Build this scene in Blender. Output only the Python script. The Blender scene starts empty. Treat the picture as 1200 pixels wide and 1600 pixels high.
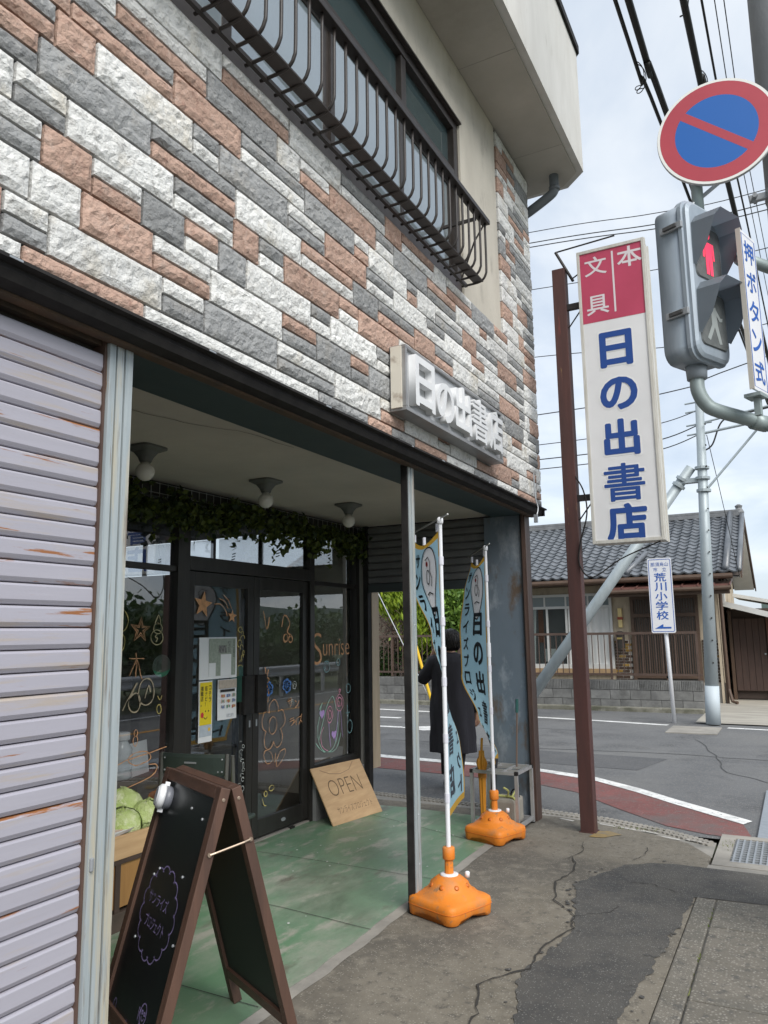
import bpy, bmesh, math, random
from mathutils import Vector, Matrix, noise
random.seed(7)
PI = math.pi
scene = bpy.context.scene
COL = scene.collection

# ------------------------------------------------------------------ camera
cd = bpy.data.cameras.new('camera')
cd.sensor_fit = 'HORIZONTAL'; cd.sensor_width = 36.0; cd.lens = 36.0
cd.clip_start = 0.05; cd.clip_end = 5000
cam = bpy.data.objects.new('camera', cd); COL.objects.link(cam)
cam.matrix_world = Matrix(((0.88281354, 0.08630635, 0.46172662, 2.04),
                           (0.46950292, -0.13200315, -0.87300754, 0.0),
                           (-0.01439673, 0.98748488, -0.15705525, 1.55),
                           (0, 0, 0, 1)))
scene.camera = cam
# ------------------------------------------------------------------ sky, sun, exposure
SUN_EL, SUN_AZ = math.radians(43), math.radians(127)      # azimuth from +Y towards +X
w = bpy.data.worlds.new('World'); scene.world = w; w.use_nodes = True
nt = w.node_tree; N = nt.nodes; L = nt.links
bg = N['Background']
sky = N.new('ShaderNodeTexSky'); sky.sky_type = 'NISHITA'; sky.sun_disc = False
sky.sun_elevation = SUN_EL; sky.sun_rotation = SUN_AZ
tc = N.new('ShaderNodeTexCoord')
sep = N.new('ShaderNodeSeparateXYZ'); L.new(tc.outputs['Generated'], sep.inputs[0])
def wmath(op, a, b):
    m = N.new('ShaderNodeMath'); m.operation = op
    for i, v in enumerate((a, b)):
        if isinstance(v, (int, float)): m.inputs[i].default_value = v
        else: L.new(v, m.inputs[i])
    return m.outputs[0]
den = wmath('ADD', wmath('MAXIMUM', sep.outputs[2], 0.0), 0.28)
comb = N.new('ShaderNodeCombineXYZ')
L.new(wmath('DIVIDE', sep.outputs[0], den), comb.inputs[0]); L.new(wmath('DIVIDE', sep.outputs[1], den), comb.inputs[1])
n1 = N.new('ShaderNodeTexNoise'); n1.inputs['Scale'].default_value = 1.7; n1.inputs['Detail'].default_value = 7
n1.inputs['Roughness'].default_value = 0.56; n1.inputs['Distortion'].default_value = 0.35
L.new(comb.outputs[0], n1.inputs['Vector'])
rmp = N.new('ShaderNodeValToRGB')
e = rmp.color_ramp.elements
e[0].position = 0.38; e[0].color = (2.5, 2.83, 3.28, 1)
e[1].position = 0.62; e[1].color = (3.75, 3.92, 4.05, 1)
q = rmp.color_ramp.elements.new(0.5); q.color = (2.98, 3.26, 3.6, 1)
L.new(n1.outputs['Fac'], rmp.inputs[0])
mx = N.new('ShaderNodeMix'); mx.data_type = 'RGBA'; mx.inputs['Factor'].default_value = 0.86
L.new(sky.outputs[0], mx.inputs['A']); L.new(rmp.outputs[0], mx.inputs['B'])
L.new(mx.outputs['Result'], bg.inputs['Color']); bg.inputs['Strength'].default_value = 0.1
sd = bpy.data.lights.new('sun', 'SUN'); sd.energy = 1.5; sd.angle = math.radians(38); sd.color = (1.0, 0.97, 0.92)
so = bpy.data.objects.new('sun', sd); COL.objects.link(so)
sdir = Vector((math.sin(SUN_AZ) * math.cos(SUN_EL), math.cos(SUN_AZ) * math.cos(SUN_EL), math.sin(SUN_EL)))
so.rotation_euler = (-sdir).to_track_quat('-Z', 'Y').to_euler(); so.location = sdir * 40
vs = scene.view_settings
vs.view_transform = 'Standard'; vs.look = 'None'; vs.gamma = 1; vs.use_curve_mapping = False; vs.exposure = 1.4
scene.render.engine = 'CYCLES'
scene.cycles.max_bounces = 8; scene.cycles.transparent_max_bounces = 16
scene.cycles.use_denoising = True

# ------------------------------------------------------------------ materials
MATS = {}
def mat(name, col, rough=0.7, var=0.0, scale=6.0, bump=0.0, bscale=40.0, col2=None, metal=0.0, detail=6, stain=None, coord='Object', spec=0.5, stretch=None, thr=(0.35, 0.65), bdist=0.01, speck=None, ov=0.0):
    """base colour col varied to col2 by noise, optional stain (colour, scale, low, high), bump and fine speckle"""
    if name in MATS: return MATS[name]
    m = bpy.data.materials.new(name); m.use_nodes = True
    nt = m.node_tree; N = nt.nodes; L = nt.links; b = N['Principled BSDF']
    b.inputs['Roughness'].default_value = rough; b.inputs['Metallic'].default_value = metal
    b.inputs['Specular IOR Level'].default_value = spec
    b.inputs['Base Color'].default_value = (*col, 1)
    if var or col2 or bump or stain or speck:
        tc = N.new('ShaderNodeTexCoord'); src = tc.outputs[coord]
        if stretch:
            mp = N.new('ShaderNodeMapping'); mp.inputs['Scale'].default_value = stretch
            L.new(src, mp.inputs['Vector']); src = mp.outputs[0]
        oi = N.new('ShaderNodeObjectInfo')
        ad = N.new('ShaderNodeVectorMath'); ad.operation = 'MULTIPLY_ADD'
        L.new(oi.outputs['Random'], ad.inputs[0]); ad.inputs[1].default_value = (37, 53, 71)
        L.new(src, ad.inputs[2]); src = ad.outputs[0]
        def nz(sc, det=detail, ro=0.6):
            t = N.new('ShaderNodeTexNoise'); t.inputs['Scale'].default_value = sc
            t.inputs['Detail'].default_value = det; t.inputs['Roughness'].default_value = ro
            L.new(src, t.inputs['Vector']); return t.outputs['Fac']
        def ramp(f, lo, hi):
            r = N.new('ShaderNodeMapRange'); r.inputs['From Min'].default_value = lo; r.inputs['From Max'].default_value = hi
            L.new(f, r.inputs['Value']); return r.outputs[0]
        if col2 is None: col2 = tuple(c * (1 - var) for c in col)
        mixc = N.new('ShaderNodeMix'); mixc.data_type = 'RGBA'
        mixc.inputs['A'].default_value = (*col, 1); mixc.inputs['B'].default_value = (*col2, 1)
        L.new(ramp(nz(scale), *thr), mixc.inputs['Factor']); out = mixc.outputs['Result']
        for st in ([stain] if stain and not isinstance(stain, list) else (stain or [])):
            ms = N.new('ShaderNodeMix'); ms.data_type = 'RGBA'
            L.new(out, ms.inputs['A']); ms.inputs['B'].default_value = (*st[0], 1)
            L.new(ramp(nz(st[1], 8, 0.65), st[2], st[3]), ms.inputs['Factor']); out = ms.outputs['Result']
        if speck:
            vo = N.new('ShaderNodeTexVoronoi'); vo.inputs['Scale'].default_value = speck[0]; L.new(src, vo.inputs['Vector'])
            r = N.new('ShaderNodeMapRange'); r.inputs['From Min'].default_value = speck[2]; r.inputs['From Max'].default_value = speck[2] * 0.4
            L.new(vo.outputs['Distance'], r.inputs['Value'])
            sx = N.new('ShaderNodeSeparateXYZ'); L.new(vo.outputs['Color'], sx.inputs[0])
            gt = N.new('ShaderNodeMath'); gt.operation = 'GREATER_THAN'; gt.inputs[1].default_value = speck[3]; L.new(sx.outputs[0], gt.inputs[0])
            mu = N.new('ShaderNodeMath'); mu.operation = 'MULTIPLY'; L.new(r.outputs[0], mu.inputs[0]); L.new(gt.outputs[0], mu.inputs[1])
            ms = N.new('ShaderNodeMix'); ms.data_type = 'RGBA'; L.new(mu.outputs[0], ms.inputs['Factor'])
            L.new(out, ms.inputs['A']); ms.inputs['B'].default_value = (*speck[1], 1); out = ms.outputs['Result']
        if ov:
            hs = N.new('ShaderNodeHueSaturation'); rr = N.new('ShaderNodeMapRange')
            rr.inputs['To Min'].default_value = 1 - ov; rr.inputs['To Max'].default_value = 1 + ov
            L.new(oi.outputs['Random'], rr.inputs['Value']); L.new(rr.outputs[0], hs.inputs['Value']); L.new(out, hs.inputs['Color']); out = hs.outputs[0]
        L.new(out, b.inputs['Base Color'])
        if bump:
            bp = N.new('ShaderNodeBump'); bp.inputs['Strength'].default_value = bump; bp.inputs['Distance'].default_value = bdist
            L.new(nz(bscale, 8, 0.62), bp.inputs['Height']); L.new(bp.outputs[0], b.inputs['Normal'])
    MATS[name] = m
    return m
def glass(name, tint=(0.5, 0.55, 0.55), ior=1.75, rough=0.0, back_tone=None):
    """window glass: Fresnel mix of mirror reflection and see-through (or an opaque film behind it)"""
    if name in MATS: return MATS[name]
    m = bpy.data.materials.new(name); m.use_nodes = True
    nt = m.node_tree; N = nt.nodes; L = nt.links; N.remove(N['Principled BSDF'])
    fr = N.new('ShaderNodeFresnel'); fr.inputs['IOR'].default_value = ior
    gl = N.new('ShaderNodeBsdfGlossy'); gl.inputs['Roughness'].default_value = rough; gl.inputs['Color'].default_value = (0.95, 0.97, 1, 1)
    if back_tone:
        tr = N.new('ShaderNodeBsdfDiffuse'); tr.inputs['Color'].default_value = (*back_tone, 1)
    else:
        tr = N.new('ShaderNodeBsdfTransparent'); tr.inputs['Color'].default_value = (*tint, 1)
    geo = N.new('ShaderNodeNewGeometry'); inv = N.new('ShaderNodeMath'); inv.operation = 'SUBTRACT'; inv.inputs[0].default_value = 1; L.new(geo.outputs['Backfacing'], inv.inputs[1])
    mul = N.new('ShaderNodeMath'); mul.operation = 'MULTIPLY'; L.new(fr.outputs[0], mul.inputs[0]); L.new(inv.outputs[0], mul.inputs[1])      # a thin sheet reflects once, at its outer face
    mx = N.new('ShaderNodeMixShader'); L.new(mul.outputs[0], mx.inputs[0]); L.new(tr.outputs[0], mx.inputs[1]); L.new(gl.outputs[0], mx.inputs[2])
    L.new(mx.outputs[0], N['Material Output'].inputs['Surface'])
    MATS[name] = m
    return m
def leafmat(name, c1, c2, scale=3.0, rough=0.55):
    if name in MATS: return MATS[name]
    m = bpy.data.materials.new(name); m.use_nodes = True
    nt = m.node_tree; N = nt.nodes; L = nt.links; b = N['Principled BSDF']
    b.inputs['Roughness'].default_value = rough
    g = N.new('ShaderNodeNewGeometry')
    mixc = N.new('ShaderNodeMix'); mixc.data_type = 'RGBA'; mixc.inputs['A'].default_value = (*c1, 1); mixc.inputs['B'].default_value = (*c2, 1)
    L.new(g.outputs['Random Per Island'], mixc.inputs['Factor']); L.new(mixc.outputs['Result'], b.inputs['Base Color'])
    tr = N.new('ShaderNodeBsdfTranslucent'); L.new(mixc.outputs['Result'], tr.inputs['Color'])
    mx = N.new('ShaderNodeMixShader'); mx.inputs[0].default_value = 0.3
    L.new(b.outputs[0], mx.inputs[1]); L.new(tr.outputs[0], mx.inputs[2]); L.new(mx.outputs[0], N['Material Output'].inputs['Surface'])
    MATS[name] = m
    return m

# ------------------------------------------------------------------ scene helpers
ORG = {}
def tag(o, label, cat, group=None):
    o['label'] = label; o['category'] = cat
    if group: o['group'] = group
    return o
def thing(name, label, cat, loc=(0, 0, 0), rotz=0.0, group=None):
    o = bpy.data.objects.new(name, None); COL.objects.link(o); o.empty_display_size = 0.1
    o.location = loc; o.rotation_euler = (0, 0, rotz); ORG[o.name] = Vector(loc)
    return tag(o, label, cat, group)
def mesh_of(bm, m, smooth=False):
    me = bpy.data.meshes.new('mesh')
    bmesh.ops.recalc_face_normals(bm, faces=bm.faces)
    bm.to_mesh(me); bm.free()
    for x in (m if isinstance(m, (list, tuple)) else [m]): me.materials.append(x)
    if smooth:
        for p in me.polygons: p.use_smooth = True
    return me
def obj(name, bm, m, parent=None, smooth=False, local=False, kind=None, label=None):
    """link bm as one mesh object; world coordinates are moved into the parent's frame unless local"""
    if parent is not None and not local:
        org = ORG.get(parent.name, Vector())
        bmesh.ops.translate(bm, verts=bm.verts, vec=-org)
    o = bpy.data.objects.new(name, mesh_of(bm, m, smooth)); COL.objects.link(o)
    if parent is not None:
        o.parent = parent; ORG[o.name] = ORG.get(parent.name, Vector())
    else: ORG[o.name] = Vector()
    if kind: o['kind'] = kind
    if label: o['label'] = label
    return o
def struct(name, bm, m, parent=None, smooth=False):
    return obj(name, bm, m, parent, smooth, kind='structure' if parent is None else None)
def inst(name, me, parent, loc=(0, 0, 0), rot=(0, 0, 0), world=True):
    o = bpy.data.objects.new(name, me); COL.objects.link(o)
    o.parent = parent; o.location = Vector(loc) - (ORG.get(parent.name, Vector()) if world else Vector()); o.rotation_euler = rot
    return o
NB = bmesh.new
def box(bm, x0, x1, y0, y1, z0, z1, bev=0.0, M=None):
    r = bmesh.ops.create_cube(bm, size=1.0)
    vs = r['verts']
    T = Matrix.Translation(((x0 + x1) / 2, (y0 + y1) / 2, (z0 + z1) / 2)) @ Matrix.Diagonal((abs(x1 - x0), abs(y1 - y0), abs(z1 - z0), 1))
    if M is not None: T = M @ T
    bmesh.ops.transform(bm, matrix=T, verts=vs)
    if bev > 0:
        ed = list({e for v in vs for e in v.link_edges})
        bmesh.ops.bevel(bm, geom=ed, offset=bev, segments=2, profile=0.6, affect='EDGES')
    return bm
def prism(bm, pts, ax, a0, a1):
    """extrude polygon pts along axis ax from a0 to a1; pts are the other two coordinates in xyz order"""
    def P(p, a):
        return {'x': (a, p[0], p[1]), 'y': (p[0], a, p[1]), 'z': (p[0], p[1], a)}[ax]
    A = [bm.verts.new(P(p, a0)) for p in pts]; B = [bm.verts.new(P(p, a1)) for p in pts]
    n = len(pts)
    for i in range(n): bm.faces.new((A[i], A[(i + 1) % n], B[(i + 1) % n], B[i]))
    bm.faces.new(A); bm.faces.new(B[::-1])
    return bm
def sheet(bm, pts, z):
    bm.faces.new([bm.verts.new((p[0], p[1], z)) for p in pts]); return bm
def frame_of(d):
    d = d.normalized(); a = Vector((0, 0, 1)) if abs(d.z) < 0.9 else Vector((1, 0, 0))
    u = d.cross(a).normalized(); return u, d.cross(u).normalized()
def tube(bm, pts, r, n=8, cap=True, r1=None):
    pts = [Vector(p) for p in pts]; rings = []
    for i, p in enumerate(pts):
        d = (pts[min(i + 1, len(pts) - 1)] - pts[max(i - 1, 0)])
        u, v = frame_of(d)
        if rings:
            pu = rings[-1][1]; d = d.normalized(); u = (pu - d * pu.dot(d)).normalized(); v = d.cross(u)
        rr = r if r1 is None else r + (r1 - r) * i / (len(pts) - 1)
        rings.append(([bm.verts.new(p + (u * math.cos(t) + v * math.sin(t)) * rr) for t in (2 * PI * k / n for k in range(n))], u))
    for a, b in zip(rings, rings[1:]):
        for k in range(n): bm.faces.new((a[0][k], a[0][(k + 1) % n], b[0][(k + 1) % n], b[0][k]))
    if cap: bm.faces.new(rings[0][0][::-1]); bm.faces.new(rings[-1][0])
    return bm
def lathe(bm, prof, c=(0, 0, 0), n=20, M=None):
    c = Vector(c); rings = []
    for r, z in prof:
        ring = []
        for k in range(n):
            p = Vector((r * math.cos(2 * PI * k / n), r * math.sin(2 * PI * k / n), z))
            if M is not None: p = M @ p
            ring.append(bm.verts.new(c + p))
        rings.append(ring)
    for a, b in zip(rings, rings[1:]):
        for k in range(n): bm.faces.new((a[k], a[(k + 1) % n], b[(k + 1) % n], b[k]))
    bm.faces.new(rings[0][::-1]); bm.faces.new(rings[-1])
    return bm
def loft(bm, rings, cap=True, closed=True):
    R = [[bm.verts.new(p) for p in ring] for ring in rings]; n = len(R[0])
    for a, b in zip(R, R[1:]):
        for k in range(n if closed else n - 1): bm.faces.new((a[k], a[(k + 1) % n], b[(k + 1) % n], b[k]))
    if cap and closed: bm.faces.new(R[0][::-1]); bm.faces.new(R[-1])
    return bm
def smooth_path(pts, k=6):
    """Catmull-Rom through pts"""
    pts = [Vector(p) for p in pts]; out = []
    for i in range(len(pts) - 1):
        p0 = pts[max(i - 1, 0)]; p1 = pts[i]; p2 = pts[i + 1]; p3 = pts[min(i + 2, len(pts) - 1)]
        for j in range(k):
            t = j / k
            out.append(0.5 * ((2 * p1) + (p2 - p0) * t + (2 * p0 - 5 * p1 + 4 * p2 - p3) * t * t + (3 * p1 - p0 - 3 * p2 + p3) * t ** 3))
    out.append(pts[-1]); return out
def text_bm(s, size=1.0, bold=0.0, depth=0.0, bevel=0.0, fit=None, vertical=False, lead=1.0):
    """lettering as mesh in the local xy plane, centred; fit=(w,h) scales it to that box"""
    bm = NB()
    chars = [s] if not vertical else list(s)
    for i, ch in enumerate(chars):
        cu = bpy.data.curves.new('t', 'FONT'); cu.body = ch; cu.size = size; cu.align_x = 'CENTER'
        cu.offset = min(bold, 0.0); cu.extrude = depth; cu.bevel_depth = bevel; cu.bevel_resolution = 2 if bevel else 0; cu.resolution_u = 4
        o = bpy.data.objects.new('t', cu); COL.objects.link(o)
        dg = bpy.context.evaluated_depsgraph_get()
        me = bpy.data.meshes.new_from_object(o.evaluated_get(dg))
        if vertical: me.transform(Matrix.Translation((0, -i * size * lead, 0)))
        bm.from_mesh(me)
        if bold > 0:                                    # heavier, rounder strokes: the glyph swept round a small circle
            for k in range(12):
                m2 = me.copy(); a = 2 * PI * k / 12; dz = (k + 1) * (2.5e-4 if depth else 5e-5)
                m2.transform(Matrix.Translation((bold * 0.75 * math.cos(a), bold * 0.75 * math.sin(a), dz if not depth else 0)) @ Matrix.Diagonal((1, 1, 1 + (dz / depth if depth else 0), 1)))
                bm.from_mesh(m2); bpy.data.meshes.remove(m2)
        bpy.data.meshes.remove(me); bpy.data.objects.remove(o); bpy.data.curves.remove(cu)
    if bm.verts:
        xs = [v.co.x for v in bm.verts]; ys = [v.co.y for v in bm.verts]
        cx, cy = (min(xs) + max(xs)) / 2, (min(ys) + max(ys)) / 2
        sx = sy = 1.0
        if fit: sx = fit[0] / max(max(xs) - min(xs), 1e-6); sy = fit[1] / max(max(ys) - min(ys), 1e-6)
        for v in bm.verts: v.co.x = (v.co.x - cx) * sx; v.co.y = (v.co.y - cy) * sy
    return bm
def basis(o, r, u):
    """matrix taking local xy(z) to a plane at o with right r and up u"""
    r = Vector(r).normalized(); u = Vector(u).normalized(); n = r.cross(u)
    return Matrix(((r.x, u.x, n.x, o[0]), (r.y, u.y, n.y, o[1]), (r.z, u.z, n.z, o[2]), (0, 0, 0, 1)))
def xf(bm, M):
    bmesh.ops.transform(bm, matrix=M, verts=bm.verts); return bm
def strokes(bm, lines, wd, th=0.001, closed=False, uneven=0.0):
    """flat ribbons following 2D polylines, local xy plane"""
    for ln in lines:
        pts = [Vector((p[0], p[1], 0)) for p in ln]
        if len(pts) < 2: continue
        cl = (pts[0] - pts[-1]).length < 1e-6
        Lv, Rv = [], []
        for i, p in enumerate(pts):
            a = pts[i - 1] if i > 0 else (pts[-2] if cl else p); b = pts[i + 1] if i < len(pts) - 1 else (pts[1] if cl else p)
            d = b - a
            if d.length < 1e-9: d = Vector((1, 0, 0))
            d.normalize(); nrm = Vector((-d.y, d.x, 0)) * wd / 2 * (1 + uneven * (1.6 * noise.noise(p * 23 + Vector((wd * 900, 3, 0))) + random.uniform(-0.35, 0.35)))
            Lv.append(bm.verts.new(p + nrm)); Rv.append(bm.verts.new(p - nrm))
        for i in range(len(pts) - 1): bm.faces.new((Lv[i], Rv[i], Rv[i + 1], Lv[i + 1]))
    if th:
        r = bmesh.ops.extrude_face_region(bm, geom=bm.faces[:])
        bmesh.ops.translate(bm, verts=[v for v in r['geom'] if isinstance(v, bmesh.types.BMVert)], vec=(0, 0, th))
    return bm
def circ(cx, cy, rx, ry=None, n=20, a0=0, a1=2 * PI):
    ry = rx if ry is None else ry
    return [(cx + rx * math.cos(a0 + (a1 - a0) * i / n), cy + ry * math.sin(a0 + (a1 - a0) * i / n)) for i in range(n + 1)]
def copy_tree(o, parent=None):
    c = o.copy(); COL.objects.link(c); c.parent = parent; ORG[c.name] = ORG.get(o.name, Vector())
    for ch in [x for x in bpy.data.objects if x.parent == o]: copy_tree(ch, c)
    return c
def jit(a): return random.uniform(-a, a)

# ================================================================== SETTING
m_asph = mat('asphalt', (0.105, 0.108, 0.112), 0.9, col2=(0.14, 0.142, 0.145), scale=1.6, bump=0.8, bscale=200, bdist=0.006, stain=[((0.155, 0.155, 0.152), 0.45, 0.46, 0.62), ((0.08, 0.081, 0.084), 1.1, 0.52, 0.66), ((0.15, 0.148, 0.144), 26, 0.5, 0.64)], speck=(60, (0.24, 0.238, 0.23), 0.4, 0.62))
m_conc = mat('apron_concrete', (0.145, 0.128, 0.1), 0.9, col2=(0.19, 0.169, 0.135), scale=2.2, bump=0.5, bscale=120, bdist=0.004, stain=[((0.1, 0.09, 0.075), 0.9, 0.46, 0.62), ((0.2, 0.18, 0.145), 9, 0.5, 0.68), ((0.1, 0.09, 0.075), 22, 0.54, 0.66)], speck=(85, (0.27, 0.25, 0.21), 0.4, 0.66))
m_conc2 = mat('pale_concrete', (0.33, 0.31, 0.275), 0.9, col2=(0.24, 0.225, 0.2), scale=3, bump=0.4, bscale=90, bdist=0.004, stain=((0.16, 0.155, 0.14), 1.8, 0.5, 0.72))
m_patch = mat('old_asphalt', (0.052, 0.051, 0.05), 0.9, col2=(0.084, 0.08, 0.073), scale=3.5, bump=0.9, bscale=170, bdist=0.006, stain=[((0.105, 0.098, 0.086), 1.6, 0.5, 0.7), ((0.085, 0.08, 0.073), 16, 0.52, 0.64)], speck=(95, (0.19, 0.185, 0.172), 0.4, 0.6))
m_slab = mat('exposed_aggregate', (0.185, 0.168, 0.14), 0.9, col2=(0.13, 0.12, 0.1), scale=4, bump=0.9, bscale=150, bdist=0.006, speck=(70, (0.29, 0.27, 0.235), 0.45, 0.35), stain=[((0.1, 0.095, 0.085), 18, 0.52, 0.64), ((0.12, 0.115, 0.1), 1.5, 0.5, 0.66)])
m_green = mat('green_floor_paint', (0.1, 0.205, 0.11), 0.42, col2=(0.165, 0.25, 0.17), scale=1.3, bump=0.12, bscale=30, stretch=(1, 0.45, 1), stain=[((0.27, 0.295, 0.235), 2.2, 0.48, 0.66), ((0.09, 0.13, 0.085), 1.3, 0.52, 0.68), ((0.31, 0.31, 0.26), 7, 0.54, 0.66), ((0.12, 0.11, 0.085), 4, 0.58, 0.7)])
m_white = mat('road_white', (0.78, 0.78, 0.76), 0.8, col2=(0.6, 0.6, 0.59), scale=9, stain=[((0.22, 0.22, 0.22), 22, 0.57, 0.63), ((0.45, 0.45, 0.44), 3, 0.52, 0.66)])
m_red = mat('road_red', (0.2, 0.072, 0.066), 0.9, col2=(0.15, 0.06, 0.055), scale=5, bump=0.5, bscale=200, bdist=0.004, stain=[((0.12, 0.095, 0.09), 1.5, 0.5, 0.68), ((0.13, 0.1, 0.095), 24, 0.54, 0.64)], speck=(60, (0.3, 0.16, 0.15), 0.36, 0.7))
m_orange_line = mat('road_orange', (0.62, 0.3, 0.06), 0.8, var=0.3)
m_dark = mat('crack_dark', (0.035, 0.032, 0.028), 0.95)
m_earth = mat('earth', (0.1, 0.1, 0.06), 0.95, col2=(0.06, 0.085, 0.03), scale=0.4, bump=0.6, bscale=12)
m_metal = mat('galvanised_steel', (0.42, 0.44, 0.46), 0.5, col2=(0.34, 0.36, 0.38), scale=9, metal=0.55)

struct('ground', sheet(NB(), [(-900, -900), (900, -900), (900, 900), (-900, 900)], -0.07), m_earth)
bm = NB(); sheet(bm, [(-60, 6.6), (2.0, 6.6), (2.0, 15.95), (-60, 15.95)], -0.02); sheet(bm, [(2.0, -40), (6.9, -40), (6.9, 140), (2.0, 140)], -0.02)
road = struct('road', bm, m_asph)
outer = [(-40, 9.9), (-12, 9.5), (-5, 9.34), (-2.98, 9.24), (-2.28, 9.16), (-1.4, 9.08), (-0.74, 9.0), (-0.03, 8.73), (0.52, 8.28), (0.93, 7.87), (1.29, 7.54), (1.58, 7.27)]
inner = [(-40, 9.72), (-12, 9.32), (-5, 9.16), (-2.9, 9.04), (-2.2, 8.97), (-1.38, 8.9), (-0.7, 8.83), (0.0, 8.53), (0.5, 8.1), (0.88, 7.72), (1.22, 7.4), (1.52, 7.13)]
redo = [(-40, 9.0), (-12, 8.6), (-5, 8.44), (-2.51, 8.34), (-1.65, 8.27), (-1.0, 8.2), (-0.47, 8.1), (-0.03, 7.88), (0.5, 7.3), (0.97, 6.84), (1.28, 6.7), (1.62, 6.64)]
def band(name, A, B, z, m, parent):
    bm = NB(); a = [bm.verts.new((*p, z)) for p in A]; b = [bm.verts.new((*p, z)) for p in B]
    for i in range(len(A) - 1): bm.faces.new((a[i], a[i + 1], b[i + 1], b[i]))
    return struct(name, bm, m, parent)
band('red_lane', inner, redo, -0.016, m_red, road)
band('edge_line', outer, inner, -0.012, m_white, road)
def wavy_(pts):
    out = []
    for a, b in zip(pts, pts[1:]):
        for j in range(10): p = Vector((*a, 0)).lerp(Vector((*b, 0)), j / 10); q_ = noise.noise_vector(p * 3) * 0.05; out.append((p.x + q_.x, p.y + q_.y))
    return out + [pts[-1]]
def line(name, pts, wd, z, m):
    bm = strokes(NB(), [pts], wd, 0); bmesh.ops.translate(bm, verts=bm.verts, vec=(0, 0, z)); return struct(name, bm, m, road)
line('edge_line', [(-40, 16.0), (-10, 15.1), (-6.0, 14.72), (-4.75, 14.58), (-2.41, 14.32), (-1.27, 14.15), (0.0, 13.88)], 0.15, -0.016, m_white)
line('edge_line', [(0.92, 13.82), (1.9, 13.7)], 0.13, -0.016, m_white)
line('road_marking', [(-14, 13.28), (-4.72, 13.33)], 0.16, -0.016, m_white)
line('road_marking', [(-14, 12.0), (-4.05, 12.03)], 0.16, -0.016, m_white)
struct('road_marking', sheet(NB(), [(-4.1, 12.0), (-3.45, 12.5), (-2.9, 12.25), (-3.5, 11.75)], -0.0155), m_white, road)
line('centre_line', [(4.3, -40), (4.3, 140)], 0.15, -0.016, m_orange_line)
line('edge_line', [(6.05, -40), (6.05, 140)], 0.15, -0.016, m_white)
line('edge_line', [(2.35, -40), (2.35, 5.6)], 0.15, -0.016, m_white)
for pts, wd in (([(-3.5, 10.6), (-1.5, 10.5), (0.4, 10.75), (1.9, 10.6)], 0.02), ([(1.95, 8.8), (1.2, 9.6), (1.0, 10.8), (0.6, 12.2)], 0.014), ([(-6, 12.6), (-3, 12.8), (-1, 12.65)], 0.016)):
    line('road_crack', wavy_([(p[0], p[1]) for p in pts]), wd, -0.0165, mat('tar_seam', (0.05, 0.05, 0.05), 0.8))
struct('asphalt_repair', sheet(NB(), [(-2.2, 9.5), (0.3, 9.35), (0.5, 10.3), (-2.1, 10.42)], -0.0172), mat('repair_asphalt', (0.082, 0.084, 0.088), 0.9, col2=(0.1, 0.1, 0.102), scale=3, bump=0.7, bscale=200, bdist=0.005, speck=(70, (0.2, 0.2, 0.2), 0.38, 0.6)), road)
struct('pavement_cover', box(NB(), 0.1, 0.84, 12.85, 13.75, -0.03, -0.006), m_conc2, road)

# apron in front of the shop
bm = NB(); prism(bm, [(-1.95, -6), (1.38, -6), (1.38, 6.0), (1.2, 6.3), (0.6, 6.62), (0.1, 6.72), (-1.95, 6.72)], 'z', -0.1, 0.0)
apron = struct('apron', bm, m_conc)
def wavy(pts, amp, k=7, closed=True):
    out = []; n = len(pts)
    for i in range(n if closed else n - 1):
        a, b = Vector((*pts[i], 0)), Vector((*pts[(i + 1) % n], 0))
        for j in range(k):
            p = a.lerp(b, j / k); s = amp * (1 if j else 0.5)
            q = noise.noise_vector(p * 6.0) * s
            out.append((p.x + q.x, p.y + q.y))
    if not closed: out.append(pts[-1])
    return out
edge = wavy([(-0.1, 1.0), (-0.085, 2.97), (-0.09, 3.32), (-0.1, 3.7), (-0.11, 4.34), (-0.13, 5.19), (-0.15, 6.11), (-0.2, 6.42)], 0.016, 10, False)
bm = sheet(NB(), [(-1.76, 1.0)] + edge + [(-0.6, 6.46), (-1.2, 6.5), (-1.76, 6.46)], 0.004)
floor = struct('porch_floor', bm, m_green)
for pts in ([(-1.75, 4.76), (-1.0, 4.75), (-0.1, 4.72)], [(-1.75, 3.95), (-0.71, 3.88), (-0.09, 3.81)], [(-1.75, 2.9), (-0.1, 2.85)], [(-1.75, 6.22), (-1.2, 6.05), (-0.35, 5.72), (-0.15, 5.68)]):
    bm = strokes(NB(), [wavy(pts, 0.006, 6, False)], 0.0045, 0); bmesh.ops.translate(bm, verts=bm.verts, vec=(0, 0, 0.008)); struct('floor_joint', bm, m_dark, floor)
bm = NB()
for i in range(46):
    x, y = random.uniform(-1.6, -0.2), random.uniform(2.6, 6.3); s = random.uniform(0.004, 0.011)
    sheet(bm, [(x + s * math.cos(a) * random.uniform(0.6, 1), y + s * math.sin(a) * random.uniform(0.6, 1)) for a in (0.3, 1.4, 2.6, 3.7, 5)], 0.0085)
struct('paint_fleck', bm, m_white, floor)
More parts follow.
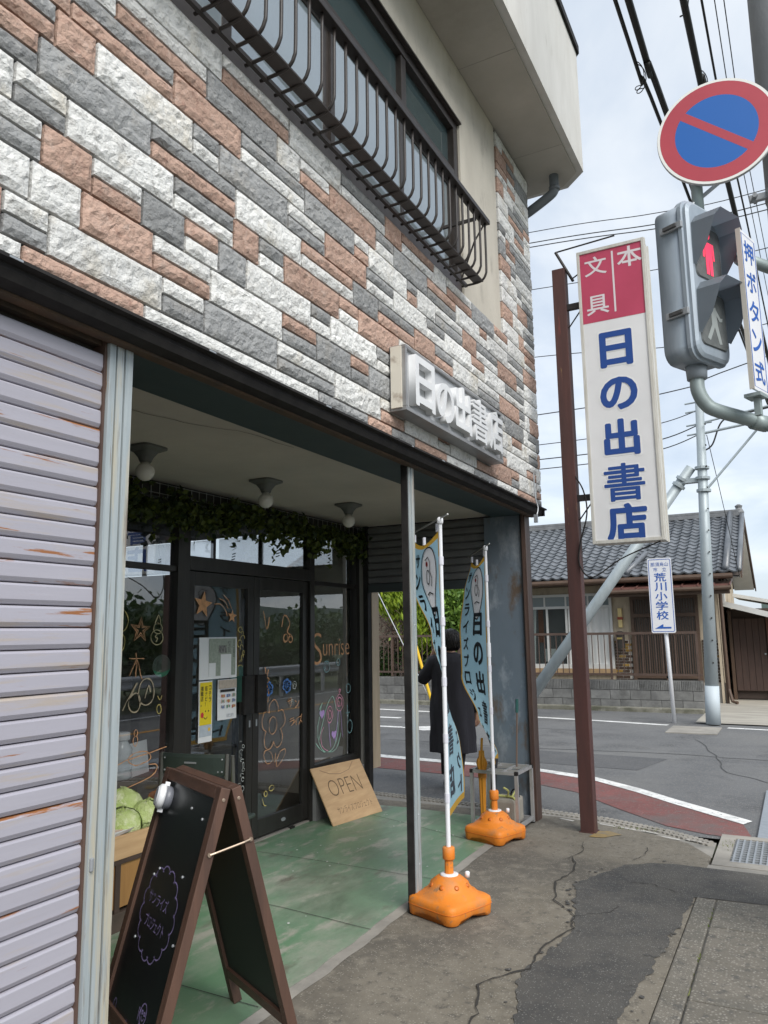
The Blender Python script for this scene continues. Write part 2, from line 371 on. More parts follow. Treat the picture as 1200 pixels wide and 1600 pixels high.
# strip of bare cement along the paint
bm = strokes(NB(), [[(p[0] + 0.035, p[1]) for p in edge]], 0.07, 0); bmesh.ops.translate(bm, verts=bm.verts, vec=(0, 0, 0.0035)); struct('cement_strip', bm, m_conc2, apron)
def interp(tab, y):
    for (y0, x0), (y1, x1) in zip(tab, tab[1:]):
        if y <= y1: return x0 + (x1 - x0) * max(0, (y - y0) / (y1 - y0))
    return tab[-1][1]
LB = [(1.0, 0.86), (3.22, 0.89), (3.6, 0.79), (4.2, 0.86), (4.6, 0.8), (5.0, 0.68), (5.3, 0.78), (5.55, 0.9), (5.66, 1.02), (5.73, 1.25)]; RB = [(1.0, 1.3), (3.5, 1.27), (4.2, 1.33), (4.95, 1.37), (5.09, 1.385), (5.12, 2.12), (5.73, 2.12)]
bm = NB(); prev = None; patch = []; y = 1.0
while y < 5.73:
    q1 = 0.035 * noise.noise(Vector((y * 5, 0, 0))) + 0.022 * noise.noise(Vector((y * 17, 3, 0))) + jit(0.007); q2 = 0.03 * noise.noise(Vector((y * 6, 9, 0))) + 0.018 * noise.noise(Vector((y * 19, 5, 0))) + jit(0.006)
    xl, xr = interp(LB, y) + q1, interp(RB, y) + (q2 if y < 5.1 else 0); patch += [(xl, y), (xr, y)]
    row = [bm.verts.new((xl + (xr - xl) * k / 4, y, 0.004)) for k in range(5)]
    if prev:
        for k in range(4): bm.faces.new((prev[k], prev[k + 1], row[k + 1], row[k]))
    prev = row; y += 0.022
struct('asphalt_patch', bm, m_patch, apron)
crumbs = NB(); rgc = random.Random(8)
for i in range(170):
    p = rgc.choice(patch); x, y = p[0] + rgc.gauss(0, 0.045), p[1] + rgc.gauss(0, 0.045); r0 = rgc.uniform(0.004, 0.02)
    sheet(crumbs, [(x + r0 * rgc.uniform(0.5, 1.2) * math.cos(a), y + r0 * rgc.uniform(0.5, 1.2) * math.sin(a)) for a in (0.2, 1.1, 2.0, 3.1, 4.2, 5.3)], 0.005 + i * 4e-6)
cr_ = struct('asphalt_crumbs', crumbs, m_patch, apron); cr_['kind'] = 'stuff'
weeds = NB()
for i in range(260):
    x, y = rgc.choice(((1.493, rgc.uniform(2.6, 5.0)), (rgc.uniform(1.42, 1.5), rgc.uniform(5.85, 6.5)), (rgc.uniform(0.6, 1.3), 6.62 - rgc.uniform(0, 0.12))))
    if noise.noise(Vector((x * 3, y * 3, 1))) < 0.02: continue
    h = rgc.uniform(0.006, 0.022); a = rgc.uniform(0, 6.28); d = Vector((math.cos(a), math.sin(a), 0)) * 0.004; t_ = Vector((x + rgc.gauss(0, 0.008), y + rgc.gauss(0, 0.008), h))
    weeds.faces.new([weeds.verts.new(Vector((x, y, 0.0)) - d), weeds.verts.new(Vector((x, y, 0.0)) + d), weeds.verts.new(t_)])
wd_ = obj('kerb_weeds', weeds, leafmat('weed', (0.09, 0.13, 0.02), (0.2, 0.22, 0.06))); wd_['kind'] = 'stuff'; tag(wd_, 'tiny weeds growing in the kerb joints', 'weeds')
struct('road_corner', box(NB(), 1.38, 2.2, 5.1, 5.8, -0.1, 0.001), m_conc2, apron)
def crack(pts, wd):
    pts = [(p[0] + jit(0.012), p[1] + jit(0.012)) for p in wavy(pts, 0.022, 6, False)]
    bm = NB(); prev = None
    for i, p in enumerate(pts):
        d = Vector((*pts[min(i + 1, len(pts) - 1)], 0)) - Vector((*pts[max(i - 1, 0)], 0)); d.normalize()
        ww = wd * random.uniform(0.25, 1.3) * (0.2 if i in (0, len(pts) - 1) else 1) / 2
        a = bm.verts.new((p[0] - d.y * ww, p[1] + d.x * ww, 0.008)); b = bm.verts.new((p[0] + d.y * ww, p[1] - d.x * ww, 0.008))
        if prev: bm.faces.new((prev[0], prev[1], b, a))
        prev = (a, b)
    struct('pavement_crack', bm, m_dark, apron)
crack([(0.75, 3.2), (0.66, 3.45), (0.8, 3.72), (0.78, 3.95), (0.86, 4.3), (0.82, 4.46), (0.66, 4.68), (0.57, 5.0), (0.62, 5.3), (0.52, 5.6)], 0.011)
crack([(0.5, 5.5), (0.56, 5.8), (0.5, 6.0)], 0.006); crack([(0.82, 4.46), (0.98, 4.6), (1.0, 4.75)], 0.006)
crack([(0.6, 2.6), (0.74, 2.95), (0.75, 3.2)], 0.01); crack([(0.9, 5.66), (0.98, 5.85), (0.93, 6.05)], 0.006)
crack([(0.95, 5.15), (1.1, 5.2), (1.3, 5.12)], 0.007)
# kerb line and paving slabs beside the main road
kerb = struct('kerb', box(NB(), 1.385, 1.49, -6, 5.08, -0.1, 0.006, 0.008), m_slab)
walk = struct('slab_pavement', box(NB(), 1.49, 2.28, -6, 5.1, -0.1, -0.012), m_conc2)
y = 5.08; i = 0
while y > -2:
    ln = 0.46
    bm = box(NB(), 1.5, 2.24, y - ln + 0.008, y, -0.05, 0.008 + jit(0.002), 0.006); struct('paving_slab', bm, m_slab, walk); y -= ln
    i += 1
# ribbed gutter
gl = [(-14, 7.55), (-6, 7.3), (-1.82, 7.05), (-0.94, 6.98), (-0.09, 6.97), (0.49, 6.88), (1.0, 6.68), (1.38, 6.42)]
gi = [(-14, 7.25), (-6, 7.0), (-1.95, 6.72), (-0.94, 6.72), (0.1, 6.72), (0.6, 6.62), (1.2, 6.3), (1.385, 6.0)]
gut = band('gutter', gl, gi, -0.008, m_conc2, None); gut['kind'] = 'structure'
bm = NB()
for a, b in zip(gl[2:], gl[3:]):
    d = Vector((b[0] - a[0], b[1] - a[1], 0)); n = int(d.length / 0.045); d.normalize()
    for k in range(n):
        p = Vector((a[0], a[1], 0)) + d * 0.045 * k
        for off in (0.05, 0.12):
            box(bm, -0.012, 0.012, -0.026, 0.026, -0.008, 0.004, 0, Matrix.Translation((p.x, p.y - off, 0)) @ Matrix.Rotation(math.atan2(d.y, d.x), 4, 'Z'))
rib = obj('gutter_rib', bm, m_conc2, gut); rib['kind'] = 'stuff'
# white scuffs on the gutter
for i in range(7):
    x = 0.15 + i * 0.17; y = 6.66 - max(0, x - 0.5) * 0.42 + jit(0.04)
    struct('cement_scuff', sheet(NB(), wavy([(x, y), (x + 0.13, y - 0.04), (x + 0.12, y - 0.065), (x - 0.01, y - 0.02)], 0.012, 4), -0.004 + (0.006 if y < 6.5 else 0.006)), mat('white_cement', (0.55, 0.53, 0.49), 0.9, var=0.3), apron)
struct('rust_stain', sheet(NB(), wavy([(0.5, 6.18), (0.62, 6.2), (0.72, 6.32), (0.6, 6.4), (0.52, 6.36)], 0.03, 5), 0.004), mat('rust_stain', (0.3, 0.2, 0.06), 0.9, col2=(0.2, 0.165, 0.11), scale=12), apron)
# drain grate with its concrete frame
g = thing('drain_grate', 'galvanised drain grate in a concrete frame by the road corner', 'drain grate', (1.75, 6.25, 0))
obj('concrete_frame', box(box(box(box(NB(), 1.4, 1.5, 5.8, 6.66, -0.1, 0.005), 1.5, 2.1, 5.8, 5.92, -0.1, 0.0055), 1.5, 2.1, 6.56, 6.66, -0.1, 0.0055), 2.03, 2.1, 5.92, 6.56, -0.1, 0.005), m_conc2, g)
obj('pit', box(NB(), 1.5, 2.03, 5.92, 6.56, -0.12, -0.09), m_dark, g)
for k in range(13):
    x = 1.515 + k * 0.042; obj('grate_bar', box(NB(), x, x + 0.012, 5.922, 6.558, -0.03, 0.004), m_metal, g)
for k in range(11):
    y = 5.94 + k * 0.059; obj('cross_bar', box(NB(), 1.503, 2.028, y, y + 0.012, -0.02, 0.0015), m_metal, g)
g = thing('gutter_cover', 'long grey steel gutter cover along the main road edge', 'gutter cover', (1.8, 7.3, 0))
obj('plate', box(NB(), 1.64, 1.95, 6.68, 8.6, -0.03, 0.002, 0.006), mat('cover_steel', (0.36, 0.39, 0.42), 0.45, col2=(0.3, 0.33, 0.36), scale=20, metal=0.4), g)
for k in range(9): obj('slot', box(NB(), 1.72, 1.74, 6.78 + k * 0.2, 6.9 + k * 0.2, -0.01, 0.005), m_dark, g)
# strip and driveway on the far side of the side street
struct('far_kerb', box(NB(), -60, 0.36, 15.9, 16.14, -0.1, 0.06, 0.01), mat('mossy_concrete', (0.24, 0.23, 0.19), 0.95, col2=(0.1, 0.1, 0.07), scale=4, bump=0.6, bscale=40, stain=((0.36, 0.35, 0.31), 3, 0.55, 0.7)))
struct('driveway', sheet(NB(), [(0.38, 14.3), (2.0, 14.2), (2.0, 26), (0.38, 26)], 0.0), mat('drive_concrete', (0.4, 0.375, 0.32), 0.9, col2=(0.29, 0.27, 0.235), scale=1.2, bump=0.3, bscale=60, stretch=(1, 3, 1)))
struct('yard', sheet(NB(), [(-60, 16.1), (0.37, 16.1), (0.37, 26), (-60, 26)], 0.02), mat('yard_soil', (0.2, 0.18, 0.14), 0.95, var=0.4, scale=2))

# ================================================================== SHOP BUILDING
shop = thing('shop_building', 'two-storey corner shop clad in white, grey and salmon split-face stone', 'building', (0, 3, 0))
m_plaster = mat('cream_stucco', (0.6, 0.56, 0.48), 0.9, col2=(0.51, 0.475, 0.405), scale=2.5, bump=0.5, bscale=70, bdist=0.006, stain=[((0.5, 0.46, 0.39), 1.6, 0.5, 0.7), ((0.4, 0.37, 0.315), 5, 0.58, 0.76)], stretch=(1.5, 1.5, 0.6))
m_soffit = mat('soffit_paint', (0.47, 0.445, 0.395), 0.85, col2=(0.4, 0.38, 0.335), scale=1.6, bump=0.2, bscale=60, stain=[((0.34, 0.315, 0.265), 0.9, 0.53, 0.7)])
m_parapet = mat('parapet_stucco', (0.62, 0.61, 0.58), 0.9, col2=(0.56, 0.55, 0.52), scale=3, bump=0.5, bscale=80, bdist=0.005, stain=[((0.53, 0.515, 0.48), 1.4, 0.5, 0.7), ((0.47, 0.455, 0.42), 5, 0.6, 0.74)], stretch=(1.4, 1.4, 0.45))
m_grout = mat('grey_mortar', (0.1, 0.1, 0.1), 0.95, var=0.3, bump=0.3, bscale=80)
m_black = mat('black_trim', (0.014, 0.013, 0.013), 0.75, col2=(0.026, 0.024, 0.023), scale=12, spec=0.25)
m_teal = mat('dark_teal_paint', (0.028, 0.052, 0.058), 0.6, col2=(0.038, 0.062, 0.066), scale=5)
m_ceil = mat('porch_ceiling', (0.52, 0.48, 0.42), 0.9, col2=(0.43, 0.4, 0.35), scale=1.5, bump=0.2, bscale=50)
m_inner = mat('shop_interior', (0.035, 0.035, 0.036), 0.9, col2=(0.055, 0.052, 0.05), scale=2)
# upper wall mass behind the stone and the stuccoed part
obj('wall', box(NB(), -7.6, 0.0, -4.0, 6.62, 2.9, 7.1), m_plaster, shop)
clad = obj('stone_cladding', prism(NB(), [(-4.0, 2.63), (6.66, 2.63), (6.66, 5.84), (5.78, 5.84), (5.78, 3.99), (-4.0, 3.99)], 'x', 0.0, 0.095), m_grout, shop)
obj('side_wall', box(NB(), -7.6, 0.0, 6.62, 6.66, 2.63, 5.84), m_plaster, shop)
obj('stucco_panel', box(NB(), 0.0, 0.1, 4.98, 5.78, 3.992, 5.85), m_plaster, shop)
obj('stucco_panel', box(NB(), 0.0, 0.1005, -4.0, 4.979, 5.376, 5.85), m_plaster, shop)
obj('stucco_panel', box(NB(), 0.0, 0.0995, -4.0, -0.5, 3.992, 5.36), m_plaster, shop)
# split-face stones, course by course: left joint (m along the wall) and colours; a/b = two half-height stones
COURSES = ['1.378:P 1.866:W 2.991:G 3.478:P 3.753:G 4.054:P 4.533:W 5.019:G 5.502:W 5.991:P 6.506:G',
 '1.306:W/G 1.464:W 1.95:W/G 2.174:G 2.656:W/G 3.141:W 3.623:W/P 3.916:W 4.399:P/W 4.593:W 5.08:G/P 5.371:P 5.85:P/G 6.047:W 6.535:W/P',
 '1.58:P 1.898:W/P 2.206:W 2.693:P/G 2.972:G 3.3:P/G 3.492:G 3.975:W 4.46:G/W 4.7:P 5.19:W/G 5.47:W/P 5.754:W 6.264:W/P 6.544:W',
 '1.423:P 1.617:W/P 1.837:G 2.057:P/W 2.25:G 2.43:W 2.924:G/W 3.101:W 3.583:G/W 3.78:W 4.26:P/W 4.55:G 5.03:W 5.3:G/P 5.67:W 5.898:P/W 6.159:W 6.34:W/G 6.6:P',
 '1.506:W 1.992:G/W 2.341:P 2.515:G/W 2.701:P 3.185:P/W 3.381:P 3.865:W/G 4.15:W 4.63:G/P 4.92:W 5.4:G/W 5.73:G 6.221:W 6.332:G/W 6.58:G',
 '1.392:G 1.87:G/P 2.352:W 2.841:P/W 3.326:G 3.609:G/P 4.075:P 4.388:G/P 4.685:W 5.154:W/G 5.628:P 6.121:G/W 6.275:W 6.413:P',
 '1.447:P 1.609:W 2.085:G/W 2.243:G 2.729:W/G 3.051:P 3.477:G/W 3.8:W 4.264:G/W 4.553:W 5.035:P/W 5.306:W 5.779:G/W 6.273:W',
 '1.501:G/P 1.973:P 2.382:G/W 2.867:G 3.347:W/P 3.504:W 3.988:G/P 4.131:W 4.405:W/G 4.877:P 5.151:G/W 5.613:P 6.085:G/W 6.292:W',
 '1.685:W/P 2.158:G 2.641:W 2.829:W/P 3.096:P 3.592:G/W 3.812:G 4.29:P/G 4.766:W 5.23:P/W 5.386:W 5.877:G/W 6.284:P',
 '1.765:W 2.25:W/P 2.735:W 3.213:G/W 3.707:P 3.926:P/W 4.403:W 4.612:W/P 5.082:G 5.554:P/W 5.888:W 6.339:P/W']
LEFT = ['W', 'P', 'W', 'W/G', 'W/G', 'P/G', 'G/P', 'W/P', 'G/W', 'P']
SC = {'W': mat('white_stone', (0.77, 0.77, 0.75), 0.9, col2=(0.68, 0.68, 0.66), scale=6, ov=0.1, bump=1.0, bscale=42, bdist=0.02, stain=[((0.45, 0.445, 0.425), 30, 0.54, 0.68), ((0.6, 0.56, 0.48), 3.5, 0.55, 0.7), ((0.26, 0.25, 0.235), 12, 0.6, 0.74)]),
      'G': mat('grey_stone', (0.265, 0.27, 0.272), 0.9, col2=(0.325, 0.33, 0.33), scale=6, ov=0.16, bump=1.0, bscale=42, bdist=0.02, stain=[((0.42, 0.42, 0.415), 26, 0.53, 0.68), ((0.18, 0.18, 0.18), 12, 0.58, 0.74), ((0.34, 0.32, 0.29), 4, 0.56, 0.72)]),
      'P': mat('salmon_stone', (0.49, 0.335, 0.265), 0.9, col2=(0.43, 0.285, 0.222), scale=6, ov=0.14, bump=1.0, bscale=42, bdist=0.02, stain=[((0.56, 0.42, 0.35), 24, 0.54, 0.7), ((0.33, 0.2, 0.155), 30, 0.54, 0.68), ((0.24, 0.165, 0.135), 10, 0.6, 0.76)])}
NST = [0]
def stone(y0, y1, z0, z1, c):
    """rough split face: a jittered grid pillowed towards its edges; every stone its own part"""
    g = 0.0056; y0 += g; y1 -= g; z0 += g; z1 -= g
    if y1 - y0 < 0.02: return
    nx = max(4, min(22, round((y1 - y0) / 0.022))); nz = 3 if z1 - z0 < 0.09 else 6
    d0 = 0.096; bm = NB(); G = []; sd = Vector((NST[0] * 3.7, 0, 0)); NST[0] += 1
    tilt = jit(0.004)
    for j in range(nz + 1):
        row = []
        for i in range(nx + 1):
            u, v = i / nx, j / nz; edge = (i in (0, nx)) + (j in (0, nz))
            yy = y0 + (y1 - y0) * u + (0 if i in (0, nx) else jit(0.006)); zz = z0 + (z1 - z0) * v + (0 if j in (0, nz) else jit(0.005))
            q = Vector((yy * 13 + zz * 9, zz * 26 - yy * 5, 0)) + sd
            n = noise.noise(q); rd = 1 - 2 * abs(noise.noise(q * 1.4 + Vector((0, 0, 7)))); n3 = noise.noise(q * 3.1)
            x = 0.119 + tilt * (2 * u - 1) + 0.0055 * n + 0.0045 * rd + 0.004 * n3 if not edge else 0.114 + 0.003 * n
            if edge == 1 and j in (0, nz): zz += 0.0022 * noise.noise(Vector((yy * 30, 1, 0)) + sd)
            if edge == 1 and i in (0, nx): yy += 0.0022 * noise.noise(Vector((zz * 30, 2, 0)) + sd)
            row.append(bm.verts.new((x, yy, zz)))
        G.append(row)
    for j in range(nz):
        for i in range(nx): bm.faces.new((G[j][i], G[j][i + 1], G[j + 1][i + 1], G[j + 1][i]))
    rim = G[0] + [G[j][nx] for j in range(1, nz + 1)] + G[nz][nx - 1::-1] + [G[j][0] for j in range(nz - 1, 0, -1)]
    bk = [bm.verts.new((d0 - 0.004, v.co.y, v.co.z)) for v in rim]
    for i in range(len(rim)): bm.faces.new((rim[i], bk[i], bk[(i + 1) % len(rim)], rim[(i + 1) % len(rim)]))
    o = obj('stone', bm, SC[c], clad)
ZR = [2.64, 2.71] + [2.71 + 0.1413 * i for i in range(1, 10)]
def panel(y0, y1, z0, z1, s):
    if '/' in s:
        a, b = s.split('/'); zm = (z0 + z1) / 2 + jit(0.004)
        stone(y0, y1, zm, z1, a); stone(y0, y1, z0, zm, b)
    else: stone(y0, y1, z0, z1, s)
for k, cs in enumerate(COURSES):
    it = [(float(t.split(':')[0]), t.split(':')[1]) for t in cs.split()]
    y = it[0][0]; fill = []
    first = LEFT[k]
    while y > 0.75:
        ln = random.choice((0.485, 0.485, 0.28, 0.19)); s = first or (random.choice(('W', 'W', 'G', 'P')) if ln > 0.3 or random.random() < 0.4 else random.choice(('W/G', 'G/W', 'P/W', 'W/P', 'G/P')))
        first = None; fill.append((y - ln, s)); y -= ln
    it = fill[::-1] + it
    for i, (y0, s) in enumerate(it):
        y1 = it[i + 1][0] if i + 1 < len(it) else 6.67
        panel(y0, y1, ZR[k], ZR[k + 1], s)
z = ZR[-1]; k = 0
while z < 5.8:
    z1 = min(z + 0.1413, 5.835); y = 5.79 - (0 if k % 2 else 0.0)
    cuts = [5.785] + sorted(random.sample([5.95, 6.06, 6.2, 6.27, 6.34, 6.48], 2)) + [6.67]
    last = ''
    for a, b in zip(cuts, cuts[1:]):
        s = random.choice(('W', 'G', 'P', 'W', 'W/G', 'G/W', 'W/P', 'P/W', 'G/P'))
        if z1 - z < 0.1: s = s[0]
        while s == last: s = random.choice(('W', 'G', 'P', 'W/G', 'G/P'))
        if z1 - z < 0.1: s = s[0]
        last = s; panel(a, b, z, z1, s)
    z = z1; k += 1
# black drip trim under the stone and the teal beam soffit
bm = NB(); prism(bm, [(0.06, 2.572), (0.11, 2.58), (0.122, 2.605), (0.122, 2.622), (0.15, 2.626), (0.15, 2.637), (0.0, 2.637), (0.0, 2.572)], 'y', -4.0, 6.7)
obj('drip_trim', bm, m_black, shop)
for i in range(7):
    y = 1.4 + i * 0.78 + jit(0.2); obj('drip_mark', box(NB(), 0.1505, 0.152, y, y + random.uniform(0.012, 0.05), 2.628, 2.6345), m_metal, shop)
obj('beam', box(NB(), -0.3, 0.0585, -4.0, 6.62, 2.575, 2.632), m_teal, shop)
obj('beam_lip', box(NB(), 0.012, 0.056, -4.0, 6.6, 2.562, 2.5745), mat('rusty_brown', (0.055, 0.042, 0.032), 0.8, col2=(0.1, 0.06, 0.035), scale=7), shop)
obj('end_trim', box(NB(), -1.9, 0.13, 6.6635, 6.7, 2.575, 2.637), m_black, shop)
obj('porch_ceiling', box(NB(), -1.74, -0.3005, 1.86, 6.58, 2.6, 2.66), m_ceil, shop)
crk = strokes(NB(), [wavy([(-0.62, 2.45), (-0.55, 2.8), (-0.42, 3.05), (-0.38, 3.5)], 0.02, 6, False)], 0.004, 0); bmesh.ops.translate(crk, verts=crk.verts, vec=(0, 0, 2.598)); obj('ceiling_crack', crk, m_dark, shop)
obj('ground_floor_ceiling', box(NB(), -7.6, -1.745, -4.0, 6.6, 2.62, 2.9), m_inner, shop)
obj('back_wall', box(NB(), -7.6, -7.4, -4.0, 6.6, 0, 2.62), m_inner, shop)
obj('partition', box(NB(), -7.4, -0.12, 1.78, 1.85, 0.0, 2.6), mat('partition_grey', (0.3, 0.29, 0.27), 0.9, var=0.2), shop)
m_side = m_plaster
obj('side_wall', box(NB(), -7.4, -1.9, 6.55, 6.62, 0.0, 2.25), m_side, shop); obj('side_wall', box(NB(), -7.4, -5.2, 6.55, 6.62, 2.2505, 2.62), m_side, shop); obj('side_wall', box(NB(), -2.02, -1.9, 6.55, 6.62, 2.2505, 2.62), m_side, shop)
m_frost = bpy.data.materials.new('frosted_glass'); m_frost.use_nodes = True; nf = m_frost.node_tree; nf.nodes.remove(nf.nodes['Principled BSDF'])
tf = nf.nodes.new('ShaderNodeBsdfTranslucent'); tf.inputs['Color'].default_value = (0.9, 0.92, 0.92, 1); df = nf.nodes.new('ShaderNodeBsdfTransparent'); df.inputs['Color'].default_value = (0.95, 0.97, 1, 1)
mf = nf.nodes.new('ShaderNodeMixShader'); mf.inputs[0].default_value = 0.55; nf.links.new(tf.outputs[0], mf.inputs[1]); nf.links.new(df.outputs[0], mf.inputs[2]); nf.links.new(mf.outputs[0], nf.nodes['Material Output'].inputs['Surface'])
for k, (a, b) in enumerate(((-5.2, -4.62), (-4.58, -4.02), (-3.98, -3.6), (-3.5, -2.95), (-2.91, -2.36), (-2.32, -2.02))):
    pn = obj('clerestory_pane', box(NB(), a, b, 6.58, 6.586, 2.26, 2.61), m_frost, shop)
    obj('window_decal', xf(strokes(NB(), [[(-0.03, 0.03), (0.02, 0.04)], [(-0.035, 0.0), (0.015, 0.01)], [(-0.04, -0.03), (0.01, -0.02)]], 0.012, 0), basis(((a + b) / 2 - 0.06, 6.578, 2.4), (1, 0, 0), (0, 0, 1))), m_dark, pn)
    obj('clerestory_mullion', box(NB(), b, b + 0.04, 6.56, 6.6, 2.2505, 2.62), m_black, shop)
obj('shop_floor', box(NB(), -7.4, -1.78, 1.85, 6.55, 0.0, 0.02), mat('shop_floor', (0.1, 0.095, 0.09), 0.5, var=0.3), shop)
obj('threshold', box(NB(), -1.9, -1.72, 1.86, 6.6, -0.02, 0.012), m_conc2, shop)
obj('pillar', box(NB(), -1.86, -1.66, 6.56, 6.66, 0.0, 2.6), mat('grey_render', (0.29, 0.28, 0.26), 0.9, col2=(0.22, 0.215, 0.2), scale=4, bump=0.4, bscale=50), shop)
obj('low_wall', box(box(NB(), -1.81, -1.675, 5.72, 6.555, 0.0, 0.26), -1.815, -1.67, 5.72, 6.556, 0.262, 0.345, 0.004), mat('grey_tile', (0.3, 0.3, 0.3), 0.7, var=0.3, scale=5), shop)
obj('trim_board', box(NB(), -1.64, -1.6, 6.6, 6.74, 0.3, 2.2), mat('beige_board', (0.45, 0.36, 0.26), 0.8, var=0.2, scale=5, stretch=(4, 4, 0.4)), shop)
# overhanging parapet with chamfered corner
foot = [(0.62, -4.0), (0.62, 6.84), (0.42, 7.04), (-7.6, 7.04), (-7.6, -4.0)]
obj('parapet', prism(NB(), foot, 'z', 5.866, 7.12), m_parapet, shop)
inset = [(0.56, -3.9), (0.56, 6.8), (0.39, 6.97), (-7.5, 6.97), (-7.5, -3.9)]
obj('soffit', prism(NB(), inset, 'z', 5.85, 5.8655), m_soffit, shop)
obj('coping', prism(NB(), [(0.645, -4.0), (0.645, 6.85), (0.43, 7.065), (-7.6, 7.065), (-7.6, -4.0)], 'z', 7.1205, 7.2), m_black, shop)
for y in (3.2, 5.0, 6.3): obj('soffit_joint', box(NB(), 0.062, 0.56, y, y + 0.004, 5.8485, 5.8499), mat('joint_grey', (0.3, 0.29, 0.26), 0.9), shop)
obj('soffit_joint', box(NB(), 0.1, 0.104, -3.9, 6.8, 5.8485, 5.8499), mat('joint_grey', (0.3, 0.29, 0.26), 0.9), shop)
dp = obj('downpipe', tube(NB(), smooth_path([(0.36, 6.74, 5.86), (0.36, 6.74, 5.76), (0.355, 6.745, 5.7), (0.3, 6.75, 5.655), (0.1, 6.76, 5.56), (-0.06, 6.765, 5.5), (-0.1, 6.765, 5.42), (-0.1, 6.765, 0.0)], 5), 0.045, 12), mat('pipe_grey', (0.14, 0.16, 0.18), 0.5), shop, smooth=True)
obj('pipe_collar', tube(NB(), [(0.36, 6.74, 5.73), (0.36, 6.74, 5.7)], 0.053, 12), MATS['pipe_grey'], dp, smooth=True)
# bracket and wire end at the corner
obj('corner_wire', tube(NB(), smooth_path([(0.15, 6.34, 2.9), (0.152, 6.35, 2.7), (0.17, 6.36, 2.6), (0.16, 6.33, 2.52)], 5), 0.006, 6), m_metal, shop)
obj('corner_bracket', box(NB(), 0.14, 0.17, 6.32, 6.345, 2.47, 2.54), m_metal, shop)

# upper window
m_bronze = mat('bronze_aluminium', (0.05, 0.042, 0.038), 0.4, col2=(0.07, 0.06, 0.054), scale=8, metal=0.5)
win = obj('upper_window', box(NB(), -0.01, 0.012, -0.5, 4.98, 4.0, 5.36), m_black, shop)
WX = 0.045
for (y0, y1, z0, z1) in ((-0.5, 4.98, 5.3, 5.36), (-0.5, 4.98, 4.0, 4.08), (4.9, 4.98, 4.08, 5.3), (-0.5, 4.9, 4.87, 4.95)):
    obj('window_frame', box(NB(), 0.013, 0.085, y0, y1, z0, z1, 0.006), m_bronze, win)
obj('window_head', box(NB(), 0.013, 0.12, -0.5, 4.979, 5.3605, 5.375), m_bronze, win)
for y in (0.6, 2.35, 4.08): obj('mullion', box(NB(), 0.014, 0.075, y - 0.035, y + 0.035, 4.95, 5.3, 0.004), m_bronze, win)
ys = [-0.5, 0.6, 1.47, 2.35, 3.2, 4.08, 4.9]
for i, (a, b) in enumerate(zip(ys, ys[1:])):
    off = 0.022 if i % 2 else 0.04
    for (u, v, s, t) in ((a, a + 0.04, 4.08, 4.87), (b - 0.04, b, 4.08, 4.87), (a + 0.04, b - 0.04, 4.08, 4.12), (a + 0.04, b - 0.04, 4.83, 4.87)):
        obj('sash', box(NB(), off, off + 0.02, u, v, s, t), m_bronze, win)
    obj('pane', box(NB(), off + 0.008, off + 0.012, a + 0.04, b - 0.04, 4.12, 4.83), glass('sky_glass', back_tone=(0.22, 0.26, 0.28), ior=2.3), win)  # pale blue of the reflected sky is put into the pane's diffuse colour
for a, b in ((-0.5, 0.565), (0.635, 2.315), (2.385, 4.045), (4.115, 4.9)):
    obj('pane', box(NB(), 0.03, 0.034, a, b, 4.95, 5.3), glass('transom_glass', back_tone=(0.05, 0.075, 0.08), ior=1.5), win)  # darker tone puts the soffit's reflection into the transom colour
# window guard railing
rail = thing('window_guard', 'dark brown metal bar guard bowed out below the upper window', 'railing', (0.2, 2.4, 4.0))
m_rail = mat('brown_steel', (0.02, 0.016, 0.0145), 0.5, col2=(0.032, 0.025, 0.022), scale=10)
obj('top_rail', box(NB(), 0.285, 0.345, 0.2, 4.9, 4.44, 4.475, 0.006), m_rail, rail)
obj('bottom_rail', box(NB(), 0.215, 0.285, 0.2, 4.88, 4.012, 4.022), m_rail, rail)
obj('wall_rail', box(NB(), 0.145, 0.165, 0.2, 4.88, 4.0, 4.022), m_rail, rail)
obj('bracket', box(NB(), 0.0, 0.285, 4.76, 4.78, 4.43, 4.45), m_rail, rail)
obj('bracket', tube(NB(), [(0.31, 4.86, 4.43), (0.25, 4.82, 4.3), (0.15, 4.8, 4.03)], 0.007, 6), m_rail, rail)
bar = tube(NB(), smooth_path([(0.125, 0, 4.01), (0.24, 0, 4.01), (0.285, 0, 4.025), (0.308, 0, 4.06), (0.315, 0, 4.12), (0.315, 0, 4.44)], 4), 0.0085, 8)
bar = mesh_of(bar, m_rail, True)
y = 4.87
while y > 0.3: inst('bar', bar, rail, (0, y, 0)); y -= 0.108

# ================================================================== SHOP FRONT
# roller shutter on the left, one part per slat
m_slat = mat('shutter_paint', (0.355, 0.345, 0.395), 0.45, col2=(0.335, 0.325, 0.37), scale=1.5, stretch=(1, 0.6, 2.5), bump=0.06, bscale=2.0, bdist=0.02, stain=[((0.375, 0.365, 0.41), 2, 0.52, 0.75), ((0.37, 0.32, 0.28), 2.6, 0.55, 0.68), ((0.27, 0.11, 0.04), 2.2, 0.61, 0.645)])
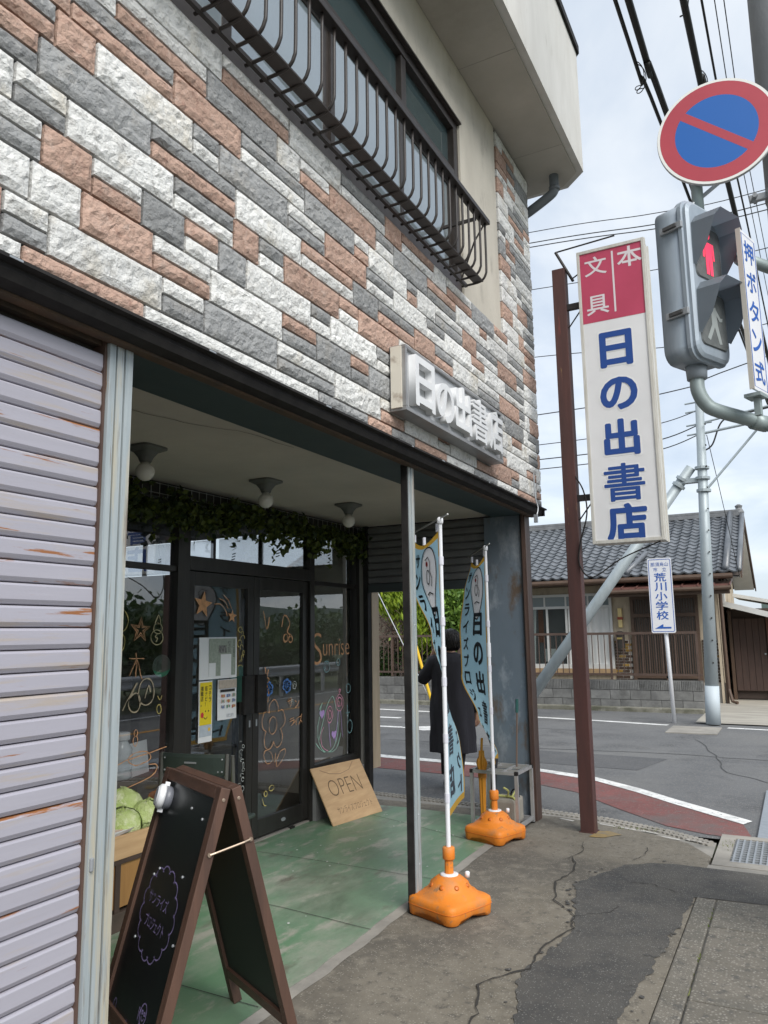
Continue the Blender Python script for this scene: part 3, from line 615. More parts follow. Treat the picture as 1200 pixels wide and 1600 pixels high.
# rust streaks run along the slats
for nd in m_slat.node_tree.nodes:
    if nd.type == 'MAPPING': nd.inputs['Scale'].default_value = (1, 0.55, 9)
sh = thing('roller_shutter', 'closed lilac-grey roller shutter with rust streaks beside the porch', 'roller shutter', (-0.05, 0.0, 0))
p = 0.0672
prof = [(-0.03, 0.0), (-0.0115, 0.0008), (-0.0065, 0.003), (-0.0015, 0.012), (0.0005, 0.016), (-0.001, 0.057), (-0.0045, 0.0625), (-0.011, 0.0648), (-0.03, 0.0662), (-0.0505, 0.0662), (-0.0505, 0.0)]
me = mesh_of(prism(NB(), prof, 'y', -3.6, 1.795), m_slat)
z = 0.04; k = 0
while z < 2.51:
    inst('slat', me, sh, (0, 0, z)); z += p; k += 1
obj('bottom_bar', box(NB(), -0.06, -0.005, -3.6, 1.795, 0.0, 0.038), m_rail, sh)
obj('shutter_back', box(NB(), -0.07, -0.051, -3.6, 1.795, 0.0, 2.573), m_dark, sh)
obj('head_strip', box(NB(), -0.07, -0.01, -3.6, 1.795, 2.555, 2.5738), mat('rusty_brown', (0.05, 0.04, 0.03)), sh)
# posts (shutter guides)
m_alum = mat('weathered_aluminium', (0.4, 0.44, 0.45), 0.5, col2=(0.3, 0.35, 0.37), scale=3.5, metal=0.15, stretch=(9, 9, 0.5), stain=[((0.46, 0.43, 0.34), 2.4, 0.49, 0.6), ((0.22, 0.19, 0.16), 4.5, 0.56, 0.66), ((0.24, 0.13, 0.06), 3.4, 0.63, 0.68)], bump=0.1, bscale=20)
m_brownrail = mat('brown_guide', (0.06, 0.035, 0.028), 0.55, col2=(0.1, 0.06, 0.045), scale=6, stretch=(4, 4, 0.6))
po = thing('shutter_post', 'pale weathered aluminium post at the edge of the closed shutter', 'post', (0.0, 1.86, 0))
bm = NB()
for (a, b, d) in ((1.806, 1.833, 0.02), (1.833, 1.842, 0.006), (1.842, 1.872, 0.018), (1.872, 1.879, 0.004), (1.879, 1.912, 0.02)):
    box(bm, -0.075, d, a, b, 0.0, 2.5735)
obj('post_shell', bm, m_alum, po)
obj('guide_channel', box(NB(), -0.06, 0.006, 1.7955, 1.8055, 0.0, 2.573), m_brownrail, po)
obj('lock_catch', box(NB(), 0.0205, 0.03, 1.81, 1.822, 0.83, 0.87, 0.003), m_metal, po)
po = thing('shutter_post', 'slim dark-edged aluminium post in the middle of the porch opening', 'post', (0.0, 4.16, 0))
bm = NB()
for (a, b, d) in ((4.142, 4.17, 0.022), (4.17, 4.18, 0.008), (4.18, 4.216, 0.022)): box(bm, -0.03, d, a, b, 0.0, 2.5735)
obj('post_shell', bm, m_alum, po)
obj('guide_channel', box(NB(), -0.025, 0.016, 4.128, 4.1415, 0.0, 2.5735), m_black, po)
for z in (0.25, 0.52, 1.6): obj('rivet', lathe(NB(), [(0.006, 0), (0.004, 0.003)], (0, 0, 0), 8, Matrix.Translation((0.022, 4.19, z)) @ Matrix.Rotation(PI / 2, 4, 'Y')), m_metal, po)
# end column
m_plate = mat('blue_grey_plate', (0.16, 0.195, 0.23), 0.5, col2=(0.13, 0.16, 0.19), scale=2.2, stretch=(1, 1, 0.5), metal=0.15, stain=[((0.32, 0.35, 0.38), 4, 0.54, 0.68), ((0.12, 0.085, 0.06), 1.25, 0.55, 0.6)])
c = thing('corner_column', 'blue-grey rust-patched steel column at the right end of the porch', 'column', (-0.18, 6.55, 0))
obj('plate', box(NB(), -0.38, -0.04, 6.5, 6.62, 0.0, 2.5738), m_plate, c)
obj('guide_channel', box(NB(), -0.0395, -0.025, 6.475, 6.62, 0.0, 2.5738), m_black, c)
obj('guide_channel', box(NB(), -0.0245, -0.008, 6.47, 6.6, 0.0, 2.5738), m_brownrail, c)
obj('guide_channel', box(NB(), -0.0075, 0.006, 6.485, 6.62, 0.0, 2.5738), m_brownrail, c)
# half-open side shutter
s2 = thing('roller_shutter', 'half-raised dark roller shutter at the side-street end of the porch', 'roller shutter', (-1.0, 6.56, 2.3))
m_dslat = mat('dark_slat', (0.15, 0.15, 0.15), 0.6, col2=(0.11, 0.11, 0.115), scale=4)
prof2 = [(0.0, 0.0), (-0.018, 0.008), (-0.022, 0.03), (-0.02, 0.055), (-0.008, 0.068), (0.0, 0.07), (0.012, 0.07), (0.012, 0.0)]
me = mesh_of(prism(NB(), [(6.56 + a, b) for a, b in prof2], 'x', -1.6, -0.385), m_dslat)
z = 2.03
while z < 2.56: inst('slat', me, s2, (0, 0, z)); z += 0.0695
obj('bottom_bar', box(NB(), -1.6, -0.385, 6.53, 6.58, 1.95, 2.028, 0.004), mat('bar_dark', (0.05, 0.06, 0.065), 0.5), s2)
obj('guide', box(NB(), -1.655, -1.605, 6.53, 6.6, 0.0, 2.598), m_black, s2)
# wall sign with raised letters
ws = thing('wall_sign', 'grey steel fascia sign with raised white shop-name letters on the stone', 'sign', (0.16, 4.7, 2.8))
m_sheet = mat('sign_sheet', (0.52, 0.53, 0.54), 0.35, col2=(0.44, 0.45, 0.46), scale=3, metal=0.3)
obj('panel', box(NB(), 0.125, 0.205, 3.74, 5.32, 2.81, 3.15), m_sheet, ws)
fr = mat('sign_frame', (0.36, 0.36, 0.36), 0.4, col2=(0.28, 0.28, 0.28), scale=6, metal=0.6)
for (a, b, s, t) in ((3.72, 5.34, 3.1505, 3.17), (3.72, 5.34, 2.785, 2.8095), (3.72, 3.7395, 2.81, 3.15), (5.3205, 5.34, 2.81, 3.15)):
    obj('frame', box(NB(), 0.122, 0.225, a, b, s, t, 0.003), fr, ws)
obj('edge_strip', box(NB(), 0.135, 0.2, 3.706, 3.7195, 2.8, 3.16), mat('edge_ivory', (0.6, 0.56, 0.48), 0.6, col2=(0.2, 0.14, 0.1), scale=8, thr=(0.55, 0.7)), ws)
m_letter = mat('letter_white', (0.72, 0.73, 0.74), 0.4, col2=(0.62, 0.63, 0.64), scale=3)
lw = [('日', 3.79, 4.06, 0.3), ('の', 4.085, 4.355, 0.25), ('出', 4.375, 4.65, 0.3), ('書', 4.675, 4.965, 0.3), ('店', 4.99, 5.28, 0.3)]
for ch, a, b, h in lw:
    bm = text_bm(ch, 1.0, 0.012 if ch == '書' else 0.034, 0.1, 0.0, fit=(b - a, h))
    for v in bm.verts: v.co.z *= 0.22
    xf(bm, basis((0.229, (a + b) / 2, 2.98 - (0.03 if ch == 'の' else 0)), (0, 1, 0), (0, 0, 1)))
    obj('letter', bm, m_letter, ws)
# ceiling lamps in the porch
for i, (x, y) in enumerate(((-1.08, 3.07), (-1.08, 4.18), (-1.1, 5.32))):
    lab = ['bare globe bulb on a square ceiling plate, nearest the shutter post', 'bare globe bulb on a square ceiling plate, middle of the three', 'bare globe bulb on a square ceiling plate, nearest the side shutter'][i]
    t = thing('ceiling_lamp', lab, 'lamp', (x, y, 2.6), 0, 'globe lamps on the porch ceiling')
    bm = NB(); rings = []
    for r, z, n in ((0.095, 0.0, 5), (0.095, -0.012, 5), (0.06, -0.03, 3), (0.042, -0.06, 2), (0.032, -0.085, 2)):
        ring = []
        for kk in range(24):
            a = 2 * PI * kk / 24; cc, ss = math.cos(a), math.sin(a)
            ring.append((r * math.copysign(abs(cc) ** (2 / n), cc), r * math.copysign(abs(ss) ** (2 / n), ss), z - 0.001))
        rings.append(ring)
    obj('base_plate', loft(bm, rings), mat('lamp_base', (0.12, 0.125, 0.115), 0.5, var=0.2), t, smooth=False, local=True)
    obj('bulb', lathe(NB(), [(0.02, -0.08), (0.025, -0.095)] + [(0.052 * math.sin(a), -0.14 + 0.052 * math.cos(a)) for a in (PI * (0.2 + 0.79 * q / 10) for q in range(11))], (0, 0, 0), 20), mat('bulb_opal', (0.62, 0.6, 0.55), 0.25), t, smooth=True, local=True)

# glazed entrance: frames, windows, two door leaves
DX = -1.75
gz = thing('glazed_entrance', 'dark aluminium shopfront with double glass doors and windows', 'shopfront', (DX, 5.0, 0))
m_alu = mat('dark_anodised', (0.032, 0.03, 0.028), 0.38, col2=(0.045, 0.042, 0.038), scale=5, metal=0.4, stretch=(3, 3, 0.5))
def fr_(y0, y1, z0, z1, x0=-1.79, x1=-1.71, name='frame', par=gz, m=m_alu): return obj(name, box(NB(), x0, x1, y0, y1, z0, z1, 0.004), m, par)
m_gl = glass('shop_glass', tint=(0.9, 0.91, 0.91), ior=2.35)
fr_(4.03, 4.15, 0.0, 2.6); fr_(5.685, 5.755, 0.0, 2.6); fr_(6.49, 6.555, 0.35, 2.6); fr_(4.15, 5.685, 2.02, 2.12); fr_(5.755, 6.49, 0.345, 0.45); fr_(2.0, 4.03, 0.0, 0.32)
fr_(2.0, 2.06, 0.32, 2.6); fr_(2.06, 4.03, 2.5, 2.6); fr_(4.15, 5.685, 2.5, 2.6); fr_(5.755, 6.49, 2.5, 2.6); fr_(5.755, 6.49, 1.99, 2.03, -1.775, -1.725); fr_(2.06, 4.03, 2.0, 2.04, -1.775, -1.725)
def pane(y0, y1, z0, z1, par=gz, x=-1.752): return obj('pane', box(NB(), x, x + 0.005, y0, y1, z0, z1), m_gl, par)
pane(2.06, 4.03, 0.32, 2.0); pane(2.06, 4.03, 2.04, 2.5); pane(5.755, 6.49, 0.45, 1.99); pane(5.755, 6.49, 2.03, 2.5); pane(4.15, 5.685, 2.12, 2.5)
def leaf(y0, y1, hs):
    d = obj('door', box(NB(), -1.775, -1.735, y0, y0 + 0.075, 0.03, 2.015, 0.003), m_alu, gz)
    for a in ((y1 - 0.075, y1, 0.03, 2.015), (y0 + 0.075, y1 - 0.075, 1.915, 2.015), (y0 + 0.075, y1 - 0.075, 0.03, 0.16)):
        fr_(*a, -1.775, -1.735, 'door_frame', d)
    pane(y0 + 0.075, y1 - 0.075, 0.16, 1.915, d, -1.757)
    yh = y1 - 0.04 if hs > 0 else y0 + 0.04
    obj('push_plate', box(NB(), -1.734, -1.705, yh - 0.1 if hs > 0 else yh - 0.02, yh + 0.02 if hs > 0 else yh + 0.1, 0.96, 1.25, 0.004), m_black, d)
    obj('lock', box(NB(), -1.7345, -1.73, yh - 0.008, yh + 0.008, 0.86, 0.91), m_metal, d)
    return d
dl = leaf(4.155, 4.915, 1); dr = leaf(4.92, 5.68, -1)
obj('kick_badge', lathe(NB(), [(0.03, 0), (0.028, 0.004)], (0, 0, 0), 14, Matrix.Translation((-1.735, 5.33, 0.095)) @ Matrix.Rotation(PI / 2, 4, 'Y') @ Matrix.Diagonal((0.5, 1, 1, 1))), m_metal, dr)
obj('door_stop', box(NB(), -1.735, -1.71, 5.4, 5.46, 0.0, 0.02), m_black, dr)
# hand drawings and lettering on the glass (flat marker drawings)
GX = -1.742
def drawing(lines, wd, m, par=gz, lab=None, x=GX):
    rough = []
    for ln in lines:                                     # hand-drawn: resampled, slightly wobbly, sometimes broken
        pts = smooth_path([(p[0], p[1], 0) for p in ln], 3) if len(ln) < 9 else [Vector((p[0], p[1], 0)) for p in ln]
        rough.append([(p.x + 0.007 * noise.noise(p * 17), p.y + 0.007 * noise.noise(p * 17 + Vector((9, 0, 0)))) for p in pts])
    bm = strokes(NB(), rough, wd, 0.0008, False, 0.7); xf(bm, basis((x, 0, 0), (0, 1, 0), (0, 0, 1))); return obj('marker_drawing', bm, m, par, label=lab)
k_or = mat('marker_orange', (0.72, 0.38, 0.19), 0.8, var=0.35, scale=40); k_pk = mat('marker_pink', (0.72, 0.3, 0.42), 0.8); k_gn = mat('marker_green', (0.36, 0.62, 0.5), 0.8)
k_vi = mat('marker_violet', (0.5, 0.33, 0.66), 0.8); k_bl = mat('marker_blue', (0.08, 0.2, 0.5), 0.8); k_gy = mat('marker_grey', (0.4, 0.42, 0.4), 0.8); k_ye = mat('marker_yellow', (0.55, 0.45, 0.15), 0.8)
def star(cx, cy, r, rot=0.1, k=0.42): return [(cx + (r if i % 2 == 0 else r * k) * math.sin(rot + PI * i / 5), cy + (r if i % 2 == 0 else r * k) * math.cos(rot + PI * i / 5)) for i in range(11)]
for (s, a, y0, y1, zz, hh) in (('S', 0, 5.77, 5.92, 1.4, 0.28), ('unrise', 0, 5.94, 6.4, 1.41, 0.15)):
    bm = text_bm(s, 1, -0.014, 0.0005, fit=(y1 - y0, hh)); xf(bm, basis((GX, (y0 + y1) / 2, zz + 0.03), (0, 1, 0), (0, 0, 1))); obj('marker_lettering', bm, k_or, gz)
bm = NB(); bm.faces.new([bm.verts.new((p[0], p[1], 0)) for p in star(4.33, 1.78, 0.1, 0.15)[:-1]]); xf(bm, basis((GX - 0.0006, 0, 0), (0, 1, 0), (0, 0, 1))); obj('marker_star', bm, k_or, dl)
bm = NB(); bm.faces.new([bm.verts.new((p[0], p[1], 0)) for p in star(4.66, 1.7, 0.055, 0.1)[:-1]]); xf(bm, basis((GX - 0.0006, 0, 0), (0, 1, 0), (0, 0, 1))); obj('marker_star', bm, k_or, dl)
drawing([[(4.45, 1.79), (4.52, 1.79), (4.58, 1.74), (4.6, 1.7)], [(4.5, 1.83), (4.57, 1.81), (4.61, 1.76)], [(4.55, 1.86), (4.61, 1.82), (4.65, 1.76)]], 0.006, k_or, dl)
fl = []
for i in range(5):
    a = PI / 2 + 2 * PI * i / 5; cx, cy = 5.2 + 0.1 * math.cos(a), 0.84 + 0.125 * math.sin(a)
    fl.append(circ(cx, cy, 0.062, 0.075, 16, a - 1.9, a + 1.9))
fl += [circ(5.19, 0.84, 0.055, 0.07)]
drawing(fl, 0.0055, k_or, dr); drawing([[(5.07, 0.62), (5.1, 0.66), (5.17, 0.63), (5.19, 0.57), (5.12, 0.55), (5.07, 0.62)], [(5.24, 0.56), (5.3, 0.63), (5.36, 0.63), (5.34, 0.57), (5.25, 0.51), (5.24, 0.56)], [(5.22, 0.55), (5.225, 0.62)]], 0.005, k_or, dr)
for s, y, z, h in (('サ', 5.43, 1.0, 0.075), ('ン', 5.53, 0.985, 0.065), ('ラ', 5.46, 0.84, 0.06), ('イ', 5.51, 0.835, 0.06), ('ズ', 5.58, 0.85, 0.08)):
    bm = text_bm(s, 1, 0.0, 0.0005, fit=(0.07, h)); xf(bm, basis((GX, y, z), (0, 1, 0.15), (0, -0.15, 1))); obj('marker_lettering', bm, k_or, dr)
for (y, z, m) in ((5.13, 1.13, k_bl), (5.38, 1.14, k_bl)):
    drawing([circ(y + 0.035 * math.cos(a), z + 0.035 * math.sin(a), 0.02, None, 8) for a in (0.3, 1.4, 2.4, 3.5, 4.6, 5.6)], 0.016, m, dr)
drawing([circ(5.49, 1.14, 0.03), circ(5.49, 1.135, 0.015, None, 10, 0, 4), circ(5.46, 1.0, 0.025), circ(5.46, 1.0, 0.012, None, 8)], 0.005, k_gy, dr)
drawing([[(5.05, 1.75), (5.1, 1.6), (5.13, 1.7)], [(5.3, 1.62), (5.34, 1.72), (5.42, 1.66), (5.38, 1.58), (5.44, 1.55)], circ(5.36, 1.53, 0.03), circ(5.43, 1.52, 0.028)], 0.012, k_or, dr)
drawing([[(5.08, 1.3), (5.1, 1.22), (5.12, 1.28)], circ(5.11, 1.2, 0.02), [(5.1, 1.18), (5.13, 1.1), (5.12, 1.03)]], 0.01, k_or, dr)
drawing([circ(5.1, 0.33, 0.02), circ(5.18, 0.36, 0.03, 0.02), [(5.06, 0.3), (5.08, 0.25), (5.11, 0.24)]], 0.006, k_ye, dr)
# bouquet on the right pane
drawing([circ(6.02, 0.72, 0.17, 0.2, 24, 2.4, 6.5), [(5.86, 0.62), (5.99, 0.9), (6.1, 1.0), (6.16, 0.86)], [(5.88, 0.9), (5.93, 0.96), (5.88, 0.86)], [(5.82, 0.62), (5.95, 0.53), (6.15, 0.53), (6.24, 0.66)]], 0.0055, k_gn)
drawing([circ(6.22, 0.93, 0.065, 0.075), circ(6.22, 0.94, 0.04), circ(6.2, 0.925, 0.025), circ(6.05, 0.84, 0.05, 0.07), circ(6.05, 0.84, 0.025, 0.04), [(5.95, 0.74), (5.9, 0.68), (5.92, 0.58), (6.02, 0.53)], [(6.22, 1.01), (6.21, 1.05), (6.24, 1.05), (6.22, 1.01)]], 0.006, k_pk)
for (y, z, s) in ((5.92, 0.86, 0.045), (6.12, 0.66, 0.045)):
    bm = NB(); pts = [(y + s * 0.06 * 16 * math.sin(t) ** 3, z + s * 0.06 * (13 * math.cos(t) - 5 * math.cos(2 * t) - 2 * math.cos(3 * t) - math.cos(4 * t))) for t in (2 * PI * i / 20 for i in range(20))]
    bm.faces.new([bm.verts.new((p[0], p[1], 0)) for p in pts]); xf(bm, basis((GX, 0, 0), (0, 1, 0), (0, 0, 1))); obj('marker_heart', bm, k_vi, gz)
drawing([[(6.2, 0.86), (6.14, 0.6)], [(6.24, 0.86), (6.27, 0.62)], [(6.03, 0.77), (6.06, 0.56)]], 0.006, k_vi)
drawing([circ(6.38, 1.05, 0.04), circ(6.4, 0.7, 0.045, 0.06), [(6.33, 0.83), (6.4, 0.83)], [(6.36, 0.9), (6.37, 0.77)], circ(6.0, 1.27, 0.05), circ(6.0, 1.27, 0.03, None, 10, 0, 4), circ(6.2, 1.3, 0.03)], 0.006, mat('marker_teal', (0.2, 0.36, 0.38), 0.8))
# left pane
drawing([star(3.73, 1.6, 0.085, 0.05, 0.4), star(3.73, 1.6, 0.06, 0.05, 0.35)], 0.0055, k_or)
drawing([circ(3.88, 1.55, 0.055, 0.05), circ(3.885, 1.61, 0.038, 0.035), [(3.86, 1.645), (3.885, 1.7), (3.905, 1.645), (3.86, 1.645)], [(3.88, 1.57), (3.865, 1.555), (3.885, 1.545), (3.87, 1.52)]], 0.006, mat('marker_olive', (0.4, 0.36, 0.2), 0.8))
drawing([[(3.64, 1.42), (3.77, 1.415)], [(3.7, 1.455), (3.705, 1.4)], [(3.7, 1.41), (3.65, 1.31)], [(3.71, 1.41), (3.76, 1.28)], [(3.705, 1.4), (3.705, 1.3)]], 0.0055, k_or)
drawing([[(3.6, 1.1), (3.71, 1.26)], [(3.65, 1.17), (3.72, 1.26)], circ(3.7, 1.14, 0.05, 0.06), circ(3.8, 1.2, 0.07, 0.085), [(3.79, 1.16), (3.82, 1.24), (3.84, 1.2)]], 0.007, mat('marker_tan', (0.45, 0.38, 0.26), 0.8))
drawing([circ(3.92, 1.08, 0.02, 0.03), [(3.9, 1.17), (3.92, 1.14), (3.94, 1.17)], circ(3.55, 1.52, 0.05, 0.06, 14, -1.6, 1.6), circ(3.56, 1.66, 0.06, 0.07, 14, -2, 2)], 0.005, k_ye)
drawing([circ(3.76, 0.79, 0.1, 0.04), circ(3.72, 0.9, 0.02, 0.03), circ(3.72, 0.95, 0.015, 0.02), [(3.45, 0.72), (3.6, 0.78), (3.75, 0.8), (4.0, 0.83)], [(3.84, 0.74), (3.92, 0.72), (3.86, 0.66), (3.6, 0.62)]], 0.0055, k_or)
for i in range(16):
    y, z = 4.8 + jit(0.03), 0.25 + i * 0.034; drawing([circ(y, z, random.uniform(0.008, 0.02), random.uniform(0.008, 0.02), 7, 0, random.uniform(3, 6.3))], 0.004, k_gy, dl)
for i in range(9):
    y, z = 4.78 + jit(0.03), 1.32 + i * 0.035; drawing([circ(y, z, random.uniform(0.01, 0.03), random.uniform(0.01, 0.03), 8, 0, random.uniform(3, 6.3))], 0.005, k_ye, dl)
# round green sticker behind the left pane
bm = NB(); sheet(bm, circ(0, 0, 0.085, 0.075, 24)[:-1], 0); xf(bm, basis((-1.76, 3.95, 1.36), (0, 1, 0), (0, 0, 1))); st = tag(obj('window_sticker', bm, mat('sticker_dark', (0.1, 0.12, 0.1), 0.6)), 'round dark sticker with green band inside the left window', 'sticker')
bm = NB(); sheet(bm, [(-0.08, -0.025), (-0.05, -0.06), (0, -0.074), (0.05, -0.06), (0.08, -0.025), (0, -0.045)], 0.001); xf(bm, basis((-1.7595, 3.95, 1.36), (0, 1, 0), (0, 0, 1))); obj('green_band', bm, mat('sticker_green', (0.02, 0.28, 0.15), 0.5), st)

# posters on the left door
def poster(name, label, y0, y1, z0, z1, m, tilt=0.0):
    t = thing(name, label, 'poster', (-1.75, (y0 + y1) / 2, z0)); bm = NB(); n = 6; rows = []
    for j in range(n + 1):
        v = j / n; rows.append([((-1.7445 + 0.0025 * math.sin(3 * v + y0 * 9) + 0.002), y0 + (y1 - y0) * u + tilt * v, z0 + (z1 - z0) * v) for u in (0, 0.25, 0.5, 0.75, 1)])
    loft(bm, rows, False, False); r = bmesh.ops.extrude_face_region(bm, geom=bm.faces[:]); bmesh.ops.translate(bm, verts=[v for v in r['geom'] if isinstance(v, bmesh.types.BMVert)], vec=(-0.0008, 0, 0))
    obj('sheet', bm, m, t); return t
def flat(par, name, y0, y1, z0, z1, m, x=-1.7385): return obj(name, box(NB(), x, x + 0.0005, y0, y1, z0, z1), m, par)
m_paper = mat('white_paper', (0.78, 0.79, 0.8), 0.8, var=0.05)
def ptext(par, s, y, z, wd, h, m, vertical=False, x=-1.738, bold=0.0, lead=1.0):
    bm = text_bm(s, 1, bold, 0.0, fit=(wd, h), vertical=vertical, lead=lead); xf(bm, basis((x, y, z), (0, 1, 0), (0, 0, 1))); return obj('lettering', bm, m, par)
ink = mat('print_black', (0.02, 0.02, 0.02), 0.7); m_news = mat('newsprint', (0.36, 0.4, 0.34), 0.85, col2=(0.28, 0.32, 0.27), scale=60)
t = poster('newspaper_clipping', 'grey-green newspaper clipping with blank white blocks on the left door', 4.3, 4.72, 1.245, 1.545, m_paper)
flat(t, 'newsprint', 4.4, 4.7, 1.265, 1.535, m_news); flat(t, 'blank_block', 4.4, 4.475, 1.265, 1.36, m_paper, -1.7378); flat(t, 'blank_block', 4.53, 4.65, 1.265, 1.42, m_paper, -1.7378)
flat(t, 'photo', 4.505, 4.595, 1.43, 1.485, mat('photo_dark', (0.08, 0.08, 0.08), 0.7, col2=(0.3, 0.3, 0.28), scale=60), -1.7378); flat(t, 'headline', 4.61, 4.64, 1.43, 1.515, mat('head_grey', (0.14, 0.15, 0.14), 0.7, col2=(0.35, 0.38, 0.33), scale=90), -1.7378)
ptext(t, '日の出書店', 4.68, 1.46, 0.022, 0.13, ink, True, -1.7375)
t = poster('yellow_poster', 'tall yellow notice with black lettering and a smile on the left door', 4.305, 4.45, 0.81, 1.235, m_paper)
flat(t, 'yellow_field', 4.314, 4.441, 0.93, 1.226, mat('poster_yellow', (0.8, 0.62, 0.02), 0.7))
flat(t, 'pale_field', 4.314, 4.441, 0.85, 0.928, mat('poster_pale', (0.5, 0.55, 0.6), 0.7, col2=(0.42, 0.47, 0.52), scale=30)); flat(t, 'dot', 4.405, 4.428, 0.885, 0.908, mat('poster_amber', (0.8, 0.5, 0.05), 0.7), -1.7378)
for s, y in (('コチラ', 4.42), ('街ナビ！', 4.377), ('掲載店。', 4.335)): ptext(t, s, y, 1.145 if len(s) == 3 else 1.13, 0.028, 0.115 if len(s) == 3 else 0.14, ink, True, -1.7375, 0.02)
bm = strokes(NB(), [[(4.355, 0.985), (4.37, 0.973), (4.378, 0.971), (4.395, 0.985)]], 0.005, 0); xf(bm, basis((-1.7375, 0, 0), (0, 1, 0), (0, 0, 1))); obj('smile', bm, ink, t)
for y in (4.37, 4.402): flat(t, 'eye', y, y + 0.008, 1.02, 1.03, ink, -1.7378)
bm = NB(); sheet(bm, circ(0, 0, 0.016, 0.02)[:-1], 0); xf(bm, basis((-1.7374, 4.34, 1.0), (0, 1, 0), (0, 0, 1))); obj('red_cheek', bm, mat('poster_red', (0.6, 0.04, 0.05), 0.7), t)
t = poster('illustrated_flyer', 'white flyer with rows of small coloured pictures on the left door', 4.51, 4.725, 0.945, 1.235, m_paper, 0.0)
flat(t, 'tan_heading', 4.515, 4.72, 1.17, 1.232, mat('flyer_tan', (0.5, 0.43, 0.36), 0.8, var=0.2, scale=40)); flat(t, 'title_bar', 4.535, 4.7, 1.145, 1.163, ink)
cols = [(0.5, 0.12, 0.1), (0.12, 0.2, 0.45), (0.55, 0.4, 0.35), (0.5, 0.36, 0.1), (0.3, 0.3, 0.33), (0.12, 0.3, 0.2)]
for j in range(3):
    for i in range(3):
        y, z = 4.545 + i * 0.062, 1.108 - j * 0.04
        for q in range(3): flat(t, 'picture', y + q * 0.014, y + q * 0.014 + 0.011, z + jit(0.004), z + 0.022 + jit(0.004), mat('pic%d' % ((i + j * 2 + q * 3) % 6), cols[(i + j * 2 + q * 3) % 6], 0.7), -1.7378)
flat(t, 'small_print', 4.61, 4.69, 0.96, 0.985, mat('print_grey', (0.4, 0.42, 0.45), 0.7, col2=(0.75, 0.76, 0.78), scale=120))
# things standing inside the window
sill = tag(obj('window_counter', box(NB(), -2.3, -1.795, 2.0, 4.0, 0.62, 0.66), mat('counter_wood', (0.12, 0.09, 0.07), 0.6, var=0.3)), 'dark counter inside the left shop window', 'counter')
obj('counter_front', box(NB(), -2.28, -2.24, 2.0, 4.0, 0.02, 0.62), mat('counter_wood', (0.12, 0.09, 0.07)), sill)
m_clear = mat('clear_plastic', (0.7, 0.73, 0.75), 0.15, var=0.2)
t = thing('water_jug', 'pale ribbed plastic jug with white cap inside the left window', 'jug', (-1.86, 3.72, 0.66))
obj('body', lathe(NB(), [(0.06, 0)] + [(0.068 + 0.004 * math.cos(i * 2.2), 0.02 + i * 0.02) for i in range(9)] + [(0.04, 0.225), (0.035, 0.24)]), m_clear, t, True, True)
obj('cap', lathe(NB(), [(0.045, 0.24), (0.05, 0.245), (0.05, 0.285), (0.04, 0.29)]), m_paper, t, True, True)
t = thing('pump_bottle', 'white pump dispenser bottle beside the jug inside the window', 'bottle', (-1.85, 3.56, 0.66))
obj('body', lathe(NB(), [(0.04, 0), (0.042, 0.17), (0.02, 0.2), (0.018, 0.22)]), m_clear, t, True, True); obj('pump', tube(tube(NB(), [(0, 0, 0.22), (0, 0, 0.29)], 0.012), [(0, 0.02, 0.285), (0, -0.045, 0.28)], 0.01), m_paper, t, False, True)
t = thing('paper_cup', 'white paper cup at the left end of the window counter', 'cup', (-1.83, 3.48, 0.66)); obj('cup', lathe(NB(), [(0.03, 0), (0.042, 0.1), (0.044, 0.103), (0.039, 0.1)]), m_paper, t, True, True)
t = thing('menu_sheet', 'leaning white sheet of paper inside the left window', 'paper', (-1.86, 3.88, 0.66), 0.3); obj('sheet', box(NB(), -0.001, 0.001, -0.13, 0.13, 0.0, 0.21, 0, Matrix.Rotation(-0.12, 4, 'Y')), m_paper, t, False, True)
for i, (y, z0, h) in enumerate(((4.6, 0.02, 1.3), (5.3, 0.02, 0.9))):
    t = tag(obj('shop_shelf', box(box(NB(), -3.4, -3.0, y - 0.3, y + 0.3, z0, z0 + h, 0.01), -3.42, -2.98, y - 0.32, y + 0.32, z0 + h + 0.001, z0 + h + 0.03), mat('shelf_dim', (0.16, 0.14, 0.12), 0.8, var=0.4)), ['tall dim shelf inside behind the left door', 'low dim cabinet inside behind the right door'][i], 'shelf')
t = tag(obj('leaflet_rack', box(NB(), -2.2, -2.18, 5.2, 5.42, 1.0, 1.3, 0, None), mat('leaflet_green', (0.12, 0.32, 0.24), 0.7)), 'green leaflet standing inside behind the right door', 'leaflet')
obj('stand', box(NB(), -2.24, -2.2, 5.29, 5.33, 0.02, 1.05), m_black, t)

# ================================================================== THINGS IN AND AROUND THE PORCH
def leafquad(bm, c, s, rnd=random, asp=1.6, dirv=None):
    d = Vector((rnd.gauss(0, 1), rnd.gauss(0, 1), rnd.gauss(0, 1))).normalized() if dirv is None else dirv
    a = Vector((rnd.gauss(0, 1), rnd.gauss(0, 1), rnd.gauss(0, 1))); u = d.cross(a)
    if u.length < 1e-4: u = Vector((1, 0, 0))
    u.normalize(); n = d.cross(u)
    c = Vector(c); h = s * 0.5
    p = [c - d * h * asp, c + u * h * 0.7 - n * h * 0.15, c + d * h * asp, c - u * h * 0.7 - n * h * 0.15]
    bm.faces.new([bm.verts.new(q) for q in p])
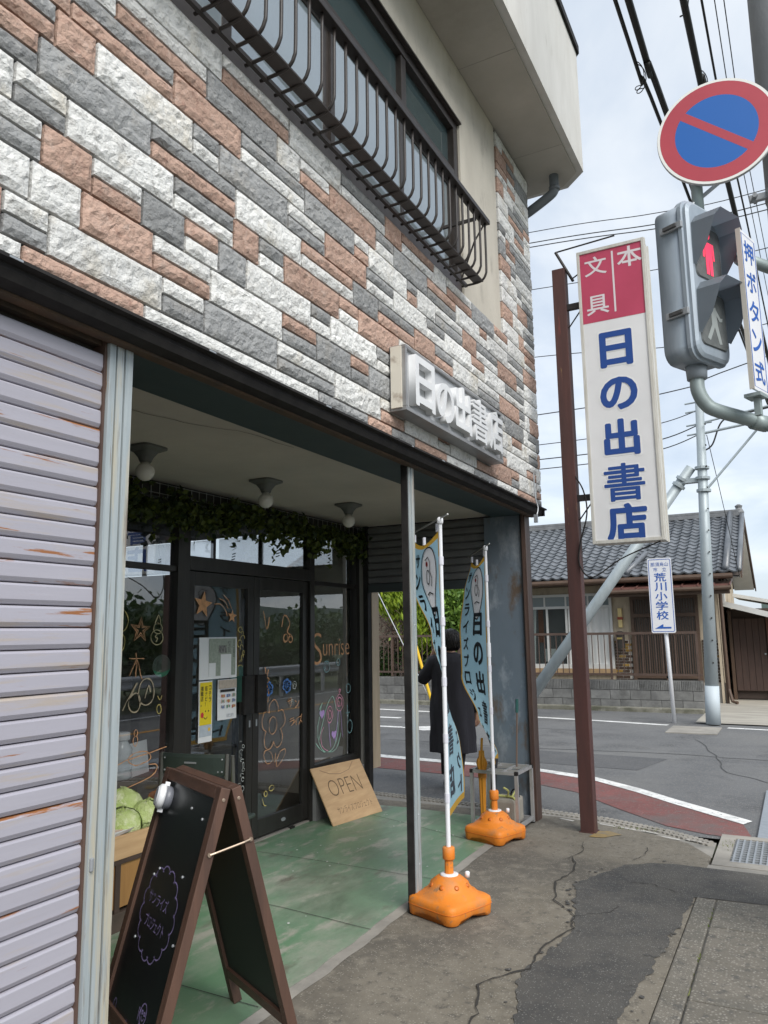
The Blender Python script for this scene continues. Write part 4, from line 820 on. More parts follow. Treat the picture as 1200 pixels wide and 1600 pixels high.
# ivy garland above the doors
ga = thing('ivy_garland', 'dark green artificial ivy garland hung above the shop doors', 'garland', (-1.68, 5.0, 2.45))
bm = NB(); rg = random.Random(3)
for i in range(6200):
    y = rg.uniform(2.0, 6.56); cl = 0.5 + 0.5 * noise.noise(Vector((y * 2.3, 0.3, 0)))
    low = 2.29 + 0.09 * noise.noise(Vector((y * 3.1, 4.0, 0))) - 0.03 * cl; top = 2.575 - 0.05 * (noise.noise(Vector((y * 2.0, 8.0, 0))) > 0.1)
    z = rg.triangular(low, top, (low + top) / 2); x = -1.65 + rg.gauss(0, 0.035)
    if noise.noise(Vector((y * 7, z * 7, 2))) > 0.34: continue
    leafquad(bm, (max(x, -1.70), y, z), rg.choice((0.03, 0.042, 0.055, 0.07)), rg, 0.95)
for i in range(22):
    y = rg.uniform(2.6, 6.5); z = 2.33; x = -1.62
    for k in range(rg.randint(5, 11)):
        z -= rg.uniform(0.01, 0.02); y += rg.gauss(0, 0.012); leafquad(bm, (x + rg.gauss(0, 0.012), y, z), rg.uniform(0.03, 0.07), rg, 1.0)
obj('leaves', bm, leafmat('ivy', (0.016, 0.036, 0.012), (0.12, 0.15, 0.02)), ga)
bm = NB()
for i in range(20): tube(bm, [(-1.675, 2.0 + i * 0.228 + jit(0.03), 2.5), (-1.66, 2.1 + i * 0.228, 2.42 + jit(0.04)), (-1.67, 2.23 + i * 0.228, 2.48)], 0.004, 5)
obj('vine', bm, mat('vine', (0.05, 0.06, 0.02), 0.8), ga)
la = thing('wire_lattice', 'white wire lattice behind the ivy garland', 'lattice', (-1.695, 4.5, 2.4)); bm = NB()
m_wire = mat('wire_white', (0.3, 0.3, 0.29), 0.6)
wv = mesh_of(box(NB(), -1.703, -1.699, 0, 0.004, 2.44, 2.59), m_wire)
for i in range(58): inst('upright_wire', wv, la, (0, 2.0 + i * 0.079, 0))
for j in range(3): obj('level_wire', box(NB(), -1.6985, -1.695, 2.0, 6.555, 2.445 + j * 0.068, 2.449 + j * 0.068), m_wire, la)

# A-frame chalkboard: local x along the width, y through the spread
m_frame = mat('dark_stained_wood', (0.095, 0.05, 0.034), 0.55, col2=(0.06, 0.033, 0.024), scale=5, stretch=(1, 1, 0.12), bump=0.2, bscale=40, coord='Generated')
af = thing('chalkboard_stand', 'brown-framed folding chalkboard standing in front of the porch', 'chalkboard', (-0.11, 2.47, 0.0), math.atan2(-0.45, 0.886))
BH, BW, SP = 1.0, 0.59, 0.275
for s, nm in ((-1, 'front_panel'), (1, 'back_panel')):
    ang = math.atan2(SP, BH) * s
    # panel frame in its own plane: origin at the apex, hanging down, leaning out by ang
    M = Matrix.Translation((-BW / 2, 0.02 * s, BH)) @ Matrix.Rotation(ang, 4, 'X')
    Lh = math.hypot(SP, BH) - 0.01; fw = 0.045
    pan = obj(nm, box(NB(), fw, BW - fw, -0.006, 0.006, -Lh + 0.16, -fw, 0, M), mat('chalkboard_black', (0.008, 0.009, 0.01), 0.28, col2=(0.012, 0.016, 0.014), scale=3) if s < 0 else mat('chalkboard_green', (0.012, 0.018, 0.015), 0.6), af, local=True)
    for (a, b, c_, d) in ((0, fw, -Lh, 0), (BW - fw, BW, -Lh, 0), (fw, BW - fw, -fw, 0), (fw, BW - fw, -Lh + 0.115, -Lh + 0.16)):
        obj('frame_bar', box(NB(), a + 0.0005, b - 0.0005, -0.019, 0.019, c_, d, 0.003, M), m_frame, pan, local=True)
    if s < 0:
        MB = M @ Matrix(((1, 0, 0, 0), (0, 0, -1, -0.0065), (0, 1, 0, 0), (0, 0, 0, 1)))
        k_ch = mat('chalk_violet', (0.24, 0.19, 0.4), 0.9, col2=(0.08, 0.065, 0.13), scale=30)
        cl = []
        for i in range(15):
            a = 2 * PI * i / 15; cl.append(circ(0.29 + 0.135 * math.cos(a), -0.5 + 0.13 * math.sin(a), 0.038, 0.034, 7, a - 1.3, a + 1.3))
        obj('chalk_drawing', xf(strokes(NB(), cl, 0.005, 0), MB), k_ch, pan, local=True)
        for tx, x, y, ww in (('サンライズ', 0.27, -0.46, 0.2), ('プロジェクト', 0.29, -0.54, 0.2)):
            bm = text_bm(tx, 1, 0.0, 0, fit=(ww, 0.045)); xf(bm, Matrix.Translation((x, y, 0.0004))); xf(bm, MB); obj('chalk_lettering', bm, k_ch, pan, local=True)
        fig = [circ(0.4, -0.8, 0.028, 0.034), circ(0.39, -0.795, 0.006, None, 6), circ(0.412, -0.795, 0.006, None, 6), circ(0.4, -0.808, 0.012, 0.01, 8, PI, 2 * PI), [(0.385, -0.83), (0.36, -0.9), (0.345, -0.97), (0.36, -1.02)], [(0.41, -0.832), (0.42, -0.9), (0.425, -0.98)], [(0.36, -0.83), (0.37, -0.79), (0.355, -0.79), (0.36, -0.83)], [(0.38, -0.94), (0.41, -0.94)], [(0.395, -0.92), (0.395, -0.97)],
               [(0.27, -0.86), (0.23, -0.93), (0.22, -1.0), (0.25, -1.03), (0.28, -0.98), (0.285, -0.88), (0.27, -0.86)], circ(0.265, -0.9, 0.014), [(0.24, -0.93), (0.28, -0.93)], circ(0.12, -0.86, 0.014, 0.02), [(0.11, -0.89), (0.13, -0.93)]]
        obj('chalk_drawing', xf(strokes(NB(), fig, 0.005, 0), MB), k_ch, pan, local=True)
        for (x, y) in ((0.2, -0.36), (0.16, -0.39), (0.43, -0.34), (0.47, -0.13), (0.35, -0.11), (0.14, -0.62), (0.5, -0.55)):
            obj('pushpin', lathe(NB(), [(0.006, 0), (0.0055, 0.003), (0.003, 0.005)], (0, 0, 0), 8, MB @ Matrix.Translation((x, y, 0))), m_metal, pan, local=True)
a = Matrix.Translation((BW / 2 + 0.002, 0, 0))
obj('hook_and_eye', tube(NB(), [(0.301, -0.08, 0.78), (0.305, -0.06, 0.785), (0.305, 0.05, 0.805), (0.301, 0.075, 0.81)], 0.004, 6), mat('brass_hook', (0.38, 0.3, 0.23), 0.45, metal=0.7), af, local=True)
for y, z in ((-0.082, 0.78), (0.078, 0.81)): obj('screw_eye', lathe(NB(), [(0.008, 0), (0.008, 0.006)], (0, 0, 0), 8, Matrix.Translation((0.296, y, z)) @ Matrix.Rotation(PI / 2, 4, 'Y')), MATS['brass_hook'], af, local=True)
for y, z in ((-0.03, 0.96), (0.03, 0.96)): obj('screw_cap', lathe(NB(), [(0.007, 0), (0.005, 0.002)], (0, 0, 0), 10, Matrix.Translation((0.2955, y, z)) @ Matrix.Rotation(PI / 2, 4, 'Y')), MATS['brass_hook'], af, local=True)
# white clip-on light hanging at the top of the board
R = Matrix.Rotation(math.atan2(-0.45, 0.886), 4, 'Z')
cl = thing('clip_light', 'round white clip-on light fixed at the top of the chalkboard', 'clip light', (0, 0, 0)); ORG[cl.name] = Vector()
Mc = Matrix.Translation((-0.11, 2.47, 0)) @ R @ Matrix.Translation((-0.205, -0.075, 0.9)) @ Matrix.Rotation(-0.28, 4, 'X') @ Matrix.Rotation(PI / 2, 4, 'X') @ Matrix.Rotation(-0.25, 4, 'Y')
cl.matrix_world = Mc
obj('housing', lathe(NB(), [(0.03, -0.035), (0.045, -0.03), (0.046, -0.004), (0.04, 0.0)], n=24), mat('housing_grey', (0.16, 0.17, 0.2), 0.4), cl, True, True)
obj('lens_cover', lathe(NB(), [(0.047, 0.0), (0.05, 0.008), (0.048, 0.022), (0.038, 0.03), (0.02, 0.031)], n=24), mat('lens_white', (0.75, 0.77, 0.8), 0.35), cl, True, True)
obj('lens_ring', lathe(NB(), [(0.039, 0.0295), (0.036, 0.0335), (0.032, 0.0315)], n=24), mat('lens_rim', (0.5, 0.52, 0.56), 0.4), cl, True, True)
obj('clip_tab', box(box(NB(), -0.008, 0.008, 0.044, 0.06, -0.01, 0.01, 0.002), -0.008, 0.008, -0.06, -0.044, -0.01, 0.012, 0.002), MATS['lens_white'], cl, local=True)
# folding chair by the door
ch = thing('folding_chair', 'dark green metal chair standing by the doors behind the chalkboard', 'chair', (-1.18, 3.62, 0), math.radians(10))
m_chair = mat('dark_green_enamel', (0.03, 0.042, 0.036), 0.4, col2=(0.04, 0.055, 0.047), scale=6); m_tube = mat('chair_tube', (0.2, 0.2, 0.18), 0.35, metal=0.7)
rows = []
for z, o in ((0.745, 0.0), (0.76, -0.006), (0.85, -0.01), (0.868, -0.006)): rows.append([(x, -0.03 * (1 - (x / 0.21) ** 2) + 0.02 + o, z) for x in [-0.21 + 0.42 * i / 12 for i in range(13)]])
bm = loft(NB(), rows, False, False); r = bmesh.ops.extrude_face_region(bm, geom=bm.faces[:]); bmesh.ops.translate(bm, verts=[v for v in r['geom'] if isinstance(v, bmesh.types.BMVert)], vec=(0, 0.012, 0))
bk = obj('backrest', bm, m_chair, ch, local=True); 
obj('handle_slot', box(NB(), -0.04, 0.04, -0.0225, -0.02, 0.815, 0.825, 0), m_metal, bk, local=True)
for x in (-0.19, 0.17, 0.195):
    for z in (0.77, 0.84): obj('rivet', lathe(NB(), [(0.006, 0), (0.004, 0.004)], (0, 0, 0), 8, Matrix.Translation((x, 0.012 - 0.0 - 0.006, z)) @ Matrix.Rotation(PI / 2, 4, 'X')), m_metal, bk, local=True)
obj('seat', box(NB(), -0.2, 0.2, 0.06, 0.43, 0.43, 0.455, 0.01), m_chair, ch, local=True)
for x in (-0.215, 0.222): obj('leg', tube(NB(), smooth_path([(x, 0.02, 0.87), (x, 0.015, 0.6), (x, 0.1, 0.3), (x, 0.42, 0.0)], 4), 0.011, 8), m_tube, ch, local=True)
for x in (-0.235, 0.245): obj('leg', tube(NB(), smooth_path([(x, 0.04, 0.86), (x, 0.06, 0.45), (x, -0.02, 0.0)], 4), 0.011, 8), m_tube, ch, local=True)
# wooden display box with cabbages
m_ply = mat('pale_ply', (0.56, 0.37, 0.2), 0.55, col2=(0.47, 0.3, 0.155), scale=4, stretch=(8, 0.8, 8), bump=0.05, bscale=20); m_ply2 = mat('honey_ply', (0.36, 0.19, 0.065), 0.5, col2=(0.29, 0.15, 0.05), scale=4, stretch=(8, 8, 0.7)); m_dkw = mat('dark_strip_wood', (0.07, 0.045, 0.035), 0.6, var=0.3)
bx = thing('display_box', 'pale plywood vegetable display box under the left shop window', 'display box', (-1.5, 3.1, 0))
obj('front_rim', box(NB(), -1.31, -1.285, 2.5, 3.62, 0.37, 0.49, 0.003), m_ply, bx); obj('side_rim', box(NB(), -1.7, -1.3105, 3.595, 3.62, 0.37, 0.49), m_ply, bx); obj('side_rim', box(NB(), -1.7, -1.3105, 2.5, 2.525, 0.37, 0.49), m_ply, bx)
obj('back_rim', box(NB(), -1.7, -1.68, 2.526, 3.594, 0.37, 0.52), m_ply, bx); obj('tray_floor', box(NB(), -1.68, -1.3105, 2.526, 3.594, 0.37, 0.385), m_ply, bx)
obj('front_board', box(NB(), -1.325, -1.302, 2.56, 3.58, 0.12, 0.369), m_ply2, bx); obj('side_board', box(NB(), -1.68, -1.326, 3.56, 3.58, 0.12, 0.369), m_ply2, bx)
for y in (2.5, 3.17, 3.585): obj('corner_strip', box(NB(), -1.34 if y != 3.17 else -1.3015, -1.292, y, y + 0.035, 0.1, 0.3685), m_dkw, bx)
obj('under_strip', box(NB(), -1.33, -1.29, 2.5, 3.62, 0.345, 0.369), m_dkw, bx); obj('plinth', box(NB(), -1.69, -1.29, 2.5, 3.62, 0.0, 0.099, 0.004), mat('plinth_wood', (0.09, 0.065, 0.05), 0.6, var=0.3), bx)
m_cab = mat('cabbage_leaf', (0.38, 0.5, 0.14), 0.5, col2=(0.52, 0.6, 0.27), scale=9, stain=((0.66, 0.7, 0.44), 16, 0.5, 0.66), bump=0.9, bscale=30, bdist=0.02)
def cabbage(c, r, label, sd):
    t = thing('cabbage', label, 'cabbage', c, sd, 'cabbages in the display box'); rg = random.Random(int(sd * 10))
    bm = NB(); bmesh.ops.create_icosphere(bm, subdivisions=3, radius=r * 0.93)
    for v in bm.verts: v.co *= 1 + 0.05 * noise.noise(v.co * 14 + Vector((sd, 0, 0))); v.co.z *= 0.85
    obj('heart', bm, m_cab, t, True, True)
    for k in range(5):
        a0 = 2 * PI * k / 5 + rg.uniform(-0.3, 0.3); bm = NB(); rows = []; el0 = rg.uniform(-0.5, 0.1)
        for j in range(7):
            el = el0 + (1.75 - el0) * j / 6 * rg.uniform(0.98, 1.02); row = []
            for i in range(7):
                az = a0 + (i / 6 - 0.5) * 2.6 * math.cos(max(-1, min(1.45, el)) * 0.9)
                rr = r * (1.0 + 0.05 * (k % 3) + 0.03 * abs(i / 3 - 1) ** 2 + 0.07 * noise.noise(Vector((az * 5, el * 5, sd))) + (0.07 if j == 6 else 0) * rg.random() + (0.035 * math.sin(i * 2.4) if j > 4 else 0))
                row.append((rr * math.cos(el) * math.cos(az), rr * math.cos(el) * math.sin(az), rr * math.sin(el) * 0.88))
            rows.append(row)
        obj('leaf', loft(bm, rows, False, False), m_cab, t, True, True)
    return t
cabbage((-1.43, 3.34, 0.5), 0.105, 'pale green cabbage at the front left of the display box', 0.4)
cabbage((-1.42, 3.52, 0.51), 0.105, 'pale green cabbage at the front right of the display box', 2.1)
cabbage((-1.58, 3.47, 0.56), 0.115, 'pale green cabbage heaped at the back right of the display box', 3.3)
cabbage((-1.58, 3.25, 0.53), 0.11, 'pale green cabbage at the back left of the display box', 5.2)
t = thing('foam_tray', 'white foam tray with printed flyer at the front of the display box', 'tray', (-1.36, 3.2, 0.49), 0.2)
obj('tray', loft(NB(), [[(x * 0.05, y * 0.1, 0.0) for x, y in ((-1, -1), (1, -1), (1, 1), (-1, 1))], [(x * 0.065, y * 0.115, 0.02) for x, y in ((-1, -1), (1, -1), (1, 1), (-1, 1))], [(x * 0.045, y * 0.095, 0.012) for x, y in ((-1, -1), (1, -1), (1, 1), (-1, 1))]]), m_paper, t, False, True)
obj('print_label', box(NB(), -0.03, 0.03, -0.05, 0.06, 0.0125, 0.0135), mat('label_print', (0.6, 0.3, 0.16), 0.7, col2=(0.7, 0.7, 0.7), scale=40), t, False, True)
# OPEN board leaning on the low wall
ob = thing('open_board', 'leaning plywood board hand-lettered OPEN beside the doors', 'sign board', (-1.36, 5.92, 0.005))
r_ = Vector((0.1, 0.62, 0.0)).normalized(); u_ = Vector((-0.30, -0.27, 0.42)); u_ = (u_ - r_ * u_.dot(r_)).normalized()
MO = basis(Vector((0, -0.3, 0)) , r_, u_)
MO = basis(Vector((-0.08, -0.3, 0.0)), r_, u_)
obj('board', box(NB(), 0, 0.66, 0, 0.5, -0.012, 0.0, 0.002, MO), m_ply, ob, local=True)
for s, x, y, ww, hh in (('OPEN', 0.33, 0.3, 0.42, 0.14), ('サンライズプロジェクト', 0.35, 0.11, 0.46, 0.06)):
    bm = text_bm(s, 1, -0.02 if s == 'OPEN' else -0.008, 0, fit=(ww, hh)); xf(bm, Matrix.Translation((x, y, 0.0006))); xf(bm, MO); obj('lettering', bm, mat('pencil_brown', (0.13, 0.085, 0.05), 0.9), ob, local=True)
obj('hanging_string', xf(strokes(NB(), [[(0.1, 0.47), (0.2, 0.425), (0.33, 0.405), (0.46, 0.425), (0.55, 0.49)]], 0.005, 0.002), MO), mat('string_tan', (0.3, 0.2, 0.12), 0.8), ob, local=True)

# ------------------------------------------------------------------ banner flags
m_or = mat('orange_plastic', (0.72, 0.22, 0.025), 0.5, col2=(0.62, 0.19, 0.025), scale=5, stain=[((0.52, 0.21, 0.07), 7, 0.52, 0.68), ((0.3, 0.17, 0.09), 22, 0.6, 0.7)], bump=0.2, bscale=60, spec=0.3); m_pole = mat('pole_white', (0.72, 0.73, 0.76), 0.35)
m_fl = [mat('flag_blue', (0.44, 0.7, 0.83), 0.8, col2=(0.41, 0.66, 0.79), scale=3), mat('flag_yellow', (0.72, 0.42, 0.06), 0.8), mat('flag_white', (0.8, 0.8, 0.82), 0.8)]
for m_ in m_fl:
    nt_ = m_.node_tree; b_ = nt_.nodes['Principled BSDF']; tr_ = nt_.nodes.new('ShaderNodeBsdfTranslucent')
    c_ = b_.inputs['Base Color'].links[0].from_socket if b_.inputs['Base Color'].links else None
    if c_: nt_.links.new(c_, tr_.inputs['Color'])
    else: tr_.inputs['Color'].default_value = b_.inputs['Base Color'].default_value
    mx_ = nt_.nodes.new('ShaderNodeMixShader'); mx_.inputs[0].default_value = 0.5
    nt_.links.new(b_.outputs[0], mx_.inputs[1]); nt_.links.new(tr_.outputs[0], mx_.inputs[2]); nt_.links.new(mx_.outputs[0], nt_.nodes['Material Output'].inputs['Surface'])
LOGO = [(0.15 * math.cos(a), (0.19 if math.sin(a) > 0 else 0.27 * (0.6 + 0.4 * abs(math.sin(a)) ** 3)) * math.sin(a)) for a in (2 * PI * k / 36 for k in range(37))]
def in_logo(x, y):
    if abs(x) > 0.15: return False
    a = math.atan2(y, x); h = 0
    for (x0, y0), (x1, y1) in zip(LOGO, LOGO[1:]):
        if min(x0, x1) <= x <= max(x0, x1) and (y >= 0) == (y0 + y1 >= 0) and x0 != x1: h = y0 + (y1 - y0) * (x - x0) / (x1 - x0)
    return abs(y) <= abs(h)
def flag_thing(label, loc, baserot, az0, phis, wav, loglab):
    t = thing('banner_flag', label, 'banner flag', loc, 0, 'banner flags by the porch')
    Rb = Matrix.Rotation(baserot, 4, 'Z')
    def sq(r, z, n, nb=0.0):
        ring = []
        for k in range(48):
            a = 2 * PI * k / 48; cc, ss = math.cos(a), math.sin(a)
            x = r * math.copysign(abs(cc) ** (2 / n), cc); y = r * math.copysign(abs(ss) ** (2 / n), ss)
            dd = min(abs(math.remainder(a, PI / 2)) / 0.32, 1.0)
            ring.append(Rb @ Vector((x, y, z + nb * (0.5 + 0.5 * math.cos(PI * dd)))))
        return ring
    b = obj('base', loft(NB(), [sq(0.168, 0.004, 7, 0.028), sq(0.176, 0.012, 7, 0.028), sq(0.18, 0.075, 7), sq(0.176, 0.095, 7), sq(0.162, 0.105, 7), sq(0.145, 0.112, 3.4), sq(0.14, 0.128, 2.4), sq(0.128, 0.136, 2.1), sq(0.118, 0.15, 2), sq(0.1, 0.178, 2), sq(0.07, 0.2, 2), sq(0.045, 0.21, 2), sq(0.03, 0.211, 2)]), m_or, t, True, True)
    for k in range(8):
        a = 2 * PI * k / 8; obj('base_dimple', lathe(NB(), [(0.012, -0.002), (0.014, 0.002), (0.006, 0.0035)], (0.108 * math.cos(a), 0.108 * math.sin(a), 0.165), 10, Matrix.Rotation(a, 4, 'Z') @ Matrix.Rotation(0.9, 4, 'Y')), mat('orange_deep', (0.55, 0.14, 0.015), 0.45), b, True, True)
    obj('mould_seam', loft(NB(), [sq(0.1803, 0.062, 7), sq(0.182, 0.064, 7), sq(0.1803, 0.066, 7)]), MATS['orange_deep'], b, True, True)
    obj('white_ring', lathe(NB(), [(0.05, 0.2), (0.052, 0.213), (0.04, 0.216)]), m_pole, b, True, True)
    obj('fill_cap', lathe(NB(), [(0.014, 0), (0.014, 0.025), (0.009, 0.03)], tuple(Rb @ Vector((0.06, 0.085, 0.19))), 12), m_pole, b, True, True)
    obj('neck', lathe(NB(), [(0.026, 0.2), (0.024, 0.29)], n=10), m_or, b, False, True); obj('collar', lathe(NB(), [(0.032, 0.29), (0.035, 0.295), (0.035, 0.35), (0.03, 0.356), (0.016, 0.357)]), m_or, b, True, True)
    TOP = 2.23
    obj('pole', tube(tube(NB(), [(0, 0, 0.3), (0, 0, 1.45)], 0.0135, 12), [(0, 0, 1.44), (0, 0, TOP)], 0.0115, 12), m_pole, t, False, True)
    obj('pole_joint', tube(NB(), [(0, 0, 1.36), (0, 0, 1.47)], 0.0165, 12), m_pole, t, False, True); obj('pole_cap', lathe(NB(), [(0.014, TOP - 0.03), (0.019, TOP - 0.02), (0.019, TOP + 0.004), (0.01, TOP + 0.014)]), m_pole, t, True, True)
    def az(z):
        f = (TOP - z) / (TOP - 0.5); f = max(0, min(1, f)); i = min(int(f * (len(phis) - 1)), len(phis) - 2); g = f * (len(phis) - 1) - i; g = g * g * (3 - 2 * g)
        return az0 - math.radians(phis[i] + (phis[i + 1] - phis[i]) * g)
    FW = 0.6; ZT, ZB = 2.17, 0.5
    def P(u, z, off=0.0):
        a = az(z); w_ = wav * math.sin(z * 3.6 + 1.1 + u * 2.5) * (u / FW) ** 1.3 * (1.2 if z < 1.2 else 0.8) + 0.008 * math.sin(z * 9 + u * 7) * (u / FW)
        sag = -0.06 * math.sin(PI * u / FW) * max(0, (z - 1.9) / 0.27) ** 2
        d = Vector((math.cos(a), math.sin(a), 0)); n = Vector((-d.y, d.x, 0))
        return Vector((0, 0, z + sag)) + d * (0.02 + u) + n * (w_ + off)
    ea = az(TOP); de = Vector((math.cos(ea), math.sin(ea), 0))
    obj('cross_bar', tube(NB(), [-de * 0.14 + Vector((0, 0, TOP + 0.012)), de * 0.66 + Vector((0, 0, TOP - 0.015))], 0.0055, 8), mat('bar_steel', (0.4, 0.4, 0.38), 0.35, metal=0.7), t, False, True)
    bm = NB(); nu, nz = 14, 44; us = [0, 0.03] + [0.03 + 0.545 * (i + 1) / 36 for i in range(36)] + [0.6]; zs = [ZB, ZB + 0.04] + [ZB + 0.04 + (ZT - ZB - 0.08) * (j + 1) / 110 for j in range(110)] + [ZT]
    G = [[bm.verts.new(P(u, z)) for u in us] for z in zs]
    for j in range(len(zs) - 1):
        for i in range(len(us) - 1):
            f = bm.faces.new((G[j][i], G[j][i + 1], G[j + 1][i + 1], G[j + 1][i])); f.material_index = 1 if i in (0, len(us) - 2) or j in (0, len(zs) - 2) else (2 if in_logo(0.22 - (us[i] + us[i + 1]) / 2, (zs[j] + zs[j + 1]) / 2 - 1.93) else 0)
    fl = obj('flag', bm, m_fl, t, True, True)
    def onflag(bm, u0, z0, off):
        for v in bm.verts:
            uu, zz, o_ = u0 - v.co.x, z0 + v.co.y, v.co.z; v.co = P(max(0.0, min(0.6, uu)), zz, off + o_)
        return bm
    for side in (0.003, -0.003):
        obj('logo_outline', onflag(strokes(NB(), [LOGO], 0.012, 0), 0.22, 1.93, side * 1.8), mat('flag_ink', (0.02, 0.03, 0.045), 0.8), fl, False, True)
        obj('logo_mark', onflag(strokes(NB(), [[(-0.06, 0.09), (0.0, 0.11), (0.03, 0.07), (0.02, 0.01), (0.06, -0.04), (0.04, -0.09)], circ(-0.015, -0.03, 0.03, 0.045, 12), [(-0.06, -0.14), (-0.01, -0.125), (0.06, -0.14)]], 0.009, 0), 0.22, 1.93, side * 1.9), MATS['flag_ink'], fl, False, True)
        bm = NB(); sheet(bm, circ(0.0, 0.06, 0.018, 0.02, 10)[:-1], 0); obj('logo_dot', onflag(bm, 0.25, 1.93, side * 2.0), mat('flag_red', (0.5, 0.04, 0.05), 0.8), fl, False, True)
        for i, c_ in enumerate('日の出書店'):
            bm = text_bm(c_, 1, 0.045 if c_ != '書' else 0.02, 0, fit=(0.19, 0.185)); bmesh.ops.subdivide_edges(bm, edges=[e for e in bm.edges if e.calc_length() > 0.06], cuts=1); obj('lettering', onflag(bm, 0.2, 1.62 - i * 0.235, side), MATS['flag_ink'], fl, False, True)
        for i, c_ in enumerate('サンライズプロジェクト'):
            bm = text_bm(c_, 1, 0.03, 0, fit=(0.115 if c_ != 'ェ' else 0.085, 0.105 if c_ != 'ェ' else 0.075)); obj('lettering', onflag(bm, 0.46, 2.03 - i * 0.142, side), MATS['flag_ink'], fl, False, True)
    for u in (0.03, 0.3, 0.57):
        p_ = P(u, ZT); obj('loop', tube(NB(), [p_, p_ + Vector((0, 0, 0.05))], 0.011, 6), mat('loop_white', (0.6, 0.6, 0.66), 0.7), fl, False, True)
    for z in (1.98, 1.62, 1.27, 0.95, 0.62): obj('loop', tube(NB(), [(0, 0, z - 0.025), (0, 0, z + 0.025)], 0.0158, 10), MATS['loop_white'], fl, False, True)
    return t
flag_thing('pale blue banner flag in orange base beside the middle post', (0.19, 4.22, 0), math.radians(-20), math.radians(90 + 23), [-20, -18, -7, 1, 6, 8], 0.02, '')
flag_thing('pale blue banner flag in orange base in front of the umbrella stand', (-0.12, 5.82, 0), math.radians(-18), math.radians(90 + 19.8), [-14, -19, -23, -22, -13, 2], 0.022, '')

# umbrella stand and what stands in it
us_ = thing('umbrella_stand', 'square-tube aluminium umbrella stand by the corner column', 'umbrella stand', (-0.2, 6.22, 0))
m_al = mat('satin_aluminium', (0.5, 0.5, 0.5), 0.4, col2=(0.42, 0.42, 0.42), scale=8, metal=0.6)
X0, X1, Y0, Y1, ZH = -0.4, 0.0, 6.03, 6.44, 0.46
for x in (X0, X1 - 0.025):
    for y in (Y0, Y1 - 0.025):
        l_ = obj('leg', box(NB(), x, x + 0.025, y, y + 0.025, 0.012, ZH - 0.026), m_al, us_)
        obj('foot_cap', box(NB(), x - 0.001, x + 0.026, y - 0.001, y + 0.026, 0.004, 0.012), m_black, l_); obj('corner_cap', box(NB(), x - 0.001, x + 0.026, y - 0.001, y + 0.026, ZH - 0.026, ZH + 0.001), m_black, l_)
for z in (ZH - 0.025, 0.03):
    for (a, b, c_, d) in ((X0 + 0.026, X1 - 0.026, Y0, Y0 + 0.024), (X0 + 0.026, X1 - 0.026, Y1 - 0.025, Y1 - 0.001), (X0, X0 + 0.024, Y0 + 0.026, Y1 - 0.026), (X1 - 0.025, X1 - 0.001, Y0 + 0.026, Y1 - 0.026)):
        obj('rail', box(NB(), a, b, c_, d, z, z + 0.024), m_al, us_)
for f in (0.33, 0.66):
    obj('divider', box(NB(), X0 + 0.025, X1 - 0.026, Y0 + f * 0.41 - 0.006, Y0 + f * 0.41 + 0.006, ZH - 0.02, ZH - 0.004), m_al, us_); obj('divider', box(NB(), X0 + f * 0.4 - 0.006, X0 + f * 0.4 + 0.006, Y0 + 0.025, Y1 - 0.026, ZH - 0.0195, ZH - 0.0045), m_al, us_)
obj('drip_tray', box(NB(), X0 + 0.026, X1 - 0.026, Y0 + 0.026, Y1 - 0.026, 0.015, 0.03), mat('tray_dark', (0.12, 0.12, 0.12), 0.6), us_)
t = thing('furled_umbrella', 'furled orange-yellow umbrella tip up in the stand', 'umbrella', (-0.32, 6.1, 0.03)); m_um = mat('amber_cloth', (0.6, 0.27, 0.02), 0.6, col2=(0.5, 0.21, 0.015), scale=8, stretch=(6, 6, 0.6))
rings = []
for z, r in ((0.03, 0.014), (0.1, 0.02), (0.34, 0.026), (0.38, 0.028), (0.41, 0.026), (0.47, 0.04), (0.5, 0.034), (0.52, 0.022), (0.57, 0.019)): rings.append([((r * (1 + 0.22 * math.cos(6 * a))) * math.cos(a), (r * (1 + 0.22 * math.cos(6 * a))) * math.sin(a), z) for a in (2 * PI * k / 36 for k in range(36))])
obj('canopy', loft(NB(), rings), m_um, t, True, True); obj('tip', tube(NB(), [(0, 0, 0.55), (0.008, 0, 0.67)], 0.01, 10), m_um, t, False, True); obj('tie_strap', tube(NB(), [(0, 0, 0.36), (0, 0, 0.395)], 0.034, 12), mat('amber_dark', (0.4, 0.17, 0.015), 0.6), t, False, True)
t = thing('furled_umbrella', 'furled black umbrella leaning in the stand', 'umbrella', (-0.26, 6.18, 0.03)); obj('canopy', tube(NB(), [(-0.03, 0.0, 0.0), (0.0, 0, 0.25), (0.02, 0.0, 0.5)], 0.012, 10, True, 0.03), mat('umbrella_black', (0.02, 0.02, 0.024), 0.5), t, False, True); obj('tip', tube(NB(), [(0.02, 0, 0.5), (0.025, 0, 0.6)], 0.006, 8), m_metal, t, False, True)
t = thing('walking_stick', 'thin brown stick with green grip leaning on the column', 'stick', (-0.14, 6.4, 0.03)); obj('shaft', tube(NB(), [(0, -0.02, 0), (0.03, 0.02, 0.9)], 0.008, 8), mat('stick_brown', (0.13, 0.09, 0.07), 0.6), t, False, True); obj('grip', tube(NB(), [(0.028, 0.018, 0.85), (0.0315, 0.022, 0.96)], 0.013, 10), mat('grip_green', (0.02, 0.09, 0.08), 0.5), t, False, True)
t = thing('strapped_case', 'beige case tied with a pale yellow strap under the umbrella stand', 'case', (-0.12, 6.25, 0.031))
obj('case', box(NB(), -0.14, 0.06, -0.14, 0.1, 0.0, 0.2, 0.025), mat('case_beige', (0.3, 0.28, 0.24), 0.6, var=0.2), t, False, True)
